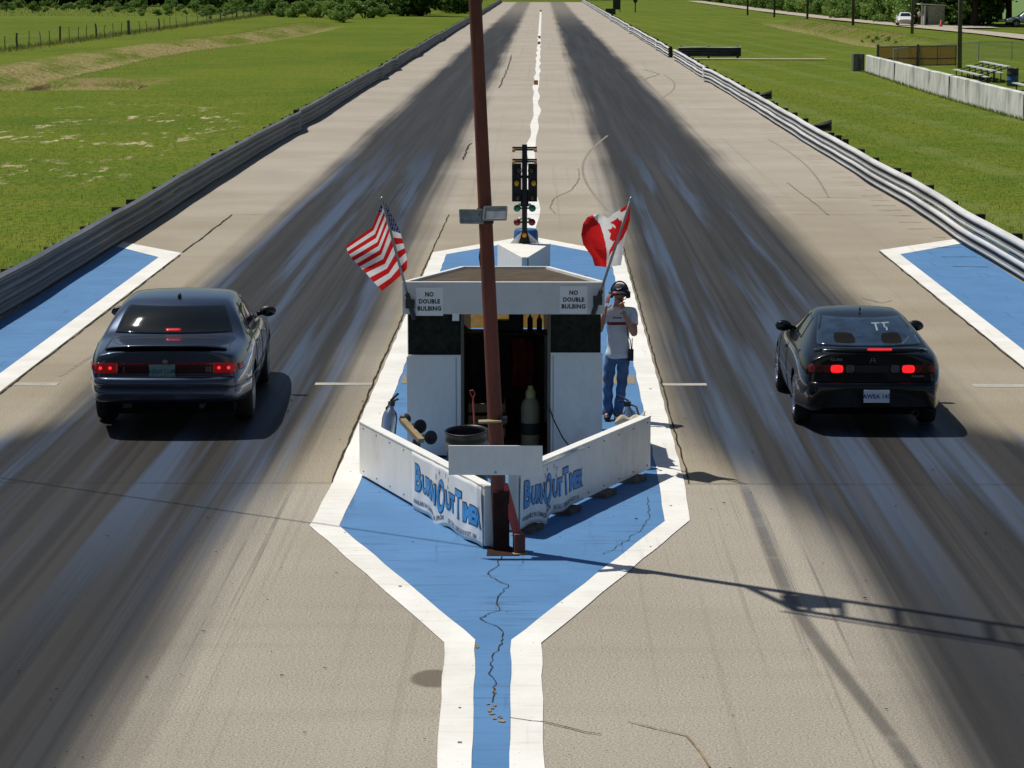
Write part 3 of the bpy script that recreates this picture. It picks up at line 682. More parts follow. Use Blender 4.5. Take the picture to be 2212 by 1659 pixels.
# ------------------------------------------------------------------ guard rails
WB = [(0.0, 0.0), (0.018, 0.012), (0.080, 0.050), (0.088, 0.075), (0.080, 0.100), (0.006, 0.140), (0.0, 0.156), (0.006, 0.172), (0.080, 0.212), (0.088, 0.237), (0.080, 0.262), (0.018, 0.300), (0.0, 0.312)]
def wob(y, s, kinks):
    v = 0.026 * math.sin(y * 0.13 + s) + 0.010 * math.sin(y * 0.41 + 2 * s) + 0.006 * math.sin(y * 1.13 + s)
    z = 0.010 * math.sin(y * 0.17 + s * 1.7) + 0.005 * math.sin(y * 0.61 + s)
    for ky, kw, ka in kinks:
        v += ka * math.exp(-((y - ky) / kw) ** 2); z += 0.25 * ka * math.exp(-((y - ky - 0.5) / (kw * 0.7)) ** 2)
    return v, z
def guardrail(label, xbase, side, y0, y1, m, seed, kinks, group='guardrails lining the strip', posts=True, ends=()):
    """side=+1: on the right of the track with its face towards -x"""
    t = thing('guardrail', label, 'guardrail', (xbase, y0, 0), group=group)
    rng = random.Random(seed * 7 + 1)
    hs_, ds_ = (1.10, 0.62) if side < 0 else (1.0, 1.0)
    for b, zb in enumerate((0.0, 0.345) if side < 0 else (0.04, 0.37)):
        mb = MB(); n = int((y1 - y0) / 0.8); th = 0.006
        rows = []
        for i in range(n + 1):
            y = y0 + (y1 - y0) * i / n
            v, z = wob(y, seed + b * 0.35, kinks)
            lap = 0.006 if int(y / 3.81) % 2 else 0.0
            rows.append([(xbase - side * (d * ds_ + v + lap), y, zb + (z if side > 0 or b else min(z, 0.004)) + h * hs_) for d, h in WB])
        K = len(WB); vs = [p for r in rows for p in r]
        fs = [(i * K + j, i * K + j + 1, (i + 1) * K + j + 1, (i + 1) * K + j) for i in range(n) for j in range(K - 1)]
        mb.add(vs, fs)
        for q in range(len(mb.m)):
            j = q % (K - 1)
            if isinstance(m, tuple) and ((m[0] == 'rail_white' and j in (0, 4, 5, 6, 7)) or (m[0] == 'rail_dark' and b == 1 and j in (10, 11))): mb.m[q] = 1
        o = mb.build('beam', list(m), t, smooth=False, fix=False)
        so_ = o.modifiers.new('thickness', 'SOLIDIFY'); so_.thickness = 0.006; so_.offset = 0
    if posts:
        rest = MB(); y = y0 + 0.6; i = 0
        while y < y1:
            v, z = wob(y, seed, kinks)
            P = MB(); hh = (0.675 if side > 0 else 0.63) + rng.uniform(-0.03, 0.045)
            px = xbase - side * (v - 0.13)
            r = (rng.uniform(-.03, .03), rng.uniform(-.04, .04), 0)
            tgt = P if i < 98 else rest
            if i % 1 == 0:
                tgt.box((px, y, hh / 2 - 0.1), (0.17, 0.15, hh + 0.2), r)
                tgt.box((px - side * 0.09, y, 0.42), (0.05, 0.12, 0.5), r)
            if i < 98: P.build('post', 'post_wood', t)
            i += 1; y += 3.81 if rng.random() > 0.18 else 1.9
        if rest.v:
            o = rest.build('post', 'post_wood', t); o['kind'] = 'stuff'
    for ey in ends:   # old flared end sections sticking out behind the rail
        P = MB()
        def fn(u, v):
            a = u * 1.1; x = 0.18 + 0.60 * u; zz = 0.50 + (v - 0.5) * (0.22 + 0.16 * u * u) + 0.07 * u
            yy = ey + 0.25 * u * u + 0.05 * math.cos(v * 2 * math.pi * 2)
            return (xbase + side * x, yy, zz)
        P.grid(fn, 6, 12); o = P.build('end_section', 'dark_metal', t, fix=False)
        q = o.modifiers.new('thickness', 'SOLIDIFY'); q.thickness = 0.012
    return t
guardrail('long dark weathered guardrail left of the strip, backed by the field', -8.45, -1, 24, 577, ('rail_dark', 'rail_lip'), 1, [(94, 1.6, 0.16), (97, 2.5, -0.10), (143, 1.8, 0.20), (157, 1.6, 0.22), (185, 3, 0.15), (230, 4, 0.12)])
guardrail('wavy white guardrail right of the strip, near stretch ending at the gap', 8.45, 1, 24, 176.3, ('rail_white', 'rail_valley'), 2, [(140, 1.4, 0.22), (143, 1.4, -0.2), (70, 2.2, 0.08), (54, 2.5, 0.07)], ends=(87.5, 110.5))
guardrail('white guardrail right of the strip, far stretch beyond the gap', 8.40, 1, 181.5, 577, ('rail_white', 'rail_valley'), 3, [(200, 2, 0.14), (260, 3, 0.2), (330, 3, 0.25)])
# short return rail at the gap
t = thing('guardrail', 'short dark guardrail set square to the strip at the gap', 'guardrail', (8.9, 180.6, 0), group=None)
for zb in (0.10, 0.42):
    mb = MB(); vs = []
    for i in range(6):
        x = 8.9 + 4.1 * i / 5
        vs += [(x, 180.6 - d, zb + h + 0.012 * math.sin(x * 2)) for d, h in WB]
    K = len(WB); mb.add(vs, [(i * K + j, i * K + j + 1, (i + 1) * K + j + 1, (i + 1) * K + j) for i in range(5) for j in range(K - 1)])
    if zb > 0.3: mb.m = [1 if q % (K - 1) >= 10 else 0 for q in range(len(mb.f))]
    o = mb.build('beam', ['rail_dark', 'rail_lip'], t, fix=False); q = o.modifiers.new('thickness', 'SOLIDIFY'); q.thickness = 0.006
for x in (9.1, 10.9, 12.8):
    MB().box((x, 180.85, 0.3), (0.16, 0.2, 0.95)).build('post', 'post_wood', t)

# timing blocks on the centre stripe
for i, (bx, by, lb) in enumerate(((-0.29, 135.5, 'ochre timing block on the centre stripe, nearest of the four'), (-0.24, 217, 'ochre timing block on the centre stripe, second from the nearest'),
                                  (-0.22, 238, 'ochre timing block on the centre stripe, third from the nearest'), (-0.19, 422, 'ochre timing block on the centre stripe, farthest of the four'))):
    k_ = 1 + 0.25 * (i > 2)
    o = MB().box((0, 0, 0.11), (0.20 * k_, 0.16, 0.22 * k_)).build('timing_block', 'block', bevel=0.02)
    o.location = (bx, by, 0.01); tag(o, lb, 'timing block', 'timing blocks on the centre stripe')

# ------------------------------------------------------------------ left field fence
posts_c = [(40, 1), (138, 2), (235, 1), (330, 1), (410, 1), (492, 2), (573, 1), (645, 1), (717, 1), (795, 2), (865, 1), (935, 1), (1005, 1), (1065, 3), (1155, 1), (1213, 1), (1317, 2), (1360, 1), (1410, 1), (1460, 1), (1547, 1), (1637, 1), (1715, 1), (1740, 1), (1828, 2), (1865, 1), (1925, 1), (1960, 2), (2020, 1), (2080, 2), (2110, 1), (2190, 1)]
t = thing('wire_fence', 'post and wire fence crossing the left field along tall grass', 'fence', (-38.5, 190, 0)); rng = random.Random(4)
pp = []
for cxp, kind in posts_c:
    px = cxp / 2.765 * 0.72; xw = -38.6 - 0.5 * math.sin(cxp * 0.004)
    s = (1171 - px) / -xw; d = 5990 / s - 0.8
    pp.append((xw, d)); hh = 1.1 + rng.uniform(-.1, .1) + 0.12 * (kind > 1); rr = {1: 0.035, 2: 0.09, 3: 0.15}[kind]
    z0 = ground_z(xw, d) - 0.2
    MB().tube([(xw, d, z0), (xw + rng.uniform(-.05, .05), d, hh * 0.6), (xw + rng.uniform(-.08, .08), d, hh)], [rr, rr * .95, rr * .85], 7).build('post', 'grey_wood', t)
for z in (0.35, 0.65, 0.98):
    m_ = MB(); m_.tube([(x, y, z + 0.02 * math.sin(y)) for x, y in pp], 0.008, 4); m_.build('wire', 'steel', t)

# ------------------------------------------------------------------ right side: wall, gate, fence, bleachers ...
t = thing('concrete_wall', 'long low whitewashed concrete wall streaked with grey stains', 'wall', (18.1, 153.5, 0))
rng = random.Random(6); segs = [(154, 141), (141, 122), (122, 103), (103, 84), (84, 62)]
mb = MB()
for a, b in segs:
    n = 10; ring = []
    for i in range(n + 1):
        y = a + (b - a) * i / n; y = y - 0.03 if i == 0 else (y + 0.03 if i == n else y)
        zt = 0.95 + rng.uniform(-.015, .015); o_ = rng.uniform(-.012, .012)
        ring.append([(17.98 + o_, y, -0.2), (18.02 + o_, y, zt - 0.03), (18.06 + o_, y, zt), (18.24 + o_, y, zt), (18.30 + o_, y, -0.2)])
    vs = [p for r in ring for p in r]
    fs = [(i * 5 + j, i * 5 + j + 1, (i + 1) * 5 + j + 1, (i + 1) * 5 + j) for i in range(n) for j in range(4)]
    fs += [(0, 1, 2, 3, 4), tuple(n * 5 + j for j in (4, 3, 2, 1, 0))]
    mb.add(vs, fs)
mb.build('panel', 'conc_white', t)
mb = MB(); 
for y in (141, 122, 103, 84): mb.box((18.14, y, 0.40), (0.36, 0.07, 1.0))
mb.build('joint', 'conc_dark', t)
mb = MB(); mb.box((17.72, 155.0, 0.47), (0.62, 0.45, 1.06), (0, 0, 0.1)); mb.box((17.9, 154.72, 0.5), (0.14, 0.1, 0.98), (0, 0.02, 0.1)); mb.build('end_block', 'conc_dark', t, bevel=0.03)

t = thing('gate', 'low double gate hung with brown netting behind the white wall', 'gate', (19.8, 163, 0))
gx = [19.85, 22.2, 24.45]; gzt = [1.12, 1.2, 1.24]
for i in range(2):
    a, b = gx[i], gx[i + 1] - 0.06; y = 163.2 - 0.2 * i
    f = MB(); zt = 1.17 + 0.05 * i
    for z in (0.10, 0.48, zt): f.tube([(a, y, z), (b, y, z + 0.03)], 0.035, 6)
    for x in (a, b): f.tube([(x, y, 0.05), (x, y, zt + 0.02)], 0.035, 6)
    f.tube([((a + b) / 2, y, 0.1), ((a + b) / 2, y, zt)], 0.02, 6)
    fr = f.build('leaf_frame', 'grey_wood', t)
    MB().box(((a + b) / 2, y + 0.02, zt / 2 + 0.05), (b - a, 0.01, zt - 0.1)).build('netting', 'netting', fr, org=ORG[t.name]['org'])
for x in gx[:2]: MB().tube([(x - 0.05, 163.1, -0.2), (x - 0.05, 163.1, 1.32)], 0.075, 8).build('post', 'grey_wood', t)

t = thing('chain_link_fence', 'galvanised chain link fence running behind the gate and bleachers', 'fence', (26, 172, 0))
fp = [(20.4, 160.5), (22.4, 165), (24.3, 169), (26.2, 173), (28.0, 177.5), (30.2, 178), (32.4, 178.3), (34.6, 178.6), (36.8, 178.8), (39, 179)]
for x, y in fp: MB().tube([(x, y, -0.2), (x, y, 1.14)], 0.04, 6).build('post', 'chain', t)
MB().tube([(x, y, 1.13) for x, y in fp], 0.028, 6).build('top_rail', 'chain', t)
m_ = MB()
for i in range(len(fp) - 1):
    a, b = fp[i], fp[i + 1]; m_.add([(a[0], a[1], 0.04), (b[0], b[1], 0.04), (b[0], b[1], 1.12), (a[0], a[1], 1.12)], [(0, 1, 2, 3)])
m_.build('mesh', 'chain_fabric', t, fix=False)

def bleacher(label, y0, y1):
    t = thing('bleacher', label, 'bleacher', (22.6, y0, 0), group='bleachers behind the wall')
    for i, (x, z) in enumerate(((22.0, 0.37), (22.7, 0.585), (23.4, 0.80))):
        MB().box((x, (y0 + y1) / 2, z), (0.26, y1 - y0, 0.045)).build('seat', 'alu', t)
        if i: MB().box((x - 0.33, (y0 + y1) / 2, z - 0.32), (0.24, y1 - y0 - 0.2, 0.04)).build('footboard', 'alu', t)
    n = 5
    for q in range(n):
        y = y0 + 0.5 + (y1 - y0 - 1) * q / (n - 1)
        f = MB()
        for x, z in ((22.0, 0.37), (22.7, 0.585), (23.4, 0.80)): f.box((x, y, z / 2 - 0.03), (0.05, 0.05, z + 0.0))
        f.beam((21.9, y, 0.04), (23.6, y, 0.04), 0.05, 0.05); f.beam((22.0, y, 0.30), (23.4, y, 0.74), 0.04, 0.05)
        f.build('frame', 'dark_metal', t)
    return t
bleacher('three row aluminium bleacher beside the gate, left of the barrel', 138.5, 147.3)
bleacher('three row aluminium bleacher cut by the frame edge, right of the barrel', 118.5, 128.6)
t = thing('barrel', 'blue steel barrel with black upper half behind the white wall', 'barrel', (22.9, 134.5, 0))
MB().lathe((22.9, 134.5, 0), (0, 0, 1), [(0.0, 0.0), (0.28, 0.0), (0.29, 0.02), (0.285, 0.27), (0.30, 0.29), (0.285, 0.31), (0.285, 0.48)], 20).build('drum', 'blue_plastic', t, smooth=True)
MB().lathe((22.9, 134.5, 0), (0, 0, 1), [(0.285, 0.48), (0.285, 0.55), (0.30, 0.57), (0.285, 0.59), (0.285, 0.84), (0.295, 0.86), (0.27, 0.86), (0.265, 0.5), (0, 0.5)], 20).build('rim_section', 'dark_metal', t, smooth=True)

# wooden utility poles along the road
for i, (x, d, r, lb) in enumerate(((28.5, 384, .13, 'wooden utility pole by the road, farthest of the row'), (30.6, 365, .13, 'wooden utility pole by the road, second farthest of the row'), (32.3, 337.5, .14, 'wooden utility pole by the road, third farthest of the row'),
                       (33.9, 302, .15, 'brown utility pole on the scuffed bank beside a sandy patch'), (35.0, 262, .15, 'grey utility pole standing in front of the white car'), (24.55, 162.5, .13, 'tall grey pole rising at the gate corner'))):
    z0 = ground_z(x, d) - 0.3
    lean = 0.012 * ((i * 37) % 5 - 2)
    t = thing('utility_pole', lb, 'utility pole', (x, d, 0), group='utility poles along the road')
    MB().tube([(x, d, z0), (x + lean * 2, d, 3), (x + lean * 6, d, 9.2)], [r, r * 0.95, r * 0.72], 10).build('shaft', 'pole_wood' if i < 4 else 'grey_wood', t, smooth=True)
    MB().box((x + lean * 6, d - 0.13, 8.7), (2.2, 0.09, 0.11)).build('crossarm', 'grey_wood', t)

# ticket booth by the road
t = thing('booth', 'small pale board booth with overhanging roof beside the road', 'booth', (42.4, 303, 0.05))
m_ = MB(); x0, x1, y0, y1 = 41.75, 43.9, 302.6, 304.8
m_.box(((x0 + x1) / 2, y1, 1.05), (x1 - x0, 0.08, 2.1)); m_.box((x1, (y0 + y1) / 2, 1.05), (0.08, y1 - y0, 2.1)); m_.box((x0 + 1.28, y0, 1.05), (1.75, 0.08, 2.1)); m_.box((x0, (y0 + y1) / 2, 0.5), (0.08, y1 - y0, 1.0))
m_.build('wall', 'booth', t)
m_ = MB()
for y in (y0, y1): m_.box((x0, y, 1.07), (0.14, 0.14, 2.14))
m_.box((x0, (y0 + y1) / 2, 1.0), (0.16, y1 - y0, 0.06)); m_.build('frame', 'white_trim', t)
m_ = MB(); m_.hexa([(x0 - 0.55, y0 - 0.3, 2.27), (x1 + 0.2, y0 - 0.3, 2.12), (x1 + 0.2, y1 + 0.3, 2.12), (x0 - 0.55, y1 + 0.3, 2.27)], [(x0 - 0.55, y0 - 0.3, 2.37), (x1 + 0.2, y0 - 0.3, 2.20), (x1 + 0.2, y1 + 0.3, 2.20), (x0 - 0.55, y1 + 0.3, 2.37)]); m_.build('roof', 'white_trim', t)
t = thing('traffic_cone', 'small orange traffic cone at the foot of the roadside booth', 'traffic cone', (42.1, 292.5, 0.09))
MB().lathe((42.1, 292.5, 0.09), (0, 0, 1), [(0.17, 0.03), (0.05, 0.65), (0.0, 0.66)], 12).build('cone', 'orange_cone', t, smooth=True)
MB().box((42.1, 292.5, 0.105), (0.42, 0.42, 0.035)).build('base', 'black_plastic', t)

# finish line scoreboards far down the strip
t = thing('scoreboard', 'dark scoreboard panel on two legs beside the far finish line', 'scoreboard', (11.4, 423, 0))
MB().box((11.4, 423, 1.75), (1.15, 0.35, 2.9)).build('panel', 'dark_metal', t, bevel=0.03)
for dx in (-0.5, 0.5): MB().box((11.4 + dx, 423, 0.25), (0.12, 0.12, 0.6)).build('leg', 'dark_metal', t)
t = thing('sign_post', 'dark round-topped sign on a single post near the far scoreboard', 'sign', (14.0, 416, 0))
MB().tube([(14.0, 416, -0.2), (14.0, 416, 2.6)], 0.09, 8).build('post', 'dark_metal', t)
MB().ell((14.0, 416, 2.3), (0.42, 0.16, 1.0), 14, 8).build('panel', 'dark_metal', t, smooth=True)
t = thing('equipment_box', 'small dark equipment box behind the far white guardrail', 'box', (9.6, 388, 0))
MB().box((9.6, 388, 0.42), (1.4, 0.6, 0.78)).build('case', 'dark_metal', t, bevel=0.04)
MB().box((9.6, 388, 0.83), (1.5, 0.7, 0.06)).build('lid', 'dark_metal', t)

# ------------------------------------------------------------------ start hut
HY = 29.8; HT = 1.945; HL, HR = -1.51, 0.68; HB = 32.2; BL, BR = -0.93, 0.07
t = thing('start_hut', 'white starter hut with dark windows, open doorway and flat brown roof', 'hut', (-0.42, HY, 0)); HUT = t
def px2x(px, y): return U(px, 800, y).x
dl, dr = px2x(1002, HY), px2x(1183, HY)
zb_l = U(940, 770, HY).z; zb_r = U(1245, 765, HY).z; zf = U(1090, 678, HY).z
th = 0.06
def wall_poly(a, b, z0, z1, y=HY, thick=th, name='wall_panel', m='white'):
    return MB().box(((a + b) / 2, y + thick / 2, (z0 + z1) / 2), (b - a, thick, z1 - z0)).build(name, m, t, bevel=0.004)
wall_poly(HL + 0.03, dl, 0.03, zb_l); wall_poly(dr, HR - 0.01, 0.03, zb_r)
# dark screened window bands either side of the door, with thin frames
for a, b, z in ((HL + 0.05, dl - 0.03, zb_l), (dr + 0.03, HR - 0.03, zb_r)):
    wdw = wall_poly(a, b, z, zf + 0.02, HY + 0.025, 0.02, 'window', 'dark_mesh')
    f = MB(); f.box(((a + b) / 2, HY + 0.015, z + 0.008), (b - a, 0.05, 0.016)); f.build('sill', 'white_trim', wdw, org=ORG[t.name]['org'])
for x in (dl - 0.015, dr + 0.015): MB().box((x, HY + 0.028, (0.03 + zf) / 2 + 0.01), (0.035, 0.07, zf - 0.04)).build('door_jamb', 'grey_wood', t)
fa = MB(); fa.box(((HL + HR) / 2, HY - 0.012, (zf + HT) / 2), (HR - HL + 0.02, 0.05, HT - zf)); fa.build('fascia', 'white_dull', t, bevel=0.004)
# side and rear walls (boat shaped plan)
def side(x0, y0, x1, y1, z0, z1, name, m):
    d = Vector((x1 - x0, y1 - y0, 0)).normalized(); n_ = Vector((-d.y, d.x, 0)) * 0.05
    a, b = Vector((x0, y0, 0)), Vector((x1, y1, 0))
    MB().hexa([a + Vector((0, 0, z0)), b + Vector((0, 0, z0)), b + n_ + Vector((0, 0, z0)), a + n_ + Vector((0, 0, z0))],
              [a + Vector((0, 0, z1)), b + Vector((0, 0, z1)), b + n_ + Vector((0, 0, z1)), a + n_ + Vector((0, 0, z1))]).build(name, m, t)
side(HR - 0.03, HY + 0.07, HR - 0.03, 30.9, 0.03, 1.86, 'side_wall', 'white'); side(HR - 0.03, 30.9, BR, HB - 0.06, 0.03, 1.82, 'side_wall', 'white')
side(HL + 0.09, HY + 0.07, HL + 0.09, 30.9, 0.03, 1.86, 'side_wall', 'white'); side(BL + 0.05, HB - 0.06, HL + 0.09, 30.9, 0.03, 1.82, 'side_wall', 'white')
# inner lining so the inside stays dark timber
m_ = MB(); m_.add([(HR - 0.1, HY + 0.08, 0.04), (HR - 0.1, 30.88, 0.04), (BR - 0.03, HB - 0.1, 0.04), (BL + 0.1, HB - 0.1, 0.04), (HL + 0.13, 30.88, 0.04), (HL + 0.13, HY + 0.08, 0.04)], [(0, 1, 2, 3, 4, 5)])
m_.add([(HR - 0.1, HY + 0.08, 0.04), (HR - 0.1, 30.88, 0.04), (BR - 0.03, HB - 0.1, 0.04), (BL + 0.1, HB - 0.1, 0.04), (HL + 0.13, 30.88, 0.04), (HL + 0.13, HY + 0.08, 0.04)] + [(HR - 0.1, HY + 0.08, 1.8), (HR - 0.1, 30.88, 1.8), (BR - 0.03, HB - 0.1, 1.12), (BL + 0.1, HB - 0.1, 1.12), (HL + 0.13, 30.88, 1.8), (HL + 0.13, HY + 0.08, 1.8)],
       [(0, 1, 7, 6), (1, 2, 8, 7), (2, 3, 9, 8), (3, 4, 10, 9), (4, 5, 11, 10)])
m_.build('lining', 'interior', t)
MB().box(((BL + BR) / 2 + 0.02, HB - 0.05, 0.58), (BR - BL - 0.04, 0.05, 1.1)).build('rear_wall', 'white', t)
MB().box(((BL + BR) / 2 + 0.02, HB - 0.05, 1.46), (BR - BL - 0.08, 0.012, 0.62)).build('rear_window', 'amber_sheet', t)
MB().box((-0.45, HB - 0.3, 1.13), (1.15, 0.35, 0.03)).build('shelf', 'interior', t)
# roof: brown felt slab with white edge boards on the tapering sides
zr = HT - 0.03
rp = [(HL, HY + 0.02), (HR, HY + 0.02), (HR - 0.02, HY + 0.25), (BR, HB), (BL, HB), (HL + 0.02, HY + 0.25)]
def rz_(y): return zr - 0.07 * (y - HY) / (HB - HY)
b_ = [(x, y, rz_(y) - 0.06) for x, y in rp]; u_ = [(x, y, rz_(y)) for x, y in rp]
MB().add(b_ + u_, [(5, 4, 3, 2, 1, 0), (6, 7, 8, 9, 10, 11)] + [(i, (i + 1) % 6, 6 + (i + 1) % 6, 6 + i) for i in range(6)]).build('roof', 'roofing', t)
for (xa, ya), (xb, yb) in ((rp[2], rp[3]), (rp[3], rp[4]), (rp[4], rp[5])):
    MB().beam((xa, ya, rz_(ya) + 0.004), (xb, yb, rz_(yb) + 0.004), 0.05, 0.05).build('roof_edge', 'white_trim', t)
MB().box(((HL + HR) / 2, HY - 0.012, HT + 0.006), (HR - HL + 0.03, 0.055, 0.012)).build('roof_edge', 'white_trim', t)
# small bracket under the fascia
MB().box((px2x(985, HY), HY - 0.03, zf - 0.03), (0.075, 0.03, 0.085)).build('notice_card', 'sign_white', t)

# folding chair and red jacket inside, dimly seen
t = thing('jacket', 'dark red jacket hanging inside the hut doorway', 'jacket', (-0.24, HB - 0.35, 0.45))
m_ = MB(); m_.grid(lambda u, v: Vector((-0.36 + 0.24 * u + 0.03 * math.sin(v * 3), HB - 0.33 + 0.03 * math.sin(u * 9) - 0.05 * math.sin(math.pi * u), 0.50 + 0.58 * v - 0.06 * abs(u - .5))), 12, 10)
o = m_.build('cloth', 'red_cloth', t, smooth=True, fix=False); q = o.modifiers.new('thickness', 'SOLIDIFY'); q.thickness = 0.03
t = thing('crate', 'brown wooden crate stacked on the floor inside the hut doorway', 'crate', (-0.62, 31.0, 0.05))
m_ = MB()
for zz in (0.12, 0.26, 0.40): m_.box((-0.62, 30.82, zz), (0.42, 0.02, 0.10)); m_.box((-0.42, 31.0, zz), (0.02, 0.36, 0.10)); m_.box((-0.82, 31.0, zz), (0.02, 0.36, 0.10))
m_.build('slat', 'yellow_tan', t)
# plywood seams and nail heads on the front panels
for x, z1_ in ((dl - 0.085, zb_l), (dr + 0.06, zb_r)):
    m_ = MB(); m_.box((x, HY - 0.001, (0.03 + z1_) / 2), (0.006, 0.006, z1_ - 0.06)); m_.build('panel_seam', 'grey_wood', HUT)
# things on the shelf seen through the doorway
lab = ['dark box on the hut shelf, widest of the things there', 'dark narrow bottle on the hut shelf beside the box', 'dark slim bottle on the hut shelf, farther right', 'low dark carton at the left end of the hut shelf']
for i, (px, wd, hh, b) in enumerate(((1115, 0.17, 0.21, 0), (1145, 0.045, 0.24, 1), (1165, 0.045, 0.22, 1), (1087, 0.16, 0.13, 0))):
    x = px2x(px, HB - 0.3)
    m_ = MB()
    if b: m_.lathe((x, HB - 0.3, 1.147), (0, 0, 1), [(0, 0), (wd / 2 + 0.01, 0), (wd / 2 + 0.01, hh * 0.6), (wd * 0.25, hh * 0.75), (wd * 0.25, hh), (0, hh)], 12)
    else: m_.box((x, HB - 0.3, 1.147 + hh / 2), (wd, 0.15, hh))
    tag(m_.build('bottle' if b else 'box', 'clutter', smooth=bool(b), bevel=0 if b else 0.006), lab[i], 'bottle' if b else 'box', 'clutter on the hut shelf')

# NO DOUBLE BULBING signs
for (xa, xb, ya, yb, lb) in ((898, 957, 621, 682, 'white NO DOUBLE BULBING sign at the striped flag end of the hut fascia'), (1209, 1269, 618, 677, 'white NO DOUBLE BULBING sign at the maple leaf flag end of the hut fascia')):
    a = U(xa, yb, HY - 0.045); b = U(xb, ya, HY - 0.045); c_ = (a + b) / 2
    t = thing('sign', lb, 'sign', (c_.x, HY - 0.045, a.z), group='signs on the hut fascia')
    MB().box((c_.x, HY - 0.043, c_.z), (b.x - a.x, 0.006, b.z - a.z)).build('board', 'sign_white', t)
    m_ = MB(); hgt = b.z - a.z
    for s_, dz, wf in (('NO', 0.25, 0.31), ('DOUBLE', 0.0, 0.76), ('BULBING', -0.25, 0.86)):
        vs_, _ = text_geo(s_, hgt * 0.21, 0.0025, 0, 'CENTER', 1.0, 1.1); wd_ = max(v.x for v in vs_) - min(v.x for v in vs_)
        put_text(m_, s_, (c_.x, HY - 0.048, c_.z + dz * hgt), (1, 0, 0), (0, 0, 1), hgt * 0.21, 0.0025, 0, sx=wf * (b.x - a.x) / wd_, space=1.1)
    m_.build('lettering', 'black_ink', t, fix=False)

# ------------------------------------------------------------------ barrier walls and banners
L0, LA = Vector((-1.93, 28.66, 0)), Vector((-0.525, 24.92, 0))
RA, R0 = Vector((-0.23, 25.52, 0)), Vector((1.165, 28.86, 0))
def barrier(p, q, zb, zt, label, gap_blocks, inner):
    """p,q ends of the outer face; inner = +1 if the thickness lies to the left of p->q"""
    d = (q - p).normalized(); n_ = Vector((-d.y, d.x, 0)) * inner
    t = thing('barrier_wall', label, 'barrier', tuple((p + q) / 2), group='low walls in front of the hut')
    Z = lambda v, z: Vector((v.x, v.y, z))
    MB().hexa([Z(p, zb), Z(q, zb), Z(q + n_ * 0.09, zb), Z(p + n_ * 0.09, zb)], [Z(p, zt - 0.02), Z(q, zt - 0.02), Z(q + n_ * 0.09, zt - 0.02), Z(p + n_ * 0.09, zt - 0.02)]).build('panel', 'white', t, bevel=0.004)
    MB().hexa([Z(p - n_ * 0.005, zt - 0.018), Z(q - n_ * 0.005, zt - 0.018), Z(q + n_ * 0.10, zt - 0.018), Z(p + n_ * 0.10, zt - 0.018)], [Z(p - n_ * 0.005, zt), Z(q - n_ * 0.005, zt), Z(q + n_ * 0.10, zt), Z(p + n_ * 0.10, zt)]).build('cap_board', 'white_trim', t, bevel=0.003)
    m_ = MB(); L = (q - p).length
    for f in gap_blocks:
        c_ = p + d * (L * f) + n_ * (0.03 if zb > 0.05 else 0.075); m_.box((c_.x, c_.y, zb / 2), (0.3, 0.24 if zb > 0.05 else 0.12, zb - 0.004), (0, 0, math.atan2(d.y, d.x)))
    m_.build('foot_block', 'grey_wood', t)
    m_ = MB()
    for f in np.linspace(0.04, 0.97, 9):
        for z in (zb + 0.05, zt - 0.06):
            c_ = p + d * (L * f) - n_ * 0.003; m_.ell((c_.x, c_.y, z), (0.008, 0.008, 0.008), 8, 4)
    m_.build('screw', 'dark_metal', t)
    return d, n_, L
dL, nL, LL = barrier(L0, LA, 0.035, 0.60, 'low white barrier wall on the sunlit side, left of the pole', (0.1, 0.5, 0.9), 1)
dR, nR, LR = barrier(RA, R0, 0.06, 0.63, 'low white barrier wall in shade, right of the pole', (0.08, 0.35, 0.62, 0.86), 1)
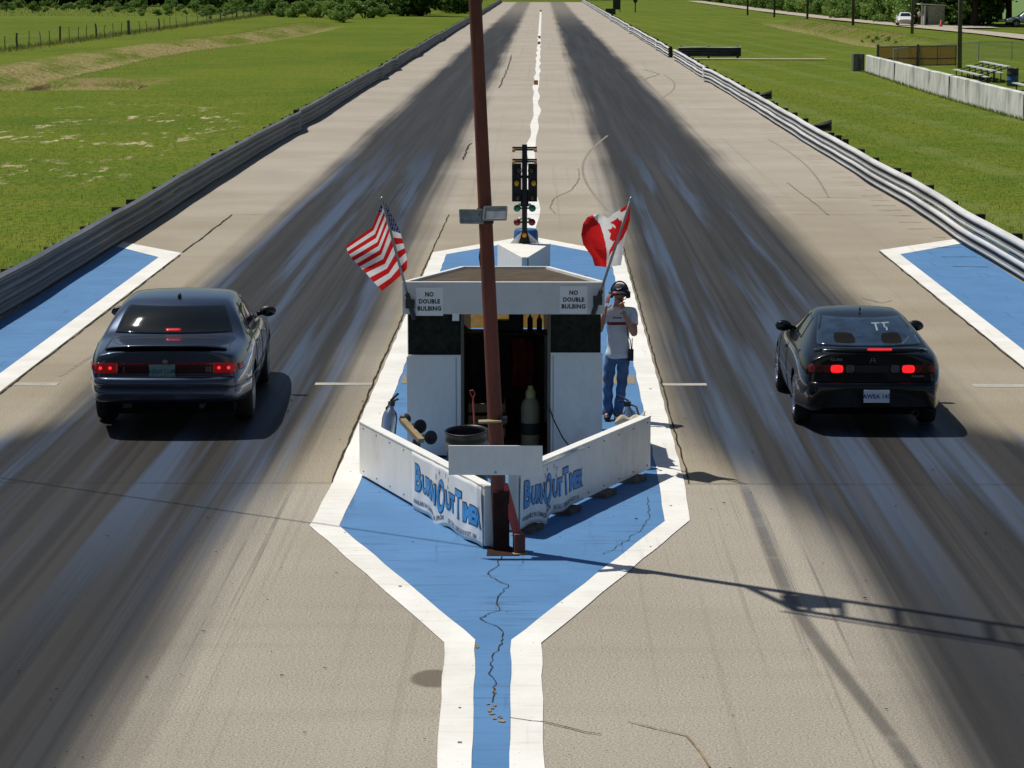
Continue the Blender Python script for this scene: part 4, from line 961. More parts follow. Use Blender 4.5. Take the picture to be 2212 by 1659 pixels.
def banner(p, d, n_, a, b, zt, zb, label, seed, sag):
    """hanging vinyl from distance a to b along the wall; text follows the surface"""
    L = b - a
    def S(u, v, off=0.0):
        uu = max(0.0, min(1.0, u))
        wv = 0.006 * math.sin(uu * 17 + v * 3 + seed) * (1.1 - v) + 0.004 * math.sin(uu * 31 + seed * 3 - 5 * v) * (1.2 - v) + 0.022 * math.exp(-((uu - 0.36) / 0.035) ** 2) * (1 - v * 0.7) + 0.012 * abs(math.sin(uu * 6.3 + v))
        low = zb - sag * (0.5 + 0.5 * math.sin(uu * 19 + seed)) * (0.4 + 0.6 * math.sin(math.pi * uu)) - 0.05 * math.exp(-((uu - 0.36) / 0.06) ** 2)
        q = p + d * (a + L * u) - n_ * (0.014 + max(-0.008, wv) + off)
        return Vector((q.x, q.y, low + (zt - low) * v))
    c_ = p + d * (a + L / 2)
    t = thing('banner', label, 'banner', (c_.x, c_.y, zb), group='banners on the low walls')
    o = MB().grid(lambda u, v: S(u, v), 90, 14).build('cloth', 'banner', t, smooth=True, fix=False)
    q = o.modifiers.new('thickness', 'SOLIDIFY'); q.thickness = 0.003; q.offset = 0
    Hh = zt - zb
    def wrap(mb, txt, u0, v0, size, bold, off, mi, align='LEFT', sx=1.0, space=1.0):
        vs, fs = text_geo(txt, size, bold, 0.0, align, 1.0, space)
        mb.add([S(u0 + x.x * sx / L, v0 + x.y / Hh, off) for x in vs], fs, mi)
        return max(v.x for v in vs) * sx / L if vs else 0
    out, blue_ = MB(), MB()
    # letters: large initial, small capitals
    u = 0.045
    for ch, sz, v0, drop, sx in (('B', 0.34, 0.56, 0, 0.86), ('URN', 0.215, 0.50, 0, 0.88), ('O', 0.40, 0.47, 0, 0.55), ('UT', 0.215, 0.45, 0, 0.88), ('T', 0.34, 0.50, 0, 0.75), ('IMER', 0.215, 0.43, 0, 0.88)):
        sx *= L / 1.74; w_ = wrap(blue_, ch, u, v0, sz, 0.010, 0.0070, 0, sx=sx, space=0.92)
        wrap(out, ch, u, v0, sz, 0.022, 0.0045, 0, sx=sx, space=0.92)
        u += w_ + 0.012
    blue_.build('lettering', 'banner_blue', t, fix=False); out.build('lettering_outline', 'banner_dark', t, fix=False)
    sm = MB()
    wrap(sm, 'AVAILABLE IN CANADA FROM', 0.03, 0.15, 0.058, 0.002, 0.004, 0, space=1.05, sx=.85 * L / 1.6); wrap(sm, 'OR CALL 1.800.263.0118 EXT. 104', 0.52, 0.10, 0.058, 0.002, 0.004, 0, space=1.05, sx=.72 * L / 1.6)
    for s_, u_, v_ in (('3', 0.36, 0.80), ('2', 0.33, 0.67), ('4', 0.40, 0.88), ('1', 0.50, 0.62), ('5', 0.50, 0.88), ('7', 0.54, 0.82), ('6', 0.53, 0.70)): wrap(sm, s_, u_, v_, 0.055, 0.002, 0.004, 0)
    wrap(sm, 'R', 0.955, 0.62, 0.04, 0.001, 0.004, 0)
    sm.build('lettering', 'banner_grey', t, fix=False)
banner(L0, dL, nL, LL * 0.475, LL * 0.995, 0.585, 0.03, 'white blue-lettered banner on the sunlit low wall left of the pole', 0.4, 0.03)
banner(RA, dR, nR, LR * 0.01, LR * 0.455, 0.60, 0.075, 'white blue-lettered banner on the shaded low wall right of the pole', 2.1, 0.02)

# ------------------------------------------------------------------ red light pole between the walls
pb = Vector((-0.37, 24.92, 0)); 
def pole_at(z): return Vector((pb.x - 0.046 * z, pb.y, z))
t = thing('light_pole', 'tall rust red pole leaning left between the low walls, with two floodlights', 'pole', tuple(pb)); PO = t
MB().tube([pole_at(z) for z in (0.0, 1.0, 2.5, 4, 6, 9.6, 14.5)], [0.070, 0.069, 0.065, 0.060, 0.057, 0.052, 0.046], 16).build('shaft', 'rust_red', t, smooth=True)
m_ = MB(); m_.box((pb.x + 0.02, pb.y - 0.12, 0.006), (0.30, 0.36, 0.012)); m_.build('base_plate', 'shaded_rust', t, bevel=0.004); m_ = MB(); m_.box((pb.x - 0.0, pb.y - 0.01, 0.29), (0.15, 0.15, 0.54)); m_.build('stub', 'shaded_rust', t, bevel=0.006)  # dark block and plate carry the shade between the walls as colour
f0 = G(1121, 1196)
m_ = MB(); m_.beam(pole_at(0.62) + Vector((0.05, 0.0, 0)), (f0.x, f0.y + 0.05, 0.12), 0.07, 0.05); m_.build('brace', 'bright_red', t, bevel=0.004)
m_ = MB(); m_.box((f0.x + 0.0, f0.y + 0.02, 0.10), (0.10, 0.13, 0.18), (0, 0, 0.15)); m_.build('brace_foot', 'rust_red', t, bevel=0.006)
MB().box((f0.x + 0.01, f0.y - 0.05, 0.008), (0.13, 0.08, 0.016), (0, 0, 0.2)).build('foot_plate', 'yellow_tan', t)
p_ = pole_at(1.22); m_ = MB(); m_.box((p_.x - 0.045, p_.y - 0.09, 1.22), (0.21, 0.12, 0.016), (0, -0.04, 0.05)); m_.build('shelf_plate', 'cream', t)
m_ = MB(); m_.box((p_.x + 0.075, p_.y - 0.03, 1.225), (0.07, 0.1, 0.05)); m_.build('clamp', 'dark_metal', t)
# floodlights
for sgn, c0, cs in ((-1, U(1018, 468, 24.75), 0.20), (1, U(1070, 461, 24.72), 0.20)):
    c0 = Vector(c0); fl = MB()
    # housing: shallow tapering box facing down and outwards
    xd = Vector((1, 0, 0)); tilt = Euler((R(-56), 0, R(10 * sgn) * 1)).to_matrix()
    fw_, fh_ = 0.105, 0.06
    front = [tilt @ Vector(v) for v in ((-fw_, -fh_, 0), (fw_, -fh_, 0), (fw_, fh_, 0), (-fw_, fh_, 0))]
    back = [tilt @ Vector(v) for v in ((-fw_ * .55, -fh_ * .55, 0.085), (fw_ * .55, -fh_ * .55, 0.085), (fw_ * .55, fh_ * .55, 0.085), (-fw_ * .55, fh_ * .55, 0.085))]
    # the visible glass faces the camera and the ground
    R_ = Euler((R(70), R(-2 * sgn), R(-16 * sgn))).to_matrix()
    def tr_(v): return c0 + R_ @ Vector(v)
    fl.hexa([tr_(v) for v in ((-fw_ * .6, -fh_ * .5, -0.09), (fw_ * .6, -fh_ * .5, -0.09), (fw_ * .6, fh_ * .5, -0.09), (-fw_ * .6, fh_ * .5, -0.09))], [tr_(v) for v in ((-fw_, -fh_, 0), (fw_, -fh_, 0), (fw_, fh_, 0), (-fw_, fh_, 0))])
    for a, b in (((-fw_, -fh_), (fw_, -fh_)), ((fw_, -fh_), (fw_, fh_)), ((fw_, fh_), (-fw_, fh_)), ((-fw_, fh_), (-fw_, -fh_))):
        fl.beam(tr_((a[0], a[1], 0.004)), tr_((b[0], b[1], 0.004)), 0.014, 0.016, 1)
    h_ = fl.build('floodlight', ['dark_metal', 'steel'], t)
    MB().add([tr_((-fw_ * .92, -fh_ * .86, 0.003)), tr_((fw_ * .92, -fh_ * .86, 0.003)), tr_((fw_ * .92, fh_ * .86, 0.003)), tr_((-fw_ * .92, fh_ * .86, 0.003))], [(0, 1, 2, 3)]).build('lens', 'lamp_glass', h_, fix=False, org=ORG[t.name]['org'])
    pz = pole_at(c0.z - 0.02); m2 = MB(); m2.beam(pz, c0 + Vector((-sgn * 0.05, 0.03, 0)), 0.05, 0.05); m2.box(tuple(pz + Vector((0, -0.02, 0))), (0.15, 0.15, 0.10)); m2.build('lamp_bracket', 'dark_metal', t)
# wire hanging from the lamps down the back of the pole
pl = [U(1036, 486, 25.0), U(1040, 520, 25.02), U(1036, 555, 25.04), U(1038, 572, 25.03), U(1043, 590, 25.0), U(1055, 640, 24.99)]
MB().tube(pl, 0.008, 6).build('wire', 'cable', t)
# upper bracket (above the picture, its shadow falls on the right lane)
m_ = MB(); q0 = pole_at(6.0); q1 = pole_at(7.1) + Vector((-0.05, -0.62, 0)); q2 = pole_at(14.2) + Vector((-0.05, -0.66, 0))
m_.beam(q0, q1, 0.06, 0.06); m_.beam(q1, q2, 0.07, 0.07); m_.beam(pole_at(6.9), q1, 0.05, 0.05); m_.beam(pole_at(7.2), pole_at(7.2) + Vector((-0.05, -0.62, 0.2)), 0.05, 0.05)
for z in (8.1, 9.3, 11.2, 13): m_.beam(pole_at(z), pole_at(z) + Vector((-0.05, -0.64, 0)), 0.05, 0.05)
m_.beam(q1 + Vector((-0.12, -0.05, 0)), q2 + Vector((-0.12, -0.05, 0)), 0.03, 0.03)
m_.build('upper_bracket', 'dark_metal', t)
m_ = MB(); c_ = pole_at(7.35) + Vector((0.0, -0.25, 0)); m_.box(tuple(c_), (0.25, 0.35, 0.5)); m_.build('control_box', 'dark_metal', t)
# overhead cable from the pole to a support far on the left
far_p = Vector((-26, 42.3, 7.9)); a_ = pole_at(7.0)
pts = [a_.lerp(far_p, i / 14) - Vector((0, 0, 1.0 * math.sin(math.pi * i / 14))) for i in range(15)]
tag(MB().tube(pts, 0.014, 6).build('overhead_cable', 'cable'), 'black overhead cable strung from the red pole towards the left field', 'cable')
t = thing('utility_pole', 'wooden pole in the left field carrying the overhead cable', 'utility pole', (-26, 42.3, 0))
MB().tube([(-26, 42.3, -0.4), (-26, 42.3, 8.4)], [0.15, 0.11], 10).build('shaft', 'pole_wood', t, smooth=True)

# blank white board on the pole
a = U(969, 1026, 24.68); b = U(1172, 963, 24.68); c_ = (a + b) / 2
t = thing('board', 'blank white board fixed across the red pole above the wall corner', 'board', (c_.x, 24.69, a.z))
MB().box((c_.x, 24.69, c_.z), (b.x - a.x, 0.02, b.z - a.z)).build('panel', 'white', t, bevel=0.003)
m_ = MB(); m_.ell((c_.x, 24.677, a.z + 0.025), (0.012, 0.006, 0.012), 10, 6); m_.build('bolt', 'steel', t)

# ------------------------------------------------------------------ clutter in front of the hut
# black plastic bin
bc = Vector((px2x(1014, 26.5), 26.5, 0)); zt_ = U(1014, 926, 26.5).z
t = thing('bin', 'round black plastic bin between the low walls, left of the pole', 'bin', tuple(bc))
o = MB().lathe((0, 0, 0), (0, 0, 1), [(0, 0), (0.17, 0), (0.18, 0.02), (0.205, zt_ - 0.10), (0.212, zt_ - 0.09), (0.205, zt_ - 0.08), (0.207, zt_ - 0.02), (0.218, zt_), (0.20, zt_ + 0.004), (0.196, zt_ - 0.03), (0.17, 0.04), (0, 0.04)], 28).build('shell', 'black_plastic', t, smooth=True, org=(0, 0, 0))
o.rotation_euler = (R(5), R(-2), 0)
# broom / squeegee handle standing in the doorway
a = U(1022, 852, 27.6); b = U(1030, 925, 27.2)
t = thing('broom', 'red broom handle leaning out of the black bin', 'broom', (b.x, 26.6, 0.0))
MB().tube([(b.x + 0.03, 26.55, 0.12), (b.x, 26.6, 0.7), (a.x + 0.02, 26.75, U(1020, 860, 26.75).z)], 0.009, 8).build('handle', 'bright_red', t)
q = Vector((a.x + 0.02, 26.75, U(1020, 860, 26.75).z))
m_ = MB(); m_.tube([q, q + Vector((-0.025, 0, 0.04)), q + Vector((-0.03, 0, 0.075)), q + Vector((0.0, 0, 0.08)), q + Vector((0.02, 0, 0.04)), q], 0.006, 6); m_.build('grip', 'bright_red', t)
# tall pale yellow jug inside the doorway
yc = U(1146, 950, 30.25)
t = thing('jug', 'pale yellow jug with dark label standing inside the hut doorway', 'jug', (yc.x, 30.25, 0))
m_ = MB(); m_.lathe((yc.x, 30.25, 0), (0, 0, 1), [(0, 0.03), (0.10, 0.03), (0.108, 0.06), (0.108, 0.50), (0.095, 0.56), (0.06, 0.60), (0.05, 0.62)], 18); m_.build('body', 'cream', t, smooth=True)
MB().lathe((yc.x, 30.25, 0), (0, 0, 1), [(0.055, 0.60), (0.056, 0.68), (0.035, 0.70), (0.03, 0.74), (0, 0.745)], 14).build('cap', 'yellow', t, smooth=True)
MB().lathe((yc.x, 30.25, 0), (0, 0, 1), [(0.110, 0.20), (0.110, 0.33)], 18).build('label_band', 'clutter', t, smooth=True, fix=False)
# crate under the jug
t = thing('crate', 'dark low crate on the ground in front of the hut doorway', 'crate', (yc.x - 0.5, 29.3, 0))
m_ = MB(); m_.box((yc.x - 0.5, 29.3, 0.12), (0.34, 0.3, 0.22)); m_.box((yc.x - 0.5, 29.3, 0.245), (0.38, 0.34, 0.03)); m_.build('shell', 'clutter', t, bevel=0.01)
# white pail
pc = U(1195, 985, 28.3); t = thing('pail', 'small white pail on the ground behind the shaded low wall', 'pail', (pc.x, 28.3, 0))
MB().lathe((pc.x, 28.3, 0), (0, 0, 1), [(0, 0.0), (0.105, 0.0), (0.125, 0.26), (0.132, 0.27), (0.12, 0.27), (0.10, 0.02), (0, 0.02)], 18).build('shell', 'sign_white', t, smooth=True)
# black cable on the hut front
pts = [U(1187, 880, 29.76), U(1195, 905, 29.74), U(1215, 945, 29.72), U(1235, 970, 29.70), U(1262, 1000, 29.6)]
tag(MB().tube(pts, 0.007, 6).build('cable', 'cable'), 'thin black cable draped across the right front panel of the hut', 'cable')
# silver fire extinguishers leaning on the walls
def extinguisher(base, lean, label, rz):
    t = thing('fire_extinguisher', label, 'fire extinguisher', base, rz, 'fire extinguishers by the low walls', world=False)
    def put(mb, n, m, par=None, sm=True):
        o = mb.build(n, m, par or t, smooth=sm); 
        if par is None: o.rotation_euler = lean
        return o
    put(MB().lathe((0, 0, 0), (0, 0, 1), [(0, 0), (0.075, 0.0), (0.082, 0.02), (0.082, 0.40), (0.07, 0.46), (0.035, 0.50), (0.028, 0.53)], 20), 'cylinder', 'chrome')
    put(MB().box((0, 0, 0.555), (0.05, 0.06, 0.05)).beam((0, 0.02, 0.57), (0, -0.12, 0.60), 0.025, 0.012).beam((0, 0.02, 0.59), (0, -0.11, 0.66), 0.025, 0.012), 'valve', 'dark_metal', sm=False)
    put(MB().tube([(0, 0.03, 0.55), (0.02, 0.12, 0.52), (0.06, 0.17, 0.40), (0.10, 0.14, 0.25), (0.11, 0.08, 0.16)], 0.011, 8), 'hose', 'cable')
extinguisher((-1.66, 28.85, 0.20), (R(-10), R(14), 0), 'silver fire extinguisher standing behind the sunlit low wall', 0.6)
extinguisher((1.02, 29.25, 0.14), (R(10), R(2), 0), 'silver fire extinguisher by the standing man, behind the shaded wall', -2.2)
t = thing('rag', 'pale crumpled cloth draped behind the shaded low wall end', 'cloth', (0.92, 29.0, 0.5))
m_ = MB(); m_.grid(lambda u, v: Vector((0.78 + 0.32 * u, 28.72 + 0.14 * v + 0.12 * u, 0.585 + 0.05 * math.sin(u * 7) * math.sin(v * 4) + 0.06 * u - 0.10 * (v - 0.4) ** 2)), 16, 8)
o = m_.build('cloth', 'straw', t, smooth=True, fix=False); q = o.modifiers.new('thickness', 'SOLIDIFY'); q.thickness = 0.012
# twin horns on a tan board
hb = U(905, 935, 28.2)
t = thing('air_horn', 'pair of dark round horns on a tan board behind the sunlit wall', 'horn', (hb.x, 28.2, 0))
zc = U(905, 925, 28.2).z
m_ = MB(); m_.beam((U(868, 917, 28.2).x, 28.35, zc + 0.06), (U(912, 950, 28.2).x, 28.0, zc - 0.10), 0.07, 0.05); m_.build('board', 'yellow_tan', t, bevel=0.004)
for px, py, d_ in ((907, 921, 28.22), (930, 945, 28.05)):
    c_ = U(px, py, d_)
    ax_ = Vector((0.45, -0.85, 0.1)).normalized()
    MB().lathe(tuple(c_), tuple(ax_), [(0.03, -0.16), (0.035, -0.08), (0.05, -0.03), (0.072, 0.0), (0.074, 0.01), (0.062, 0.0), (0.03, -0.03), (0, -0.04)], 20).build('bell', 'dark_metal', t, smooth=True)
m_ = MB(); m_.lathe(tuple(U(876, 905, 28.5)), (0.3, -0.9, 0.2), [(0, -0.1), (0.05, -0.08), (0.06, 0), (0, 0.01)], 14); m_.build('driver', 'dark_metal', t, smooth=True)
m_ = MB(); m_.box((hb.x - 0.02, 28.12, (zc - 0.12) / 2), (0.08, 0.08, zc - 0.10)); m_.build('stand', 'grey_wood', t)

# ------------------------------------------------------------------ christmas tree signal
PY = 49.0
bx0, bx1 = px2x(1075, PY), px2x(1188, PY); ny = 46.6; n0, n1 = px2x(1127, ny), px2x(1141, ny); zt = U(1133, 526, PY).z
t = thing('signal_plinth', 'white wedge-shaped plinth carrying the starting lights', 'plinth', ((bx0 + bx1) / 2, 48, 0))
MB().prism([(bx0, PY + 0.2), (bx0, PY), (n0, ny), (n1, ny), (bx1, PY), (bx1, PY + 0.2)], 0.0, zt).build('body', 'ped_white', t, bevel=0.012)
MB().box(((n0 + n1) / 2 + 0.05, ny + 0.02, zt * 0.5), (0.02, 0.06, zt * 0.9)).build('crack_seam', 'conc_dark', t)
tx = px2x(1133, PY + 0.05); ty = PY + 0.02
def TU(px, py, dy=0.0): return U(px, py, ty + dy)
t = thing('starting_lights', 'black drag strip starting light tree with amber, green and red bulbs', 'starting lights', (tx, ty, zt))
ztop = TU(1133, 312).z
MB().box((tx, ty, (zt + ztop) / 2), (0.092, 0.075, ztop - zt)).build('post', 'tree_black', t, bevel=0.006)
m_ = MB(); zz = TU(1133, 500).z; m_.hexa([(tx - 0.105, ty - 0.05, zt), (tx + 0.105, ty - 0.05, zt), (tx + 0.105, ty + 0.05, zt), (tx - 0.105, ty + 0.05, zt)], [(tx - 0.047, ty - 0.04, zz), (tx + 0.047, ty - 0.04, zz), (tx + 0.047, ty + 0.04, zz), (tx - 0.047, ty + 0.04, zz)]); m_.build('base', 'tree_black', t)
for sgn in (-1, 1):
    a = Vector((tx + sgn * 0.05, ty + 0.02, TU(1133, 500).z)); m_ = MB()
    P = [(tx + sgn * 0.052, ty, TU(1133, 501).z), (tx + sgn * 0.052, ty, zt + 0.005), (tx + sgn * 0.265, ty, zt + 0.005)]
    m_.add([Vector(p) + Vector((0, -0.015, 0)) for p in P] + [Vector(p) + Vector((0, 0.015, 0)) for p in P], [(0, 1, 2), (5, 4, 3), (0, 3, 4, 1), (1, 4, 5, 2), (2, 5, 3, 0)]); m_.build('gusset', 'white_trim', t)
z0, z1 = TU(1133, 435).z, TU(1133, 353).z
for sgn, xa, xb in ((-1, px2x(1106, ty), tx - 0.062), (1, tx + 0.062, px2x(1160, ty))):
    pn = MB().box(((xa + xb) / 2, ty - 0.02, (z0 + z1) / 2), (xb - xa, 0.09, z1 - z0)).box(((xa + xb) / 2, ty + 0.04, (z0 + z1) / 2), (xb - xa - 0.03, 0.06, z1 - z0 - 0.03)).build('signal_panel', 'tree_black', t, bevel=0.006)
    for py, m, px in ((368, 'dim_lens', 1120 if sgn < 0 else 1148), (396, 'amber', 1116 if sgn < 0 else 1153), (427, 'dim_lens', 1118 if sgn < 0 else 1150)):
        c_ = TU(px, py, -0.075)
        b_ = MB().ell(tuple(c_), (0.046, 0.03, 0.055), 16, 10).build('bulb', m, pn, smooth=True, org=ORG[t.name]['org'])
        MB().lathe((c_.x, c_.y - 0.0, c_.z), (0, -1, 0), [(0.062, -0.012), (0.066, 0.02), (0.06, 0.02), (0.056, -0.012)], 18).build('hood', 'tree_black', pn, smooth=True, org=ORG[t.name]['org'])
m_ = MB(); m_.box((tx, ty + 0.02, (z0 + z1) / 2 - 0.28), (0.14, 0.05, 0.3)); m_.box((tx, ty + 0.02, (z0 + z1) / 2 + 0.1), (0.14, 0.04, 0.05)); m_.build('clamp', 'tree_black', t)
for py, pyl, lit in ((319, 324, 1), (345, 350, -1)):
    z = TU(1133, py).z; m_ = MB(); m_.box((tx, ty, z), (0.44, 0.06, 0.032)); m_.box((tx - 0.12, ty - 0.03, z - 0.035), (0.16, 0.045, 0.03)); m_.box((tx + 0.12, ty - 0.03, z - 0.035), (0.16, 0.045, 0.03)); arm = m_.build('cross_arm', 'tree_black', t, bevel=0.004)
    for sgn in (-1, 1):
        c_ = TU(1133 + sgn * 25 + (0 if sgn < 0 else 0), pyl + 1)
        MB().box((tx + sgn * 0.195, ty - 0.045, z - 0.048), (0.055, 0.06, 0.05)).build('stage_lamp', 'orange' if sgn == lit else 'amber', arm, org=ORG[t.name]['org'], bevel=0.008)
for py, m, xs_ in ((450, 'green_lens', (1117, 1150)), (480, 'red_lens', (1117, 1149))):
    for px in xs_:
        c_ = TU(px, py, -0.03); sg = -1 if px < 1133 else 1
        arm = MB().beam((tx + sg * 0.04, ty, c_.z), (c_.x, ty - 0.01, c_.z), 0.03, 0.03).build('lamp_arm', 'dark_metal', t)
        MB().lathe(tuple(c_), (0, -1, 0), [(0.025, -0.07), (0.06, -0.03), (0.064, 0.0), (0.05, 0.028), (0.025, 0.042), (0, 0.046)], 18).build('bulb', m, arm, smooth=True, org=ORG[t.name]['org'])
        MB().ell((c_.x - sg * 0.05, ty + 0.03, c_.z + 0.055), (0.035, 0.03, 0.03), 12, 8).build('stub', 'sign_white', arm, smooth=True, org=ORG[t.name]['org'])  # small white ball beside each lower bulb
c_ = TU(1133, 508, -0.055); MB().ell(tuple(c_), (0.042, 0.02, 0.045), 16, 8).build('beacon', 'amber', t, smooth=True)
bc = U(1136, 505, 51.6)
t = thing('barrel', 'blue plastic barrel standing behind the white plinth', 'barrel', (bc.x, 51.6, 0)); zt2 = U(1136, 494, 51.6).z
MB().lathe((bc.x, 51.6, 0), (0, 0, 1), [(0, 0), (0.20, 0), (0.225, 0.04), (0.235, zt2 * 0.5), (0.225, zt2 - 0.05), (0.20, zt2 - 0.01), (0.19, zt2), (0.17, zt2 - 0.012), (0, zt2 - 0.012)], 24).build('shell', 'blue_plastic', t, smooth=True)

# ------------------------------------------------------------------ flags
def cloth_mat(name, c):
    k = NT(name); n = k.noise(k.obj, 25, 3)
    cc = k.mix(k.ss(n, 0.3, 0.7), tuple(x * 0.92 for x in c), c); k.color(cc); k.rough(0.8); k.spec(0.15)
    tl = k.n('ShaderNodeBsdfTranslucent'); k.link(cc, tl.inputs[0]); mx = k.n('ShaderNodeMixShader'); mx.inputs[0].default_value = 0.42
    k.link(k.p.outputs[0], mx.inputs[1]); k.link(tl.outputs[0], mx.inputs[2]); k.link(mx.outputs[0], k.t.nodes['Material Output'].inputs[0]); return k.m
M['fl_red'] = cloth_mat('flag_red_cloth', (0.60, 0.018, 0.020)); M['fl_white'] = cloth_mat('flag_white_cloth', (0.80, 0.79, 0.78)); M['fl_blue'] = cloth_mat('flag_blue_cloth', (0.018, 0.026, 0.10))
def interp(tab, v):
    for i in range(len(tab) - 1):
        v0, p0 = tab[i]; v1, p1 = tab[i + 1]
        if v <= v1 or i == len(tab) - 2:
            t = (v - v0) / (v1 - v0) if v1 > v0 else 0
            return (p0[0] + (p1[0] - p0[0]) * t, p0[1] + (p1[1] - p0[1]) * t)
def even(pts): return [(i / (len(pts) - 1), p) for i, p in enumerate(pts)]
def inside(p, poly):
    x, y = p; r = False; j = len(poly) - 1
    for i in range(len(poly)):
        xi, yi = poly[i]; xj, yj = poly[j]
        if (yi > y) != (yj > y) and x < (xj - xi) * (y - yi) / (yj - yi) + xi: r = not r
        j = i
    return r
def flag_thing(label, base, tip, yb, yt, fn, colf, conv, nu, nv, depth, mats):
    """fn(u,v): outline position in the crop the flag was measured in; depth(u,v): folds towards/away from the lens"""
    b = U(base[0], base[1], yb); p = U(tip[0], tip[1], yt)
    t = thing('flag', label, 'flag', tuple(b), group='flags on the start hut')
    d = (p - b).normalized()
    MB().tube([b - d * 0.02, p], 0.014, 10).build('staff', 'steel', t, smooth=True)
    MB().ell(tuple(p + d * 0.02), (0.02, 0.02, 0.03), 10, 6).build('finial', 'steel', t, smooth=True)
    m_ = MB(); m_.tube([b - d * 0.03, b + d * 0.30], 0.026, 10); m_.box(tuple(b + d * 0.16 + Vector((0, 0.02, 0))), (0.10, 0.05, 0.10)); m_.build('holder', 'dark_metal', t)
    m_ = MB(); vs = []; img = []
    for j in range(nv + 1):
        for i in range(nu + 1):
            c_ = fn(i / nu, j / nv); img.append(c_); px, py = conv(*c_)
            f = (base[1] - py) / (base[1] - tip[1]); y = yb + (yt - yb) * f + 0.03 + depth(i / nu, j / nv)
            vs.append(U(px, py, y))
    m_.v = vs
    for j in range(nv):
        for i in range(nu):
            a = j * (nu + 1) + i; m_.f.append([a, a + 1, a + nu + 2, a + nu + 1])
            q = [img[z] for z in (a, a + 1, a + nu + 2, a + nu + 1)]
            m_.m.append(colf((i + .5) / nu, (j + .5) / nv, i, j, (sum(z[0] for z in q) / 4, sum(z[1] for z in q) / 4)))
    m_.build('cloth', mats, t, smooth=True, fix=False)
    return t
uc = lambda x, y: ((1000 + x / 3.686) * 0.72, (550 + y / 3.686) * 0.72)
uR = [(0, (545, 192)), (0.12, (600, 262)), (0.32, (682, 420)), (0.54, (746, 555)), (0.69, (776, 662)), (0.85, (804, 772)), (0.93, (818, 850)), (1, (815, 945))]
uS = [(0, (543, 205)), (0.54, (628, 520)), (1, (765, 1000))]
uM = [(0, (428, 487)), (0.08, (446, 520)), (0.5, (520, 760)), (1, (655, 1098))]
uF = even([(140, 690), (158, 758), (205, 835), (275, 905), (345, 975), (440, 1085), (540, 1190)])
def us_fn(u, v):
    return interp([(0, interp(uR, v)), (0.27, interp(uS, v)), (0.64, interp(uM, v)), (1, interp(uF, v))], u)
def us_col(u, v, i, j, p):
    if v < 7 / 13 and u < 0.29 + (0.12 if v < 0.10 else 0.0):
        return 1 if (i % 4 == 2 and j % 5 == 2 + 0 * i) or (i % 4 == 0 and j % 5 == 4 and i) else 2
    return 0 if int(v * 13) % 2 == 0 else 1
flag_thing('red and white striped flag with a starry blue canton, streaming left from the hut', (893, 684), (826, 434), HY - 0.06, HY - 0.55, us_fn, us_col, uc, 64, 65,
           lambda u, v: 0.05 * math.sin(u * 9 + v * 4) * u + 0.06 * math.exp(-((u - .27) / .1) ** 2) + 0.03 * math.sin(v * 11 + u * 5) * u, ['fl_red', 'fl_white', 'fl_blue'])
cc_ = lambda x, y: ((1300 + x / 3.318) * 0.72, (400 + y / 3.318) * 0.72)
cR = even([(1965, 672), (1957, 860), (1930, 950), (1897, 1100), (1885, 1210), (1868, 1312)])
cF = even([(1600, 808), (1535, 832), (1490, 900), (1472, 1010), (1492, 1105), (1580, 1230), (1607, 1320)])
cT = even([(1965, 672), (1940, 702), (1860, 760), (1785, 803), (1740, 850), (1700, 826), (1640, 803), (1600, 808)])
cB = even([(1868, 1312), (1722, 1332), (1607, 1320)])
def ca_fn(u, v):
    a, b, c, d = interp(cT, u), interp(cB, u), interp(cR, v), interp(cF, v)
    r = []
    for q in (0, 1):
        r.append((1 - v) * a[q] + v * b[q] + (1 - u) * c[q] + u * d[q] - ((1 - u) * (1 - v) * cR[0][1][q] + u * (1 - v) * cF[0][1][q] + (1 - u) * v * cR[-1][1][q] + u * v * cF[-1][1][q]))
    return tuple(r)
ca_red = [[(1570, 780), (1612, 850), (1660, 905), (1690, 1000), (1716, 1100), (1728, 1200), (1724, 1345), (1590, 1345), (1440, 1150), (1440, 900)],
          [(1990, 640), (1990, 700), (1962, 870), (1925, 965), (1890, 1040), (1830, 1115), (1785, 1170), (1744, 1228), (1752, 1170), (1800, 1080), (1850, 970), (1900, 850), (1928, 760), (1880, 785), (1850, 775), (1930, 690)],
          [(1765, 885), (1790, 872), (1812, 862), (1832, 838), (1850, 862), (1878, 868), (1878, 905), (1858, 960), (1838, 1030), (1815, 1062), (1790, 1078), (1758, 1052), (1768, 1000), (1735, 955), (1758, 958), (1776, 945), (1783, 922), (1812, 945), (1818, 968), (1812, 925), (1795, 905), (1772, 900)]]
def ca_col(u, v, i, j, p): return 0 if any(inside(p, q) for q in ca_red) else 1
flag_thing('red and white maple leaf flag billowing from its slanting staff', (1283, 674), (1362, 434), HY - 0.06, HY - 0.75, ca_fn, ca_col, cc_, 80, 80,
           lambda u, v: 0.10 * math.sin(u * 5.5 + 0.6) * (0.4 + u) + 0.03 * math.sin(v * 8 + u * 7), ['fl_red', 'fl_white'])

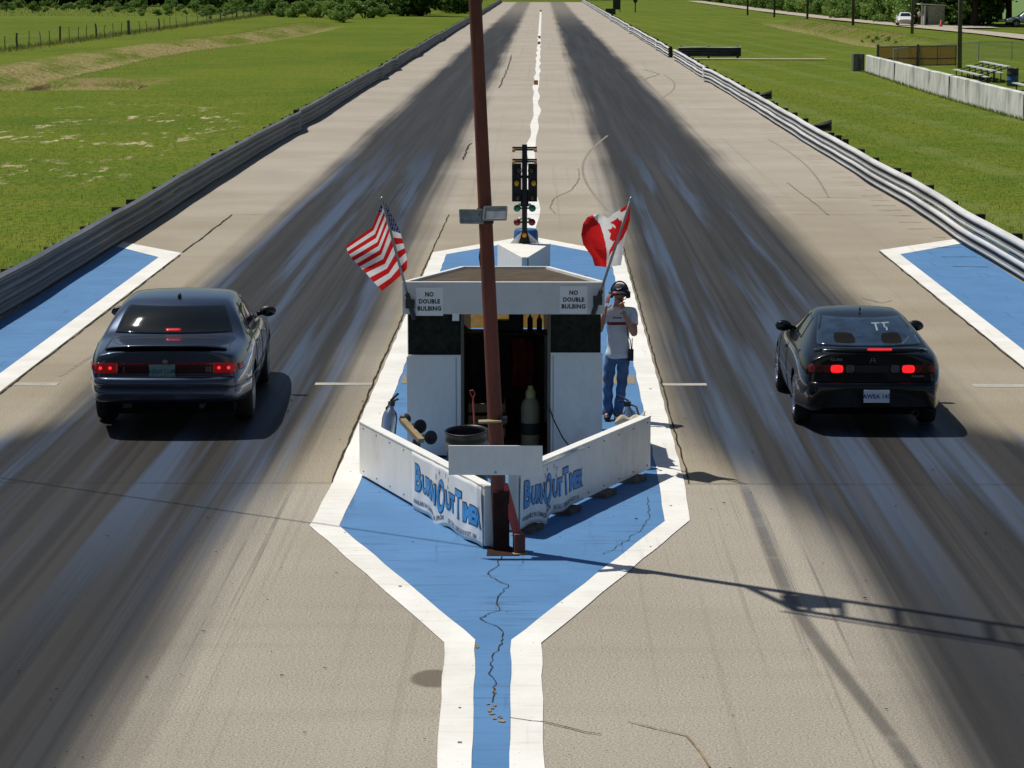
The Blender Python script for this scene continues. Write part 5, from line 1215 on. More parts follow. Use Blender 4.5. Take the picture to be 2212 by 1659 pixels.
# ------------------------------------------------------------------ cars
def smooth_obj(name, verts, faces, creases=None, levels=2, cut=None, mats=None):
    """evaluate subdivision (+ boolean) and return an unlinked mesh"""
    me = bpy.data.meshes.new(name); me.from_pydata(verts, [], faces)
    bm = bmesh.new(); bm.from_mesh(me); bmesh.ops.recalc_face_normals(bm, faces=bm.faces)
    if creases:
        cl_ = bm.edges.layers.float.new('crease_edge'); bm.verts.ensure_lookup_table()
        for e in bm.edges:
            key = tuple(sorted((e.verts[0].index, e.verts[1].index)))
            if key in creases: e[cl_] = creases[key]
    bm.to_mesh(me); bm.free()
    for m in mats or []: me.materials.append(M[m])
    ob = bpy.data.objects.new(name, me); col.objects.link(ob)
    s = ob.modifiers.new('s', 'SUBSURF'); s.levels = levels; s.render_levels = levels
    cutter = None
    if cut:
        cm = bpy.data.meshes.new('cut'); cm.from_pydata([tuple(v) for v in cut.v], [], cut.f)
        b2 = bmesh.new(); b2.from_mesh(cm); bmesh.ops.recalc_face_normals(b2, faces=b2.faces); b2.to_mesh(cm); b2.free()
        cm.materials.append(M[mats[1]]); cutter = bpy.data.objects.new('cut', cm); col.objects.link(cutter)
        b = ob.modifiers.new('b', 'BOOLEAN'); b.operation = 'DIFFERENCE'; b.object = cutter; b.solver = 'EXACT'
        try: b.material_mode = 'TRANSFER'
        except Exception: pass
    dg = bpy.context.evaluated_depsgraph_get(); dg.update()
    r = bpy.data.meshes.new_from_object(ob.evaluated_get(dg))
    bpy.data.objects.remove(ob)
    if cutter: bpy.data.objects.remove(cutter)
    r.polygons.foreach_set('use_smooth', [True] * len(r.polygons))
    return r
def car_cage(st, crease_ring=0.5, bow=None):
    """st: rows of (y, zb, wsill, wmax, zmax, wsh, zsh, wbelt, zbelt, wroof, zroof, crown)"""
    V = []; Fc = []; n = 16
    for (y, zb, ws, wm, zm, wsh, zsh, wb, zbl, wr, zr, cr) in st:
        half = [(0, zb), (ws * 0.85, zb), (ws, zb + 0.06), (wm, zm), (wsh, zsh), (wb, zbl), (wr, zr), (wr * 0.55, zr + cr * 0.75), (0, zr + cr)]
        ringp = half + [(-x, z) for x, z in half[7:0:-1]]
        bw = (bow or {}).get(y, 0.0)
        ys_ = [0, 0, 0, 0, 0, 0.0, bw, bw * 0.30, 0]; ys_ = ys_ + ys_[7:0:-1]
        V += [(x, y + dy, z) for (x, z), dy in zip(ringp, ys_)]
    for i in range(len(st) - 1):
        for j in range(n): Fc.append((i * n + j, i * n + (j + 1) % n, (i + 1) * n + (j + 1) % n, (i + 1) * n + j))
    for base in (0, (len(st) - 1) * n):
        Rr = [base + q for q in range(9)]; Ll = [base] + [base + 16 - q for q in range(1, 8)] + [base + 8]
        for q in range(8):
            f = [Rr[q], Rr[q + 1], Ll[q + 1], Ll[q]]
            g = []
            for z in f:
                if z not in g: g.append(z)
            Fc.append(tuple(g))
    cr = {}
    for base in (0, (len(st) - 1) * n):
        for j in range(n): cr[tuple(sorted((base + j, base + (j + 1) % n)))] = crease_ring
    for i in range(len(st) - 1):
        for j in (2, 14): cr[tuple(sorted((i * n + j, (i + 1) * n + j)))] = 0.5
        for j in (5, 11): cr[tuple(sorted((i * n + j, (i + 1) * n + j)))] = 0.35
        for j in (6, 10): cr[tuple(sorted((i * n + j, (i + 1) * n + j)))] = 0.30
    return V, Fc, cr
AX = {'rear': lambda a, b: (Vector((a, -4, b)), Vector((0, 1, 0))), 'front': lambda a, b: (Vector((a, 12, b)), Vector((0, -1, 0))),
      'right': lambda a, b: (Vector((4, a, b)), Vector((-1, 0, 0))), 'left': lambda a, b: (Vector((-4, a, b)), Vector((1, 0, 0))), 'top': lambda a, b: (Vector((a, b, 5)), Vector((0, 0, -1)))}
def patch(bvh, quad, axis, off=0.006, nu=12, nv=8, rnd=0.0, depth=0.012):
    """panel lying on the body: quad = four corners (bl, br, tr, tl) in the view along axis"""
    m_ = MB(); P = []
    for j in range(nv + 1):
        for i in range(nu + 1):
            x, y = 2 * i / nu - 1, 2 * j / nv - 1
            if rnd: x, y = x * math.sqrt(1 - rnd * y * y / 2), y * math.sqrt(1 - rnd * x * x / 2)
            u, v = (x + 1) / 2, (y + 1) / 2
            a = (1 - u) * (1 - v) * quad[0][0] + u * (1 - v) * quad[1][0] + u * v * quad[2][0] + (1 - u) * v * quad[3][0]
            b = (1 - u) * (1 - v) * quad[0][1] + u * (1 - v) * quad[1][1] + u * v * quad[2][1] + (1 - u) * v * quad[3][1]
            o, d = AX[axis](a, b); h = bvh.ray_cast(o, d)
            if h[0] is None:
                h = bvh.find_nearest(o + d * 4); 
            P.append(h[0] - d * off)
    _, d = AX[axis](0, 0)
    m_.v = P[:]; K = nu + 1
    m_.f = [[j * K + i, j * K + i + 1, (j + 1) * K + i + 1, (j + 1) * K + i] for j in range(nv) for i in range(nu)]
    rim = [i for i in range(K)] + [j * K + nu for j in range(1, nv + 1)] + [nv * K + i for i in range(nu - 1, -1, -1)] + [j * K for j in range(nv - 1, 0, -1)]
    o = len(m_.v); m_.v += [P[q] + d * depth for q in rim]
    for q in range(len(rim)): m_.f.append([rim[q], rim[(q + 1) % len(rim)], o + (q + 1) % len(rim), o + q])
    m_.m = [0] * len(m_.f); return m_
def wheel(t, x, y, r, wd, out, rim_m='chrome', spokes=5):
    """out: +1 outer face to +x"""
    prof = [(r * 0.62, -wd / 2), (r * 0.93, -wd / 2), (r, -wd * 0.33), (r, wd * 0.33), (r * 0.93, wd / 2), (r * 0.64, wd / 2), (r * 0.62, -wd / 2)]
    w_ = MB().lathe((x, y, r), (1, 0, 0), prof, 36).build('wheel', 'rubber', t, smooth=True, org=(0, 0, 0))
    rm = MB(); rm.lathe((x, y, r), (out, 0, 0), [(r * 0.66, wd / 2 - 0.004), (r * 0.64, wd / 2 + 0.006), (r * 0.60, wd / 2 - 0.01), (r * 0.57, wd / 2 - 0.05)], 36)
    rm.lathe((x, y, r), (out, 0, 0), [(r * 0.20, wd / 2 - 0.02), (r * 0.18, wd / 2 + 0.002), (0, wd / 2 + 0.006)], 20)
    for q in range(spokes):
        a = 2 * math.pi * q / spokes + 0.3; c_ = Vector((x + out * (wd / 2 - 0.022), y, r)); e = Vector((0, math.cos(a), math.sin(a)))
        rm.beam(c_ + e * r * 0.12, c_ + e * r * 0.60, r * 0.2, 0.02, upv=(1, 0, 0))
    rm.build('rim', rim_m, w_, smooth=False, org=(0, 0, 0))
    MB().lathe((x, y, r), (out, 0, 0), [(0, wd / 2 - 0.07), (r * 0.6, wd / 2 - 0.07)], 24).build('brake_disc', 'under', w_, org=(0, 0, 0), fix=False)
def sweep_rear(prof, xs, yf, zf=lambda x: 0.0):
    """bar running across the tail: prof (dy,dz) section; yf(x) plan curve"""
    m_ = MB(); K = len(prof); vs = []
    for x in xs:
        for dy, dz in prof: vs.append((x, yf(x) + dy, dz + zf(x)))
    fs = [(i * K + j, i * K + (j + 1) % K, (i + 1) * K + (j + 1) % K, (i + 1) * K + j) for i in range(len(xs) - 1) for j in range(K)]
    fs += [tuple(range(K)), tuple((len(xs) - 1) * K + j for j in range(K - 1, -1, -1))]
    return m_.add(vs, fs)
def mirror(t, x, y, z, sg, m):
    b = MB(); b.ell((x + sg * 0.12, y, z + 0.03), (0.105, 0.06, 0.070), 16, 10); b.beam((x - sg * 0.02, y + 0.04, z - 0.01), (x + sg * 0.08, y + 0.02, z + 0.02), 0.05, 0.06)
    o = b.build('mirror', m, t, smooth=True, org=(0, 0, 0))
    MB().ell((x + sg * 0.135, y - 0.052, z + 0.03), (0.088, 0.022, 0.055), 14, 8).build('mirror_glass', 'glass_dark', o, smooth=True, org=(0, 0, 0))
def seam(bvh, pts, axis, m_=None, w_=0.006):
    m_ = m_ or MB(); P = []
    for (a0, b0), (a1, b1) in zip(pts[:-1], pts[1:]):
        n = max(2, int(math.hypot(a1 - a0, b1 - b0) / 0.06))
        for q in range(n):
            o, d = AX[axis](a0 + (a1 - a0) * q / n, b0 + (b1 - b0) * q / n); h = bvh.ray_cast(o, d)
            if h[0] is not None: P.append(h[0])
    if len(P) > 1: m_.tube(P, w_, 5)
    return m_
def add_body(t, name, st, wheels_y, r, halfw, paint, crease=0.5, arch=True, bow=None):
    V, Fc, cr = car_cage(st, crease, bow); cut = MB()
    if arch:
        for y in wheels_y:
            for sg in (-1, 1): cut.lathe((sg * (halfw - 0.13), y, r + 0.015), (sg, 0, 0), [(0, -0.17), (r + 0.055, -0.17), (r + 0.055, 0.35), (0, 0.35)], 28)
    me = smooth_obj(name, V, Fc, cr, 3, cut if arch else None, [paint, 'under'])
    o = bpy.data.objects.new('body', me); col.objects.link(o); o.parent = t
    bm = bmesh.new(); V2, F2, c2 = car_cage(st, crease, bow); me2 = smooth_obj('tmp', V2, F2, c2, 3, None, [paint])
    bm.from_mesh(me2); bvh = BVHTree.FromBMesh(bm); bm.free(); bpy.data.meshes.remove(me2)
    return o, bvh

def build_sedan():
    t = thing('sedan', 'dark blue four door sedan seen from behind on the left lane', 'car', (-4.33, 31.2, 0.004), R(2.2), 'cars waiting at the start line', world=False)
    #      y    zb   ws   wmax zm   wsh  zsh  wb   zb   wr   zr   crown
    st = [(0.02, .40, .70, .80, .60, .80, .80, .76, .93, .60, .975, .012), (0.10, .36, .78, .855, .60, .855, .84, .79, .955, .62, .995, .014), (0.50, .29, .84, .925, .60, .915, .87, .83, .975, .64, 1.015, .015),
          (0.92, .25, .87, .95, .60, .935, .89, .85, .985, .74, 1.02, .018), (1.03, .24, .875, .955, .60, .94, .895, .86, .99, .785, 1.045, .02), (1.27, .23, .885, .96, .60, .945, .90, .865, .995, .735, 1.258, .035), (1.56, .22, .89, .965, .60, .945, .90, .865, .995, .665, 1.365, .04),
          (1.85, .21, .90, .965, .60, .95, .90, .86, .995, .655, 1.39, .035), (2.5, .21, .90, .965, .60, .95, .90, .86, .99, .655, 1.40, .04), (3.1, .21, .90, .965, .60, .95, .89, .85, .98, .635, 1.37, .035),
          (3.85, .22, .89, .96, .60, .94, .87, .82, .955, .70, .985, .02), (4.5, .24, .88, .955, .58, .92, .83, .80, .89, .62, .91, .02), (5.1, .27, .84, .91, .56, .87, .76, .76, .81, .55, .825, .018), (5.36, .32, .76, .80, .54, .78, .70, .70, .75, .5, .76, .012)]
    body, bvh = add_body(t, 'sedan_body', st, (1.30, 4.2), 0.325, 0.955, 'paint_blue', bow={1.03: .20, 1.27: .20, 1.56: .18, 1.85: .08})
    P = lambda q, ax, n, m, **k: patch(bvh, q, ax, **k).build(n, m, t, smooth=True, org=(0, 0, 0))
    P([(-.705, 1.06), (.705, 1.06), (.585, 1.345), (-.585, 1.345)], 'rear', 'rear_window', 'glass_dark', nu=28, nv=14, rnd=.04)
    P([(-.09, 1.085), (.09, 1.085), (.09, 1.118), (-.09, 1.118)], 'rear', 'third_brake_light', 'brake_glow', off=0.012, nu=6, nv=2)
    for sg, ax in ((-1, 'left'), (1, 'right')):
        P([(1.78, 1.01), (2.62, 1.01), (2.58, 1.315), (1.98, 1.315)], ax, 'side_window', 'glass_dark')
        P([(2.69, 1.01), (3.52, 1.005), (3.08, 1.30), (2.65, 1.315)], ax, 'side_window', 'glass_dark')
        m_ = MB(); seam(bvh, [(2.65, .30), (2.65, .99)], ax, m_); seam(bvh, [(1.75, .42), (1.62, .7), (1.72, .99)], ax, m_); seam(bvh, [(3.62, .30), (3.62, .97)], ax, m_); m_.build('door_seam', 'trim', t, org=(0, 0, 0))
        for y in (1.98, 2.86): P([(y, .845), (y + .19, .845), (y + .19, .875), (y, .875)], ax, 'door_handle', 'paint_blue', off=0.03, nu=6, nv=3, rnd=.6)
        m_ = MB(); seam(bvh, [(.75, .56), (4.9, .56)], ax, m_, 0.014); m_.build('side_moulding', 'trim', t, org=(0, 0, 0))
        P([(.10, .76), (.36, .755), (.36, .83), (.10, .835)], ax, 'side_marker', 'tail_red', nu=6, nv=3, off=0.008, rnd=.2)
        mirror(t, 0.86 if sg > 0 else -0.78, 3.42, 1.01, sg, 'trim')
    for a, b, n in ((-.815, -.545, 'l'), (.545, .815, 'r')):
        P([(a, .735), (b, .735), (b, .855), (a, .855)], 'rear', 'tail_light', 'tail_lit', off=0.014, rnd=.08)
        lens = t.children[-1]
        for q in (0.27, 0.68):
            c_ = a + (b - a) * q
            patch(bvh, [(c_ - .019, .778), (c_ + .019, .778), (c_ + .019, .814), (c_ - .019, .814)], 'rear', off=0.019, nu=6, nv=6, rnd=1.0).build('brake_bulb', 'brake_spot', lens, smooth=True, org=(0, 0, 0))
    P([(-.54, .735), (.54, .735), (.54, .822), (-.54, .822)], 'rear', 'lower_panel', 'tail_dark', off=0.010)
    P([(-.54, .826), (.54, .826), (.54, .855), (-.54, .855)], 'rear', 'reflector_strip', 'tail_red', off=0.013, nv=3)
    P([(-.03, .842), (.03, .842), (.03, .892), (-.03, .892)], 'rear', 'emblem', 'badge', off=0.02, nu=8, nv=8, rnd=1.0)
    pl = MB().box((-.03, -.035, .765), (.30, .012, .155)).build('licence_plate', 'plate_green', t, org=(0, 0, 0), bevel=.006)
    m_ = MB(); put_text(m_, 'HRH LLM', (-.03, -.0425, .76), (1, 0, 0), (0, 0, 1), .075, .001, 0); m_.build('lettering', 'plate_ink', pl, fix=False, org=(0, 0, 0)); M['plate_ink']
    # wrapped rear bumper
    pts = np.linspace(-1, 1, 33)
    def by(x): return -0.13 + 0.10 * (abs(x) / 0.86) ** 2.2 + (0.55 * max(0, abs(x) - 0.80) / 0.10 if abs(x) > 0.80 else 0)
    xs_ = [-.945, -.93, -.90, -.86, -.82, -.75] + list(np.linspace(-.65, .65, 14)) + [.75, .82, .86, .90, .93, .945]
    sweep_rear([(0.14, .70), (0.02, .695), (-.012, .67), (-.018, .60), (-.0, .575), (-.018, .56), (-.005, .44), (.06, .405), (.16, .41)], xs_, by).build('rear_bumper', 'paint_blue', t, smooth=True, org=(0, 0, 0))
    sweep_rear([(-.016, .592), (-.026, .588), (-.026, .572), (-.016, .568)], xs_, by).build('bumper_moulding', 'trim', t, org=(0, 0, 0))
    # boot lid lip spoiler
    def ly(x): return 0.03 + 0.16 * (abs(x) / .7) ** 3
    sweep_rear([(.30, 1.005), (.10, 1.045), (-.03, 1.062), (-.045, 1.05), (-.02, 1.035), (.06, 1.01)], list(np.linspace(-.70, .70, 21)), ly, lambda x: -0.05 * (abs(x) / .7) ** 4).build('boot_spoiler', 'paint_blue', t, smooth=True, org=(0, 0, 0))
    m_ = MB(); seam(bvh, [(-.72, .16), (-.70, .88)], 'top', m_); seam(bvh, [(.72, .16), (.70, .88)], 'top', m_); seam(bvh, [(-.70, .90), (.70, .90)], 'top', m_); m_.build('boot_seam', 'trim', t, org=(0, 0, 0))
    MB().ell((0.02, 1.72, 1.425), (0.025, 0.05, 0.045), 10, 6).build('antenna', 'trim', t, smooth=True, org=(0, 0, 0))
    m_ = MB(); m_.box((-.45, .10, .345), (.10, .03, .05)); m_.tube([(.42, -.06, .36), (.42, .4, .34)], .03, 10); m_.build('exhaust', 'dark_metal', t, org=(0, 0, 0))
    for y in (1.30, 4.2):
        for sg in (-1, 1): wheel(t, sg * 0.815, y, 0.325, 0.225, sg, 'steel')
    MB().box((0, 2.7, .27), (1.5, 4.4, .16)).build('underbody', 'under', t, org=(0, 0, 0))
    return t
build_sedan()

def build_coupe():
    t = thing('hatchback', 'black two door hatchback seen from behind on the right lane, brake lights lit', 'car', (3.83, 31.45, 0.004), R(-0.3), 'cars waiting at the start line', world=False)
    st = [(0.02, .30, .60, .70, .50, .715, .72, .69, .85, .52, .925, .02), (0.10, .26, .70, .775, .50, .785, .74, .725, .875, .58, .945, .022), (0.30, .23, .76, .825, .50, .82, .78, .75, .90, .645, .965, .028),
          (0.50, .21, .78, .84, .50, .835, .80, .76, .91, .635, 1.03, .03), (0.90, .19, .80, .85, .50, .84, .82, .765, .92, .575, 1.145, .032), (1.35, .18, .81, .85, .50, .84, .82, .76, .915, .525, 1.215, .035), (1.6, .18, .81, .85, .50, .84, .82, .755, .91, .52, 1.235, .035),
          (2.0, .18, .81, .85, .50, .84, .81, .75, .90, .515, 1.235, .035), (2.3, .18, .81, .85, .50, .84, .80, .745, .89, .50, 1.21, .032), (3.05, .18, .80, .85, .49, .83, .77, .73, .86, .62, .885, .02), (3.7, .2, .79, .84, .48, .80, .71, .70, .775, .52, .79, .02), (4.2, .22, .74, .79, .45, .73, .60, .64, .645, .46, .66, .015), (4.36, .27, .65, .69, .42, .66, .54, .58, .575, .4, .585, .01)]
    body, bvh = add_body(t, 'coupe_body', st, (0.87, 3.42), 0.29, 0.845, 'paint_black', bow={0.50: .10, 0.90: .16, 1.35: .16, 1.6: .08})
    P = lambda q, ax, n, m, **k: patch(bvh, q, ax, **k).build(n, m, t, smooth=True, org=(0, 0, 0))
    g = P([(-.63, .985), (.63, .985), (.50, 1.215), (-.50, 1.215)], 'rear', 'rear_window', 'glass_blue', nu=24, nv=12, rnd=.12)
    # headrests and seat tops showing through the glass, window paint and wiper
    m_ = MB()
    for c_ in (-.28, .27): m_ = patch(bvh, [(c_ - .13, 1.01), (c_ + .13, 1.01), (c_ + .11, 1.10), (c_ - .11, 1.10)], 'rear', off=0.008, nu=10, nv=6, rnd=.5, depth=0.0); m_.build('headrest', 'under', g, smooth=True, org=(0, 0, 0))
    m_ = MB()
    for x0, x1, z0, z1 in ((.085, .185, 1.172, 1.180), (.118, .140, 1.118, 1.174), (.200, .300, 1.172, 1.180), (.222, .240, 1.14, 1.174), (.238, .26, 1.118, 1.144)): q = patch(bvh, [(x0, z0), (x1, z0), (x1, z1), (x0, z1)], 'rear', off=0.009, nu=4, nv=4, depth=0.0); m_.add(q.v, q.f)
    m_.build('lettering', 'ghost', g, org=(0, 0, 0), fix=False)
    m_ = MB(); seam(bvh, [(.38, 1.0), (.55, 1.085)], 'rear', m_, 0.008); seam(bvh, [(.55, 1.085), (.52, 1.16)], 'rear', m_, 0.004); m_.build('wiper', 'badge', t, org=(0, 0, 0))
    for sg, ax in ((-1, 'left'), (1, 'right')):
        P([(1.95, .945), (2.82, .925), (2.30, 1.175), (1.92, 1.19)], ax, 'side_window', 'glass_dark'); P([(1.22, .965), (1.86, .945), (1.83, 1.185), (1.50, 1.175)], ax, 'quarter_window', 'glass_dark')
        m_ = MB(); seam(bvh, [(1.88, .26), (1.88, .92)], ax, m_); seam(bvh, [(2.95, .26), (2.95, .86)], ax, m_); m_.build('door_seam', 'trim', t, org=(0, 0, 0))
        m_ = MB(); seam(bvh, [(1.2, .47), (3.1, .47)], ax, m_, 0.012); m_.build('side_moulding', 'paint_black', t, org=(0, 0, 0))
        P([(2.02, .745), (2.20, .745), (2.20, .785), (2.02, .785)], ax, 'door_handle', 'trim', off=0.012, nu=6, nv=3)
        mirror(t, sg * 0.70, 2.62, .905, sg, 'paint_black')
    for sg in (-1, 1):
        o_ = lambda a, b: (min(sg * a, sg * b), max(sg * a, sg * b))
        a, b = o_(.20, .735); cl_ = P([(a, .705), (b, .705), (b, .815), (a, .815)], 'rear', 'tail_light', 'tail_dark', off=0.010, nu=18, rnd=.25)
        for lo, hi, m, n in ((.34, .485, 'brake_lit', 'brake_lamp'), (.49, .56, 'tail_red', 'lens'), (.565, .66, 'tail_amber', 'lens'), (.21, .31, 'tail_clear', 'reverse_lamp'), (.665, .735, 'tail_red', 'lens')):
            a, b = o_(lo, hi); patch(bvh, [(a, .715), (b, .715), (b, .806), (a, .806)], 'rear', off=0.017, nu=10, nv=8, rnd=.55).build(n, m, cl_, smooth=True, org=(0, 0, 0))
    P([(-.2, .71), (.2, .71), (.2, .80), (-.2, .80)], 'rear', 'garnish', 'trim', off=0.006)
    m_ = MB(); put_text(m_, 'ACURA', (-.42, .008, .868), (1, 0, 0), (0, 0, 1), .042, .001, 0); m_.build('badge_lettering', 'badge', t, fix=False, org=(0, 0, 0))
    m_ = MB(); put_text(m_, 'INTEGRA', (.52, .008, .675), (1, 0, 0), (0, 0, 1), .034, .001, 0); m_.build('badge_lettering', 'badge', t, fix=False, org=(0, 0, 0))
    m_ = MB(); m_.tube([(.0 - .03, .004, .835), (.0 - .012, .002, .885), (.012, .002, .885), (.03, .004, .835)], .005, 6); m_.tube([(-.018, .003, .858), (.018, .003, .858)], .004, 6); m_.build('emblem', 'badge', t, org=(0, 0, 0))
    xs_ = [-.845, -.83, -.80, -.76, -.70] + list(np.linspace(-.6, .6, 13)) + [.70, .76, .80, .83, .845]
    def by(x): return -0.07 + 0.06 * (abs(x) / .76) ** 2.2 + (0.5 * max(0, abs(x) - 0.72) / 0.12 if abs(x) > 0.72 else 0)
    sweep_rear([(.14, .62), (.03, .615), (-.012, .595), (-.02, .55), (-.012, .36), (.01, .29), (.08, .265), (.16, .27)], xs_, by).build('rear_bumper', 'paint_black', t, smooth=True, org=(0, 0, 0))
    pl = MB().box((.04, -.095, .455), (.30, .01, .15)).build('licence_plate', 'plate_white', t, org=(0, 0, 0), bevel=.006)
    m_ = MB(); put_text(m_, 'AWEA 143', (.04, -.1015, .452), (1, 0, 0), (0, 0, 1), .072, .002, 0, sx=.95); m_.build('lettering', 'plate_ink', pl, fix=False, org=(0, 0, 0))
    # spoiler with lit high brake lamp
    def ly(x): return 0.10 + 0.16 * (abs(x) / .66) ** 2.4
    sp = sweep_rear([(.13, .985), (.05, 1.005), (-.05, .995), (-.075, .972), (-.06, .958), (.05, .965), (.12, .962)], list(np.linspace(-.655, .655, 23)), ly, lambda x: -0.035 * (abs(x) / .655) ** 5 - 0.01).build('spoiler', 'paint_black', t, smooth=True, org=(0, 0, 0))
    sweep_rear([(-.066, .975), (-.082, .972), (-.082, .958), (-.066, .955)], list(np.linspace(-.06, .22, 9)), ly, lambda x: 0.018).build('third_brake_light', 'brake_lit', sp, org=(0, 0, 0))
    m_ = MB()
    for x in (-.55, .55): m_.box((x, .22, .945), (.10, .12, .06))
    m_.build('spoiler_foot', 'paint_black', t, org=(0, 0, 0))
    m_ = MB(); m_.lathe((.50, -.02, .25), (0, -1, 0), [(.035, -.2), (.04, .03), (.032, .03), (.03, -.1)], 14); m_.build('exhaust', 'dark_metal', t, smooth=True, org=(0, 0, 0))
    for y in (.87, 3.42):
        for sg in (-1, 1): wheel(t, sg * 0.735, y, 0.29, 0.195, sg, 'chrome', 5)
    MB().box((0, 2.2, .24), (1.3, 3.6, .14)).build('underbody', 'under', t, org=(0, 0, 0))
    m_ = MB(); m_.ell((0, 1.45, 1.285), (0.012, 0.03, 0.03), 8, 6); m_.build('antenna', 'trim', t, smooth=True, org=(0, 0, 0))
    return t
build_coupe()

def build_far_car():
    """white sedan on the gravel road, nose towards the strip"""
    t = thing('sedan', 'white sedan driving on the gravel road beside the pale booth', 'car', (39.2, 300.6, 0.1), R(176), world=False)
    st = [(0.02, .36, .70, .80, .58, .80, .78, .74, .90, .58, .93, .01), (0.5, .28, .84, .91, .58, .90, .85, .80, .94, .62, .96, .015), (1.0, .24, .86, .92, .58, .91, .86, .81, .95, .66, .98, .02), (1.6, .22, .88, .925, .58, .91, .87, .81, .95, .58, 1.34, .03),
          (2.4, .22, .88, .925, .58, .91, .87, .80, .94, .57, 1.38, .035), (2.95, .22, .88, .925, .58, .91, .86, .80, .93, .56, 1.34, .03), (3.6, .22, .87, .92, .58, .90, .83, .78, .90, .66, .93, .02), (4.3, .24, .86, .91, .56, .87, .76, .74, .81, .56, .83, .02), (4.75, .27, .80, .85, .52, .80, .66, .68, .70, .5, .715, .015), (4.9, .32, .72, .76, .5, .72, .60, .62, .64, .45, .65, .01)]
    body, bvh = add_body(t, 'far_sedan_body', st, (1.05, 3.85), 0.32, 0.915, 'paint_white')
    P = lambda q, ax, n, m, **k: patch(bvh, q, ax, **k).build(n, m, t, smooth=True, org=(0, 0, 0))
    P([(-.62, .97), (.62, .97), (.52, 1.31), (-.52, 1.31)], 'front', 'windscreen', 'glass_dark'); P([(-.62, .99), (.62, .99), (.54, 1.31), (-.54, 1.31)], 'rear', 'rear_window', 'glass_dark')
    for sg, ax in ((-1, 'left'), (1, 'right')):
        P([(1.7, .97), (2.45, .97), (2.42, 1.29), (1.9, 1.29)], ax, 'side_window', 'glass_dark'); P([(2.5, .97), (3.25, .955), (2.9, 1.28), (2.48, 1.29)], ax, 'side_window', 'glass_dark'); mirror(t, sg * .8, 3.15, .98, sg, 'paint_white')
    for a, b in ((-.70, -.42), (.42, .70)): P([(a, .56), (b, .56), (b, .66), (a, .66)], 'front', 'headlight', 'lamp_glass', off=.012)
    P([(-.36, .56), (.36, .56), (.36, .65), (-.36, .65)], 'front', 'grille', 'trim', off=.012); P([(-.6, .36), (.6, .36), (.6, .43), (-.6, .43)], 'front', 'lower_grille', 'trim', off=.012)
    for y in (1.05, 3.85):
        for sg in (-1, 1): wheel(t, sg * .79, y, .32, .21, sg, 'chrome')
    # pickup parked under the trees
    t = thing('pickup_truck', 'silver blue pickup truck parked under the trees at the frame edge', 'pickup truck', (54.1, 292.0, 0.03), R(90), world=False)
    st = [(0.02, .50, .74, .85, .75, .86, .98, .84, 1.05, .6, 1.06, .005), (0.15, .46, .80, .90, .75, .90, 1.0, .86, 1.07, .62, 1.075, .005), (1.9, .44, .82, .92, .75, .92, 1.0, .88, 1.08, .64, 1.085, .005), (2.02, .42, .82, .92, .75, .92, 1.0, .88, 1.09, .66, 1.66, .03), (2.9, .42, .82, .92, .75, .92, 1.0, .87, 1.09, .66, 1.70, .035), (3.35, .42, .82, .92, .75, .92, .99, .86, 1.07, .64, 1.66, .03), (3.95, .42, .82, .92, .75, .91, .97, .84, 1.03, .7, 1.06, .02), (4.7, .44, .82, .91, .72, .89, .9, .82, .96, .62, .98, .02), (5.15, .46, .78, .86, .7, .84, .84, .76, .88, .55, .89, .015), (5.3, .5, .7, .78, .68, .76, .78, .7, .81, .5, .82, .01)]
    body, bvh = add_body(t, 'pickup_body', st, (1.05, 4.3), 0.38, 0.91, 'paint_silver')
    P = lambda q, ax, n, m, **k: patch(bvh, q, ax, **k).build(n, m, t, smooth=True, org=(0, 0, 0))
    P([(-.66, 1.1), (.66, 1.1), (.6, 1.62), (-.6, 1.62)], 'front', 'windscreen', 'glass_dark')
    for sg, ax in ((-1, 'left'), (1, 'right')): P([(2.15, 1.13), (3.55, 1.1), (3.2, 1.58), (2.15, 1.60)], ax, 'side_window', 'glass_dark'); mirror(t, sg * .86, 3.5, 1.14, sg, 'trim')
    for a, b in ((-.72, -.46), (.46, .72)): P([(a, .70), (b, .70), (b, .80), (a, .80)], 'front', 'headlight', 'lamp_glass', off=.012)
    P([(-.42, .64), (.42, .64), (.42, .79), (-.42, .79)], 'front', 'grille', 'trim', off=.012)
    for y in (1.05, 4.3):
        for sg in (-1, 1): wheel(t, sg * .80, y, .38, .25, sg, 'steel')
build_far_car()

# ------------------------------------------------------------------ people
def skin(nodes, edges, root=0, levels=1):
    """nodes: (pos, rx[, ry]); returns verts, faces of a skinned, smoothed body"""
    me = bpy.data.meshes.new('skin'); bm = bmesh.new(); L = bm.verts.layers.skin.verify()
    vs = []
    for i, nd in enumerate(nodes):
        v = bm.verts.new(nd[0]); r = nd[1]; v[L].radius = (r, nd[2] if len(nd) > 2 else r); v[L].use_root = (i == root); vs.append(v)
    for a, b in edges: bm.edges.new((vs[a], vs[b]))
    bm.to_mesh(me); bm.free()
    ob = bpy.data.objects.new('skin', me); col.objects.link(ob)
    s = ob.modifiers.new('k', 'SKIN'); s.use_smooth_shade = True
    q = ob.modifiers.new('s', 'SUBSURF'); q.levels = levels; q.render_levels = levels
    dg = bpy.context.evaluated_depsgraph_get(); dg.update()
    r = bpy.data.meshes.new_from_object(ob.evaluated_get(dg)); out = ([v.co.copy() for v in r.vertices], [tuple(p.vertices) for p in r.polygons])
    bpy.data.objects.remove(ob); bpy.data.meshes.remove(r); return out
def chain(n, base=0): return [(base + i, base + i + 1) for i in range(n - 1)]
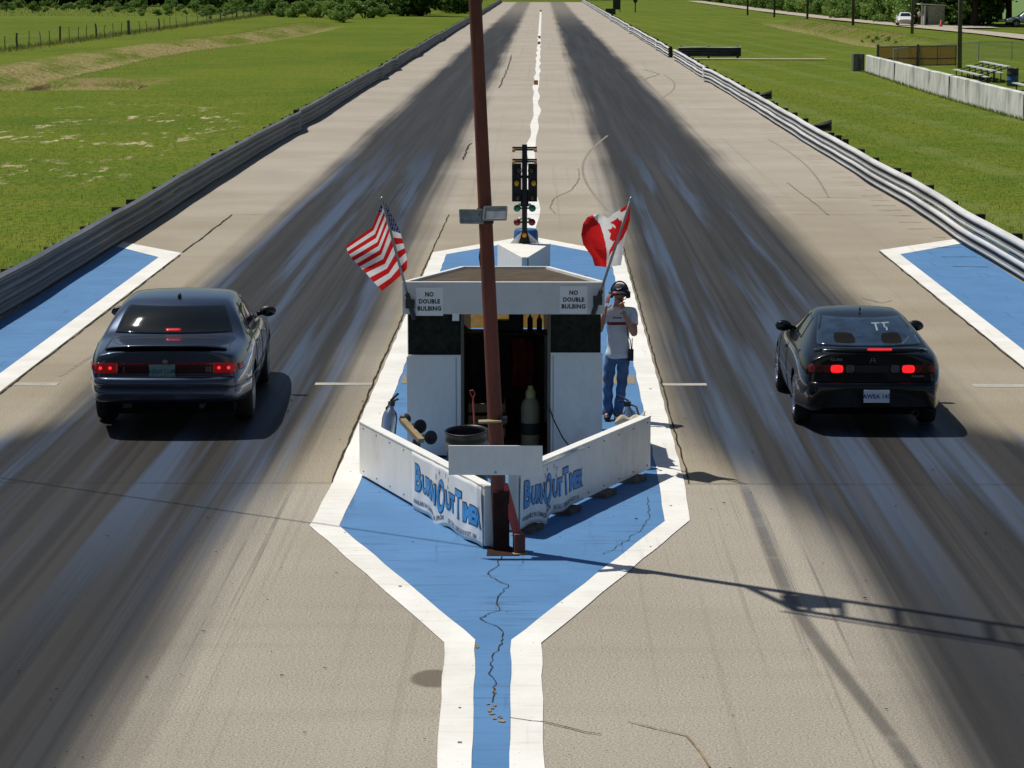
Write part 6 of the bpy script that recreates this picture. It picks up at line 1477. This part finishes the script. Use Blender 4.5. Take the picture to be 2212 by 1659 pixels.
def hand(m_, palm, out_dir, side_dir, sc=1.0, curl=0.5, mi=0):
    """palm centre, direction of the fingers, direction towards the thumb"""
    o = Vector(palm); f = Vector(out_dir).normalized(); s = Vector(side_dir); s = (s - f * s.dot(f)).normalized(); n_ = f.cross(s)
    for i, (off, L) in enumerate(((0.028, 0.068), (0.009, 0.077), (-0.010, 0.072), (-0.028, 0.056))):
        a = o + s * off * sc + f * 0.02 * sc; b = a + f * (0.045 + L * 0.35) * sc + n_ * 0.004; c_ = b + (f * (1 - curl) + n_ * curl * 1.0).normalized() * L * 0.36 * sc; d = c_ + (f * (1 - curl * 1.7) + n_ * curl * 1.3).normalized() * L * 0.30 * sc
        v, fc = skin([(a, .0105 * sc), (b, .0095 * sc), (c_, .009 * sc), (d, .0075 * sc)], chain(4)); m_.add(v, fc, mi)
    a = o + s * 0.03 * sc - f * 0.03 * sc; b = a + (s * 0.9 + f * 0.6 + n_ * 0.3).normalized() * 0.04 * sc; c_ = b + (f * 0.9 + n_ * 0.5 + s * .2).normalized() * 0.035 * sc
    v, fc = skin([(a, .013 * sc), (b, .011 * sc), (c_, .009 * sc)], chain(3)); m_.add(v, fc, mi)

mp = G(1334, 909); px0, py0 = mp.x, mp.y
t = thing('person', 'man in pale t-shirt, jeans and navy cap holding a headset beside the hut', 'person', (px0, py0, 0.006), R(-5), world=False)
V3 = Vector
# joints (local: +x = picture right, -y = towards the camera)
sh = [V3((-.165, .01, 1.305)), V3((.165, .01, 1.305))]; el = [V3((-.215, -.13, 1.085)), V3((.205, -.13, 1.045))]; wr = [V3((-.150, -.15, 1.325)), V3((.098, -.205, 1.275))]; pa = [V3((-.128, -.115, 1.40)), V3((.072, -.185, 1.345))]
nodes = [(V3((0, .01, .84)), .095, .068), (V3((0, .01, 1.0)), .105, .075), (V3((0, .015, 1.16)), .135, .09), (V3((0, .01, 1.30)), .10, .075), (V3((0, .0, 1.375)), .048), (V3((.008, -.015, 1.44)), .055, .06), (V3((.014, -.028, 1.50)), .066, .08), (V3((.016, -.022, 1.56)), .07, .088), (V3((.016, -.012, 1.615)), .05, .065)]
ed = chain(9)
for q in (0, 1):
    b = len(nodes); nodes += [(sh[q], .056), ((sh[q] + el[q]) / 2, .047), (el[q], .041), (el[q].lerp(wr[q], .35), .042), (wr[q], .027, .024), (pa[q], .036, .018)]
    ed += [(3, b)] + chain(6, b)
lg = [[V3((-.085, .01, .80)), V3((-.115, -.01, .44)), V3((-.12, .05, .08)), V3((-.135, -.06, .045))], [V3((.07, .01, .80)), V3((.05, -.03, .44)), V3((.005, .01, .08)), V3((.005, -.10, .045))]]
for q in (0, 1):
    b = len(nodes); nodes += [(lg[q][0], .058), (lg[q][1], .042), (lg[q][2], .032), (lg[q][3], .03)]; ed += [(0, b)] + chain(4, b)
m_ = MB(); v, fc = skin(nodes, ed, 0, 2); m_.add(v, fc)
hand(m_, pa[0], V3((.14, .06, .98)), V3((.5, -.85, 0)), 1.0, .25); hand(m_, pa[1], V3((-.30, -.1, .9)), V3((-.6, -.6, -.2)), 1.0, .75)
m_.ell((.020, -.122, 1.505), (.013, .022, .022), 10, 8); m_.ell((.020, -.095, 1.455), (.035, .03, .022), 12, 8)
for sg in (-1, 1): m_.ell((.016 + sg * .078, -.01, 1.515), (.012, .02, .03), 8, 6)
m_.build('body', 'skin', t, smooth=True, org=(0, 0, 0))
m_ = MB()
for sg in (-1, 1): m_.ell((.020 + sg * .030, -.107, 1.528), (.013, .008, .006), 8, 6)
m_.ell((.020, -.112, 1.470), (.022, .008, .004), 8, 6); m_.build('face_features', 'hair', t, smooth=True, org=(0, 0, 0))
m_ = MB(); m_.ell((.016, .025, 1.53), (.082, .085, .075), 14, 8); m_.build('hair', 'hair', t, smooth=True, org=(0, 0, 0))
# t-shirt with loose hem and short sleeves
nodes = [(V3((0, .01, .735)), .168, .125), (V3((0, .01, .80)), .158, .115), (V3((0, .01, .92)), .142, .102), (V3((0, .01, 1.05)), .140, .100), (V3((0, .012, 1.18)), .150, .103), (V3((0, .01, 1.30)), .118, .088), (V3((0, .004, 1.36)), .066, .062)]
ed = chain(7)
for q in (0, 1):
    b = len(nodes); e_ = sh[q].lerp(el[q], .62); nodes += [(sh[q] + V3((0, 0, .0)), .074), (sh[q].lerp(el[q], .35), .072), (e_, .073)]; ed += [(5, b)] + chain(3, b)
m_ = MB(); v, fc = skin(nodes, ed, 0, 2)
v = [p + V3((.006 * math.sin(p.z * 41 + p.x * 23), .009 * math.sin(p.z * 33 + p.x * 31), 0)) for p in v]
m_.add(v, fc); sh_o = m_.build('shirt', 'tshirt', t, smooth=True, org=(0, 0, 0))
bmq = bmesh.new(); bmq.from_mesh(sh_o.data); bv = BVHTree.FromBMesh(bmq); bmq.free()
m_ = MB(); q = patch(bv, [(-.125, 1.155), (.115, 1.16), (.115, 1.195), (-.125, 1.19)], 'rear', off=.004, nu=14, nv=4, depth=0); m_.add(q.v, q.f); q = patch(bv, [(-.06, 1.235), (.05, 1.238), (.05, 1.252), (-.06, 1.25)], 'rear', off=.004, nu=8, nv=3, depth=0); m_.add(q.v, q.f)
m_.build('shirt_print', 'shirt_red', t, fix=False, org=(0, 0, 0))
nodes = [(V3((0, .01, .85)), .118, .085), (V3((0, .01, .93)), .10, .075)]; ed = [(0, 1)]
for q in (0, 1):
    b = len(nodes); a_, k_, n_ = lg[q][0], lg[q][1], lg[q][2]
    nodes += [(a_ - V3((0, 0, .05)), .082, .088), (a_.lerp(k_, .55), .072, .078), (k_, .060, .066), (k_.lerp(n_, .5), .057, .062), (n_ + V3((0, -.01, .03)), .060, .068), (n_ + V3((0, -.02, -.045)), .062, .072)]; ed += [(0, b)] + chain(6, b)
m_ = MB(); v, fc = skin(nodes, ed, 0, 2)
v = [p + V3((.005 * math.sin(p.z * 47 + p.y * 20), .008 * math.sin(p.z * 39 + p.x * 28) * (1 if p.z < .5 else .5), 0)) for p in v]
m_.add(v, fc); m_.build('jeans', 'jeans', t, smooth=True, org=(0, 0, 0))
for q in (0, 1):
    a = lg[q][2]; m_ = MB(); v, fc = skin([(a + V3((0, .035, -.04)), .046, .04), (a + V3((0, -.04, -.035)), .05, .045), (a + V3((.0, -.13, -.045)), .048, .036), (a + V3((.0, -.175, -.05)), .035, .03)], chain(4)); m_.add(v, fc); m_.build('shoe', 'shoe', t, smooth=True, org=(0, 0, 0))
# cap with brim
m_ = MB(); m_.lathe((.016, -.012, 1.552), (.0, -.08, 1), [(.090, -.008), (.091, .02), (.084, .052), (.064, .078), (.034, .092), (0, .096)], 22); cap = m_.build('cap', 'cap', t, smooth=True, org=(0, 0, 0))
m_ = MB(); m_.grid(lambda u, v: V3((.016 + math.sin((u - .5) * 2.4) * (.085 + .015 * v), -.02 - math.cos((u - .5) * 2.4) * (.085 + .085 * v), 1.560 - .016 * v - .026 * (2 * (u - .5)) ** 2 * (0.4 + v))), 14, 5)
o = m_.build('brim', 'cap', cap, smooth=True, org=(0, 0, 0), fix=False); q = o.modifiers.new('s', 'SOLIDIFY'); q.thickness = .006
m_ = MB(); m_.grid(lambda u, v: V3((-.02 + .075 * u - .03, -.113 - .03 * v - .008 * math.sin(u * 3), 1.553 - .012 * v)), 8, 3); o = m_.build('brim_patch', 'cap_red', cap, org=(0, 0, 0), fix=False); q = o.modifiers.new('s', 'SOLIDIFY'); q.thickness = .008
m_ = MB(); m_.tube([(-.015, -.107, 1.592), (.0, -.111, 1.586), (.02, -.111, 1.594), (.045, -.100, 1.606)], [.003, .006, .004, .001], 6); m_.build('cap_logo', 'sign_white', cap, org=(0, 0, 0))
# headset
m_ = MB(); m_.tube([(.016 + .104 * math.cos(a), -.0, 1.535 + .135 * math.sin(a)) for a in np.linspace(0, math.pi, 15)], .010, 8)
hs = m_.build('headset', 'black_plastic', t, smooth=True, org=(0, 0, 0))
for sg in (-1, 1): MB().lathe((.016 + sg * .080, -.012, 1.515), (sg, 0, 0), [(0, 0), (.044, 0), (.046, .03), (.036, .048), (0, .05)], 16).build('ear_cup', 'black_plastic', hs, smooth=True, org=(0, 0, 0))
m_ = MB(); m_.tube([(.10, -.04, 1.505), (.095, -.11, 1.475), (.055, -.135, 1.455)], .005, 6); m_.ell((.048, -.137, 1.452), (.017, .014, .014), 8, 6); m_.build('microphone', 'black_plastic', hs, org=(0, 0, 0))
m_ = MB(); m_.tube([(.085, -.17, 1.30), (.115, -.165, 1.16), (.12, -.13, 1.05), (.155, -.115, .98), (.165, -.06, .85)], .006, 6); m_.build('headset_cord', 'cable', t, org=(0, 0, 0))
m_ = MB(); m_.box((.158, -.055, .80), (.055, .05, .14), (0, 0, .3)); m_.tube([(.17, -.05, .86), (.172, -.05, 1.0)], .006, 6); m_.build('radio', 'black_plastic', t, org=(0, 0, 0), bevel=.008)

# attendant by the white car
ap = G(1971 + 787 * 0, 54); 
ax0 = (2500 + 1000 / 3.87) * 0.72; ap = G(ax0, 54.5)
t = thing('person', 'far attendant in white shirt and dark trousers standing beside the white car', 'person', (ap.x, ap.y, 0.02), R(20), world=False)
nodes = [(V3((0, 0, .9)), .13, .1), (V3((0, 0, 1.15)), .13, .1), (V3((0, 0, 1.36)), .12, .09), (V3((0, 0, 1.48)), .05), (V3((0, -.02, 1.58)), .08, .09), (V3((0, -.02, 1.68)), .07, .08)]
ed = chain(6)
for sg in (-1, 1):
    b = len(nodes); nodes += [(V3((sg * .18, 0, 1.38)), .06), (V3((sg * .27, .02, 1.12)), .045), (V3((sg * .18, -.14, .98)), .032)]; ed += [(2, b)] + chain(3, b)
    b = len(nodes); nodes += [(V3((sg * .09, 0, .85)), .08), (V3((sg * .1, -.01, .46)), .055), (V3((sg * .1, .02, .08)), .04), (V3((sg * .11, -.1, .04)), .04)]; ed += [(0, b)] + chain(4, b)
m_ = MB(); v, fc = skin(nodes, ed, 0, 1); m_.add(v, fc)
for sg in (-1, 1): hand(m_, (sg * .15, -.16, .97), (-sg * .7, -.4, -.1), (0, -.3, 1), 1, .4)
m_.build('body', 'skin', t, smooth=True, org=(0, 0, 0))
m_ = MB(); v, fc = skin([(V3((0, 0, .92)), .15, .115), (V3((0, 0, 1.15)), .15, .11), (V3((0, 0, 1.37)), .13, .1), (V3((0, 0, 1.45)), .07)] + [(V3((sg * f_, 0, z)), r) for sg in (-1, 1) for f_, z, r in ((.19, 1.37, .075), (.25, 1.2, .068))], [(0, 1), (1, 2), (2, 3), (2, 4), (4, 5), (2, 6), (6, 7)], 0, 1); m_.add(v, fc); m_.build('shirt', 'sign_white', t, smooth=True, org=(0, 0, 0))
m_ = MB(); v, fc = skin([(V3((0, 0, .92)), .14, .11)] + [(V3((sg * x, 0, z)), r) for sg in (-1, 1) for x, z, r in ((.09, .8, .09), (.1, .45, .072), (.1, .1, .068))], [(0, 1), (1, 2), (2, 3), (0, 4), (4, 5), (5, 6)], 0, 1); m_.add(v, fc); m_.build('trousers', 'clutter', t, smooth=True, org=(0, 0, 0))
m_ = MB(); m_.ell((0, .01, 1.69), (.095, .105, .07), 12, 8); m_.build('hair', 'cap_red', t, smooth=True, org=(0, 0, 0))

# ------------------------------------------------------------------ trees and bushes
def foliage(blobs, leaf, seed, mats=3):
    """many small leaf-cluster faces spread through lumpy volumes"""
    r = np.random.RandomState(seed); V = []; mi = []
    for (c, rad, n, mbias) in blobs:
        d = r.normal(size=(n, 3)); d /= np.linalg.norm(d, axis=1)[:, None]
        lump = 1 + 0.35 * np.sin(d[:, 0] * 5 + seed) * np.sin(d[:, 1] * 6 + 2) + 0.18 * np.sin(d[:, 2] * 9 + d[:, 0] * 7)
        rr = (0.45 + 0.55 * r.rand(n) ** 0.45) * lump
        p = np.array(c) + d * rr[:, None] * np.array(rad)
        nrm = d * 0.6 + r.normal(size=(n, 3)) * 0.7; nrm /= np.linalg.norm(nrm, axis=1)[:, None]
        a = np.cross(nrm, r.normal(size=(n, 3))); a /= np.linalg.norm(a, axis=1)[:, None]; b = np.cross(nrm, a)
        s = leaf * (0.5 + r.rand(n)); w_ = s * (0.45 + 0.3 * r.rand(n))
        q = np.stack([p - a * s[:, None], p + b * w_[:, None] - a * s[:, None] * .1, p + a * s[:, None], p - b * w_[:, None] + a * s[:, None] * .1], 1)
        V.append(q.reshape(-1, 3)); mi.append(np.clip(np.round(mbias + r.normal(size=n) * 0.55), 0, mats - 1).astype(int))
    V = np.concatenate(V); mi = np.concatenate(mi); n = len(V) // 4
    return V, [(4 * i, 4 * i + 1, 4 * i + 2, 4 * i + 3) for i in range(n)], mi
LV = ['leaf_dark', 'leaf_mid', 'leaf_light']
def leaf_obj(name, blobs, leaf, seed, parent):
    V, Fs, mi = foliage(blobs, leaf, seed)
    me = bpy.data.meshes.new(name); me.from_pydata(V.tolist(), [], Fs)
    for m in LV: me.materials.append(M[m])
    me.polygons.foreach_set('material_index', mi.tolist()); me.update()
    o = bpy.data.objects.new(name, me); col.objects.link(o); o.parent = parent; return o
def make_tree(name, h, crown0, rad, nb, per, leaf, seed, bias, trunk_r, label, group, limbs=5):
    t = thing(name, label, 'tree', (0, 0, 0), group=group, world=False); r = random.Random(seed)
    tr_ = MB(); lean = r.uniform(-.25, .25)
    tr_.tube([(0, 0, -.3), (0, 0, .2), (lean * .3, 0, h * .25), (lean, .1, h * .5), (lean * 1.3, 0, h * .82)], [trunk_r * 1.45, trunk_r * 1.1, trunk_r * .85, trunk_r * .6, trunk_r * .2], 9)
    B = []
    for i in range(nb):
        a = 2 * math.pi * i / nb * 2.4 + r.uniform(-.3, .3); f = (i + .5) / nb; z = crown0 + (h - crown0) * f
        prof = math.sin(math.pi * min(.96, 0.22 + 0.74 * f)) ** .7; q = rad * prof * r.uniform(.45, .75); br = rad * r.uniform(.34, .52) * (.6 + .4 * prof)
        c = (q * math.cos(a), q * math.sin(a), z); B.append((c, (br, br, br * .78), per, bias + r.uniform(-.5, .5)))
        if i < limbs + 3: tr_.tube([(lean * f, 0, max(.5, z - br * 1.1 - .4)), (c[0] * .55, c[1] * .55, z - br * .35), (c[0] * .95, c[1] * .95, z + br * .1)], [trunk_r * .38, trunk_r * .25, trunk_r * .07], 6)
    tr_.build('trunk', 'bark', t, smooth=True, org=(0, 0, 0)); leaf_obj('crown', B, leaf, seed, t); return t
def make_bush(h, rad, seed, bias, label, group, per=420, leaf=.13):
    t = thing('bush', label, 'bush', (0, 0, 0), group=group, world=False); r = random.Random(seed); B = []; st = MB()
    for i in range(8):
        a = i * 2.4 + r.uniform(-.6, .6); q = rad * r.uniform(.1, .95); z = h * r.uniform(.15, .85) * (1.15 - .5 * q / rad); br = rad * r.uniform(.22, .55)
        B.append(((q * math.cos(a), q * math.sin(a), z), (br, br, br * .8), per // 2 + int(per * r.random() * .5), bias + r.uniform(-.6, .6)))
        st.tube([(0.1 * math.cos(a), .1 * math.sin(a), -.1), (q * .6 * math.cos(a), q * .6 * math.sin(a), z * .6), (q * math.cos(a), q * math.sin(a), z + br * .3)], [.05, .035, .01], 5)
    st.build('stem', 'bark', t, org=(0, 0, 0)); leaf_obj('foliage', B, leaf, seed, t); return t
GL, GR = 'trees behind the left field', 'trees behind the gravel road'
lt = [make_tree('tree', 9.5, 1.0, 4.2, 17, 330, .30, 21, .35, .22, 'dense dark leafy tree in the row behind the left field', GL), make_tree('tree', 8.0, .8, 4.0, 15, 330, .28, 22, .9, .18, 'mid green leafy tree in the row behind the left field', GL)]
rtree = [make_tree('tree', 9.0, .7, 4.0, 16, 360, .26, 31, .25, .2, 'dense dark tree behind the hedge along the gravel road', GR), make_tree('tree', 8.0, .9, 3.8, 15, 360, .25, 32, 1.0, .2, 'mid green tree behind the hedge along the gravel road', GR)]
shade = make_tree('shade_tree', 13, 4.6, 6.5, 16, 380, .34, 41, .6, .40, 'large shade tree with bare trunk between booth and pickup truck', None)
bushes = [make_bush(2.2, 1.5, 51, 2.0, 'light green bush at the edge of the left field', 'bushes edging the left field'), make_bush(2.6, 1.8, 52, 1.35, 'mid green bush at the edge of the left field', 'bushes edging the left field'),
          make_bush(2.9, 2.0, 53, 1.95, 'light green bush in the hedge along the gravel road', 'hedge bushes along the gravel road'), make_bush(2.7, 2.0, 54, 1.05, 'darker green bush in the hedge along the gravel road', 'hedge bushes along the gravel road')]
first = {}
def place(proto, x, y, sc=1.0, label=None, z=0.0):
    rz = random.uniform(0, 6.28)
    if proto.name not in first:
        first[proto.name] = 1; o = proto; o.location = (x, y, z); o.rotation_euler = (0, 0, rz)
        if label: o['label'] = label
    else: o = dup(proto, (x, y, z), rz, label)
    o.scale = (sc, sc, sc * random.uniform(.9, 1.1)); return o
random.seed(77)
# left tree line (base points read off the photograph)
for i, px in enumerate(range(-40, 430, 30)):
    g_ = G(px + random.uniform(-6, 6), 12 + random.uniform(-1.5, 1.5)); place(lt[i % 5 == 3], g_.x, g_.y, random.uniform(.95, 1.3))
for px, py, k_ in ((432, 15, 0), (460, 18, 1), (490, 20, 0), (520, 22, 1), (552, 22, 0), (585, 24, 0), (618, 26, 0), (655, 26, 1), (690, 26, 0), (722, 27, 0), (758, 28, 1), (795, 27, 0), (822, 28, 0), (850, 30, 0), (880, 34, 0), (905, 35, 0)):
    g_ = G(px, py); place(lt[k_], g_.x, g_.y, random.uniform(.8, 1.1))
for px, py in ((972, 27), (990, 29), (1010, 25), (940, 22)):
    g_ = G(px, py); place(lt[1], g_.x, g_.y, .62)
for px, py, k_, sc in ((560, 30, 0, 1), (590, 33, 1, 1), (612, 37, 0, .8), (640, 38, 0, .9), (668, 36, 1, 1), (694, 38, 0, 1), (722, 43, 0, 1.05), (742, 46, 0, .9), (756, 40, 1, 1.1), (786, 38, 0, .9), (806, 38, 1, .9), (828, 36, 0, .8), (455, 40, 1, .62), (505, 26, 0, .9), (535, 24, 1, 1), (370, 22, 0, .8), (300, 18, 0, .9), (420, 24, 0, .8), (250, 17, 1, .8), (180, 16, 0, .8), (110, 16, 1, .8), (40, 16, 0, .8)):
    g_ = G(px, py); place(bushes[k_], g_.x, g_.y, sc)
for i in range(34):   # scrub in front of the left tree line
    px = 15 + i * 17 + random.uniform(-8, 8); py = 17 + 12 * random.random() + (6 if px > 300 else 0)
    g_ = G(px, py); place(bushes[i % 3 == 0], g_.x, g_.y, random.uniform(.28, .6))
for px, py, sc in ((1876, 83, .10), (1893, 87, .14), (1907, 81, .09), (1919, 89, .13), (1862, 92, .08), (1935, 94, .09), (1885, 92, .10)):
    g_ = G(px, py); place(bushes[2], g_.x, g_.y, sc, 'low yellowish scrub clump on the bank below the utility poles')
# far end of the strip
for i in range(26):
    x = -70 + i * 6.2 + random.uniform(-2, 2)
    if x < 70: place(lt[i % 2], x, 640 + random.uniform(-10, 25), random.uniform(.9, 1.2))
# hedge and trees behind the road
def road_x(y):
    for (x0, y0), (x1, y1) in zip(rc[:-1], rc[1:]):
        if y1 <= y <= y0: return x1 + (x0 - x1) * (y - y1) / (y0 - y1)
    return rc[0][0] if y > 400 else rc[-1][0]
y = 312
while y < 610:
    place(bushes[2 + (random.random() < .35)], road_x(y) + 3.6 + random.uniform(-.8, 1.4), y + random.uniform(-1.5, 1.5), random.choice((.45, .7, .9, 1.1, 1.3)))
    place(bushes[2 + (random.random() < .6)], road_x(y) + 6.4 + random.uniform(-.8, .8), y + 2, random.uniform(.95, 1.3))
    if random.random() < .75: place(rtree[random.random() < .5], road_x(y) + 10.5 + random.uniform(-1.5, 2), y + 3, random.uniform(.9, 1.2))
    y += 5.2
for x, y, k_ in ((45.5, 309, 0), (47.5, 306, 1), (44.5, 312, 0), (48.5, 311, 0)): place(rtree[k_], x, y, 1.0, None)
place(shade, 46.6, 298.5, 1.0, 'dark shade tree with bare trunk just right of the booth')
place(shade, 55.7, 338, 1.0, 'large shade tree with bare trunk at the crop field edge'); place(shade, 57.5, 296, .9, 'large shade tree with bare trunk behind the pickup truck'); place(shade, 51, 303, .85, 'shade tree with bare trunk between the booth and the pickup truck')

# ------------------------------------------------------------------ long grass (cannot be counted)
mb = MB(); rng = random.Random(12); V = []; Fq = []; mi = []
def blade(x, y, h, z=None):
    z = ground_z(x, y) if z is None else z
    a = rng.uniform(0, 6.28); w_ = (0.012 if h > 0.09 else 0.006) + h * 0.035; dx, dy = math.cos(a) * w_, math.sin(a) * w_; lx, ly = rng.uniform(-.35, .35) * h, rng.uniform(-.35, .35) * h
    o = len(V); V.extend([(x - dx, y - dy, z - .02), (x + dx, y + dy, z - .02), (x + lx, y + ly, z + h)]); Fq.append((o, o + 1, o + 2))
def belt(n, fx, fy, h0, h1, dry):
    for _ in range(n):
        y = fy(); x = fx(y); blade(x, y, rng.uniform(h0, h1)); mi.append(1 if rng.random() < dry else 0)
belt(7000, lambda y: -8.75 - abs(rng.gauss(0, .22)), lambda: 40 + 200 * rng.random() ** 1.7, .04, .15, .25)
belt(7000, lambda y: 8.75 + abs(rng.gauss(0, .22)), lambda: 35 + 200 * rng.random() ** 1.7, .04, .15, .25)
belt(26000, lambda y: rng.uniform(-9.1, -9.1 - 0.22 * y), lambda: 42 + 85 * rng.random() ** 1.5, .03, .085, .22)
belt(20000, lambda y: rng.uniform(9.1, 9.1 + 0.12 * y), lambda: 46 + 85 * rng.random() ** 1.5, .03, .085, .22)
belt(2200, lambda y: 17.95 - abs(rng.gauss(0, .12)), lambda: rng.uniform(90, 156), .05, .18, .15)
belt(9000, lambda y: -38.8 + rng.gauss(0, .7), lambda: rng.uniform(180, 420), .10, .42, .45)
belt(9000, lambda y: -26.5 + rng.gauss(0, 2.6), lambda: rng.uniform(120, 320), .03, .12, .85)
belt(9000, lambda y: rng.uniform(-105, -40), lambda: rng.uniform(370, 505), .12, .45, .2)
belt(3500, lambda y: 29.5 + rng.gauss(0, 1.8), lambda: rng.uniform(220, 330), .04, .16, .35)
belt(3500, lambda y: road_x(y) + 2.6 + abs(rng.gauss(0, .8)), lambda: rng.uniform(305, 560), .1, .5, .2)
me = bpy.data.meshes.new('grass'); me.from_pydata(V, [], Fq); me.materials.append(M['blade']); me.materials.append(M['blade_dry']); me.polygons.foreach_set('material_index', mi); me.update()
o = bpy.data.objects.new('grass', me); col.objects.link(o); stuff(o, 'uncut grass growing along rails, fences, ditch and road', 'grass')
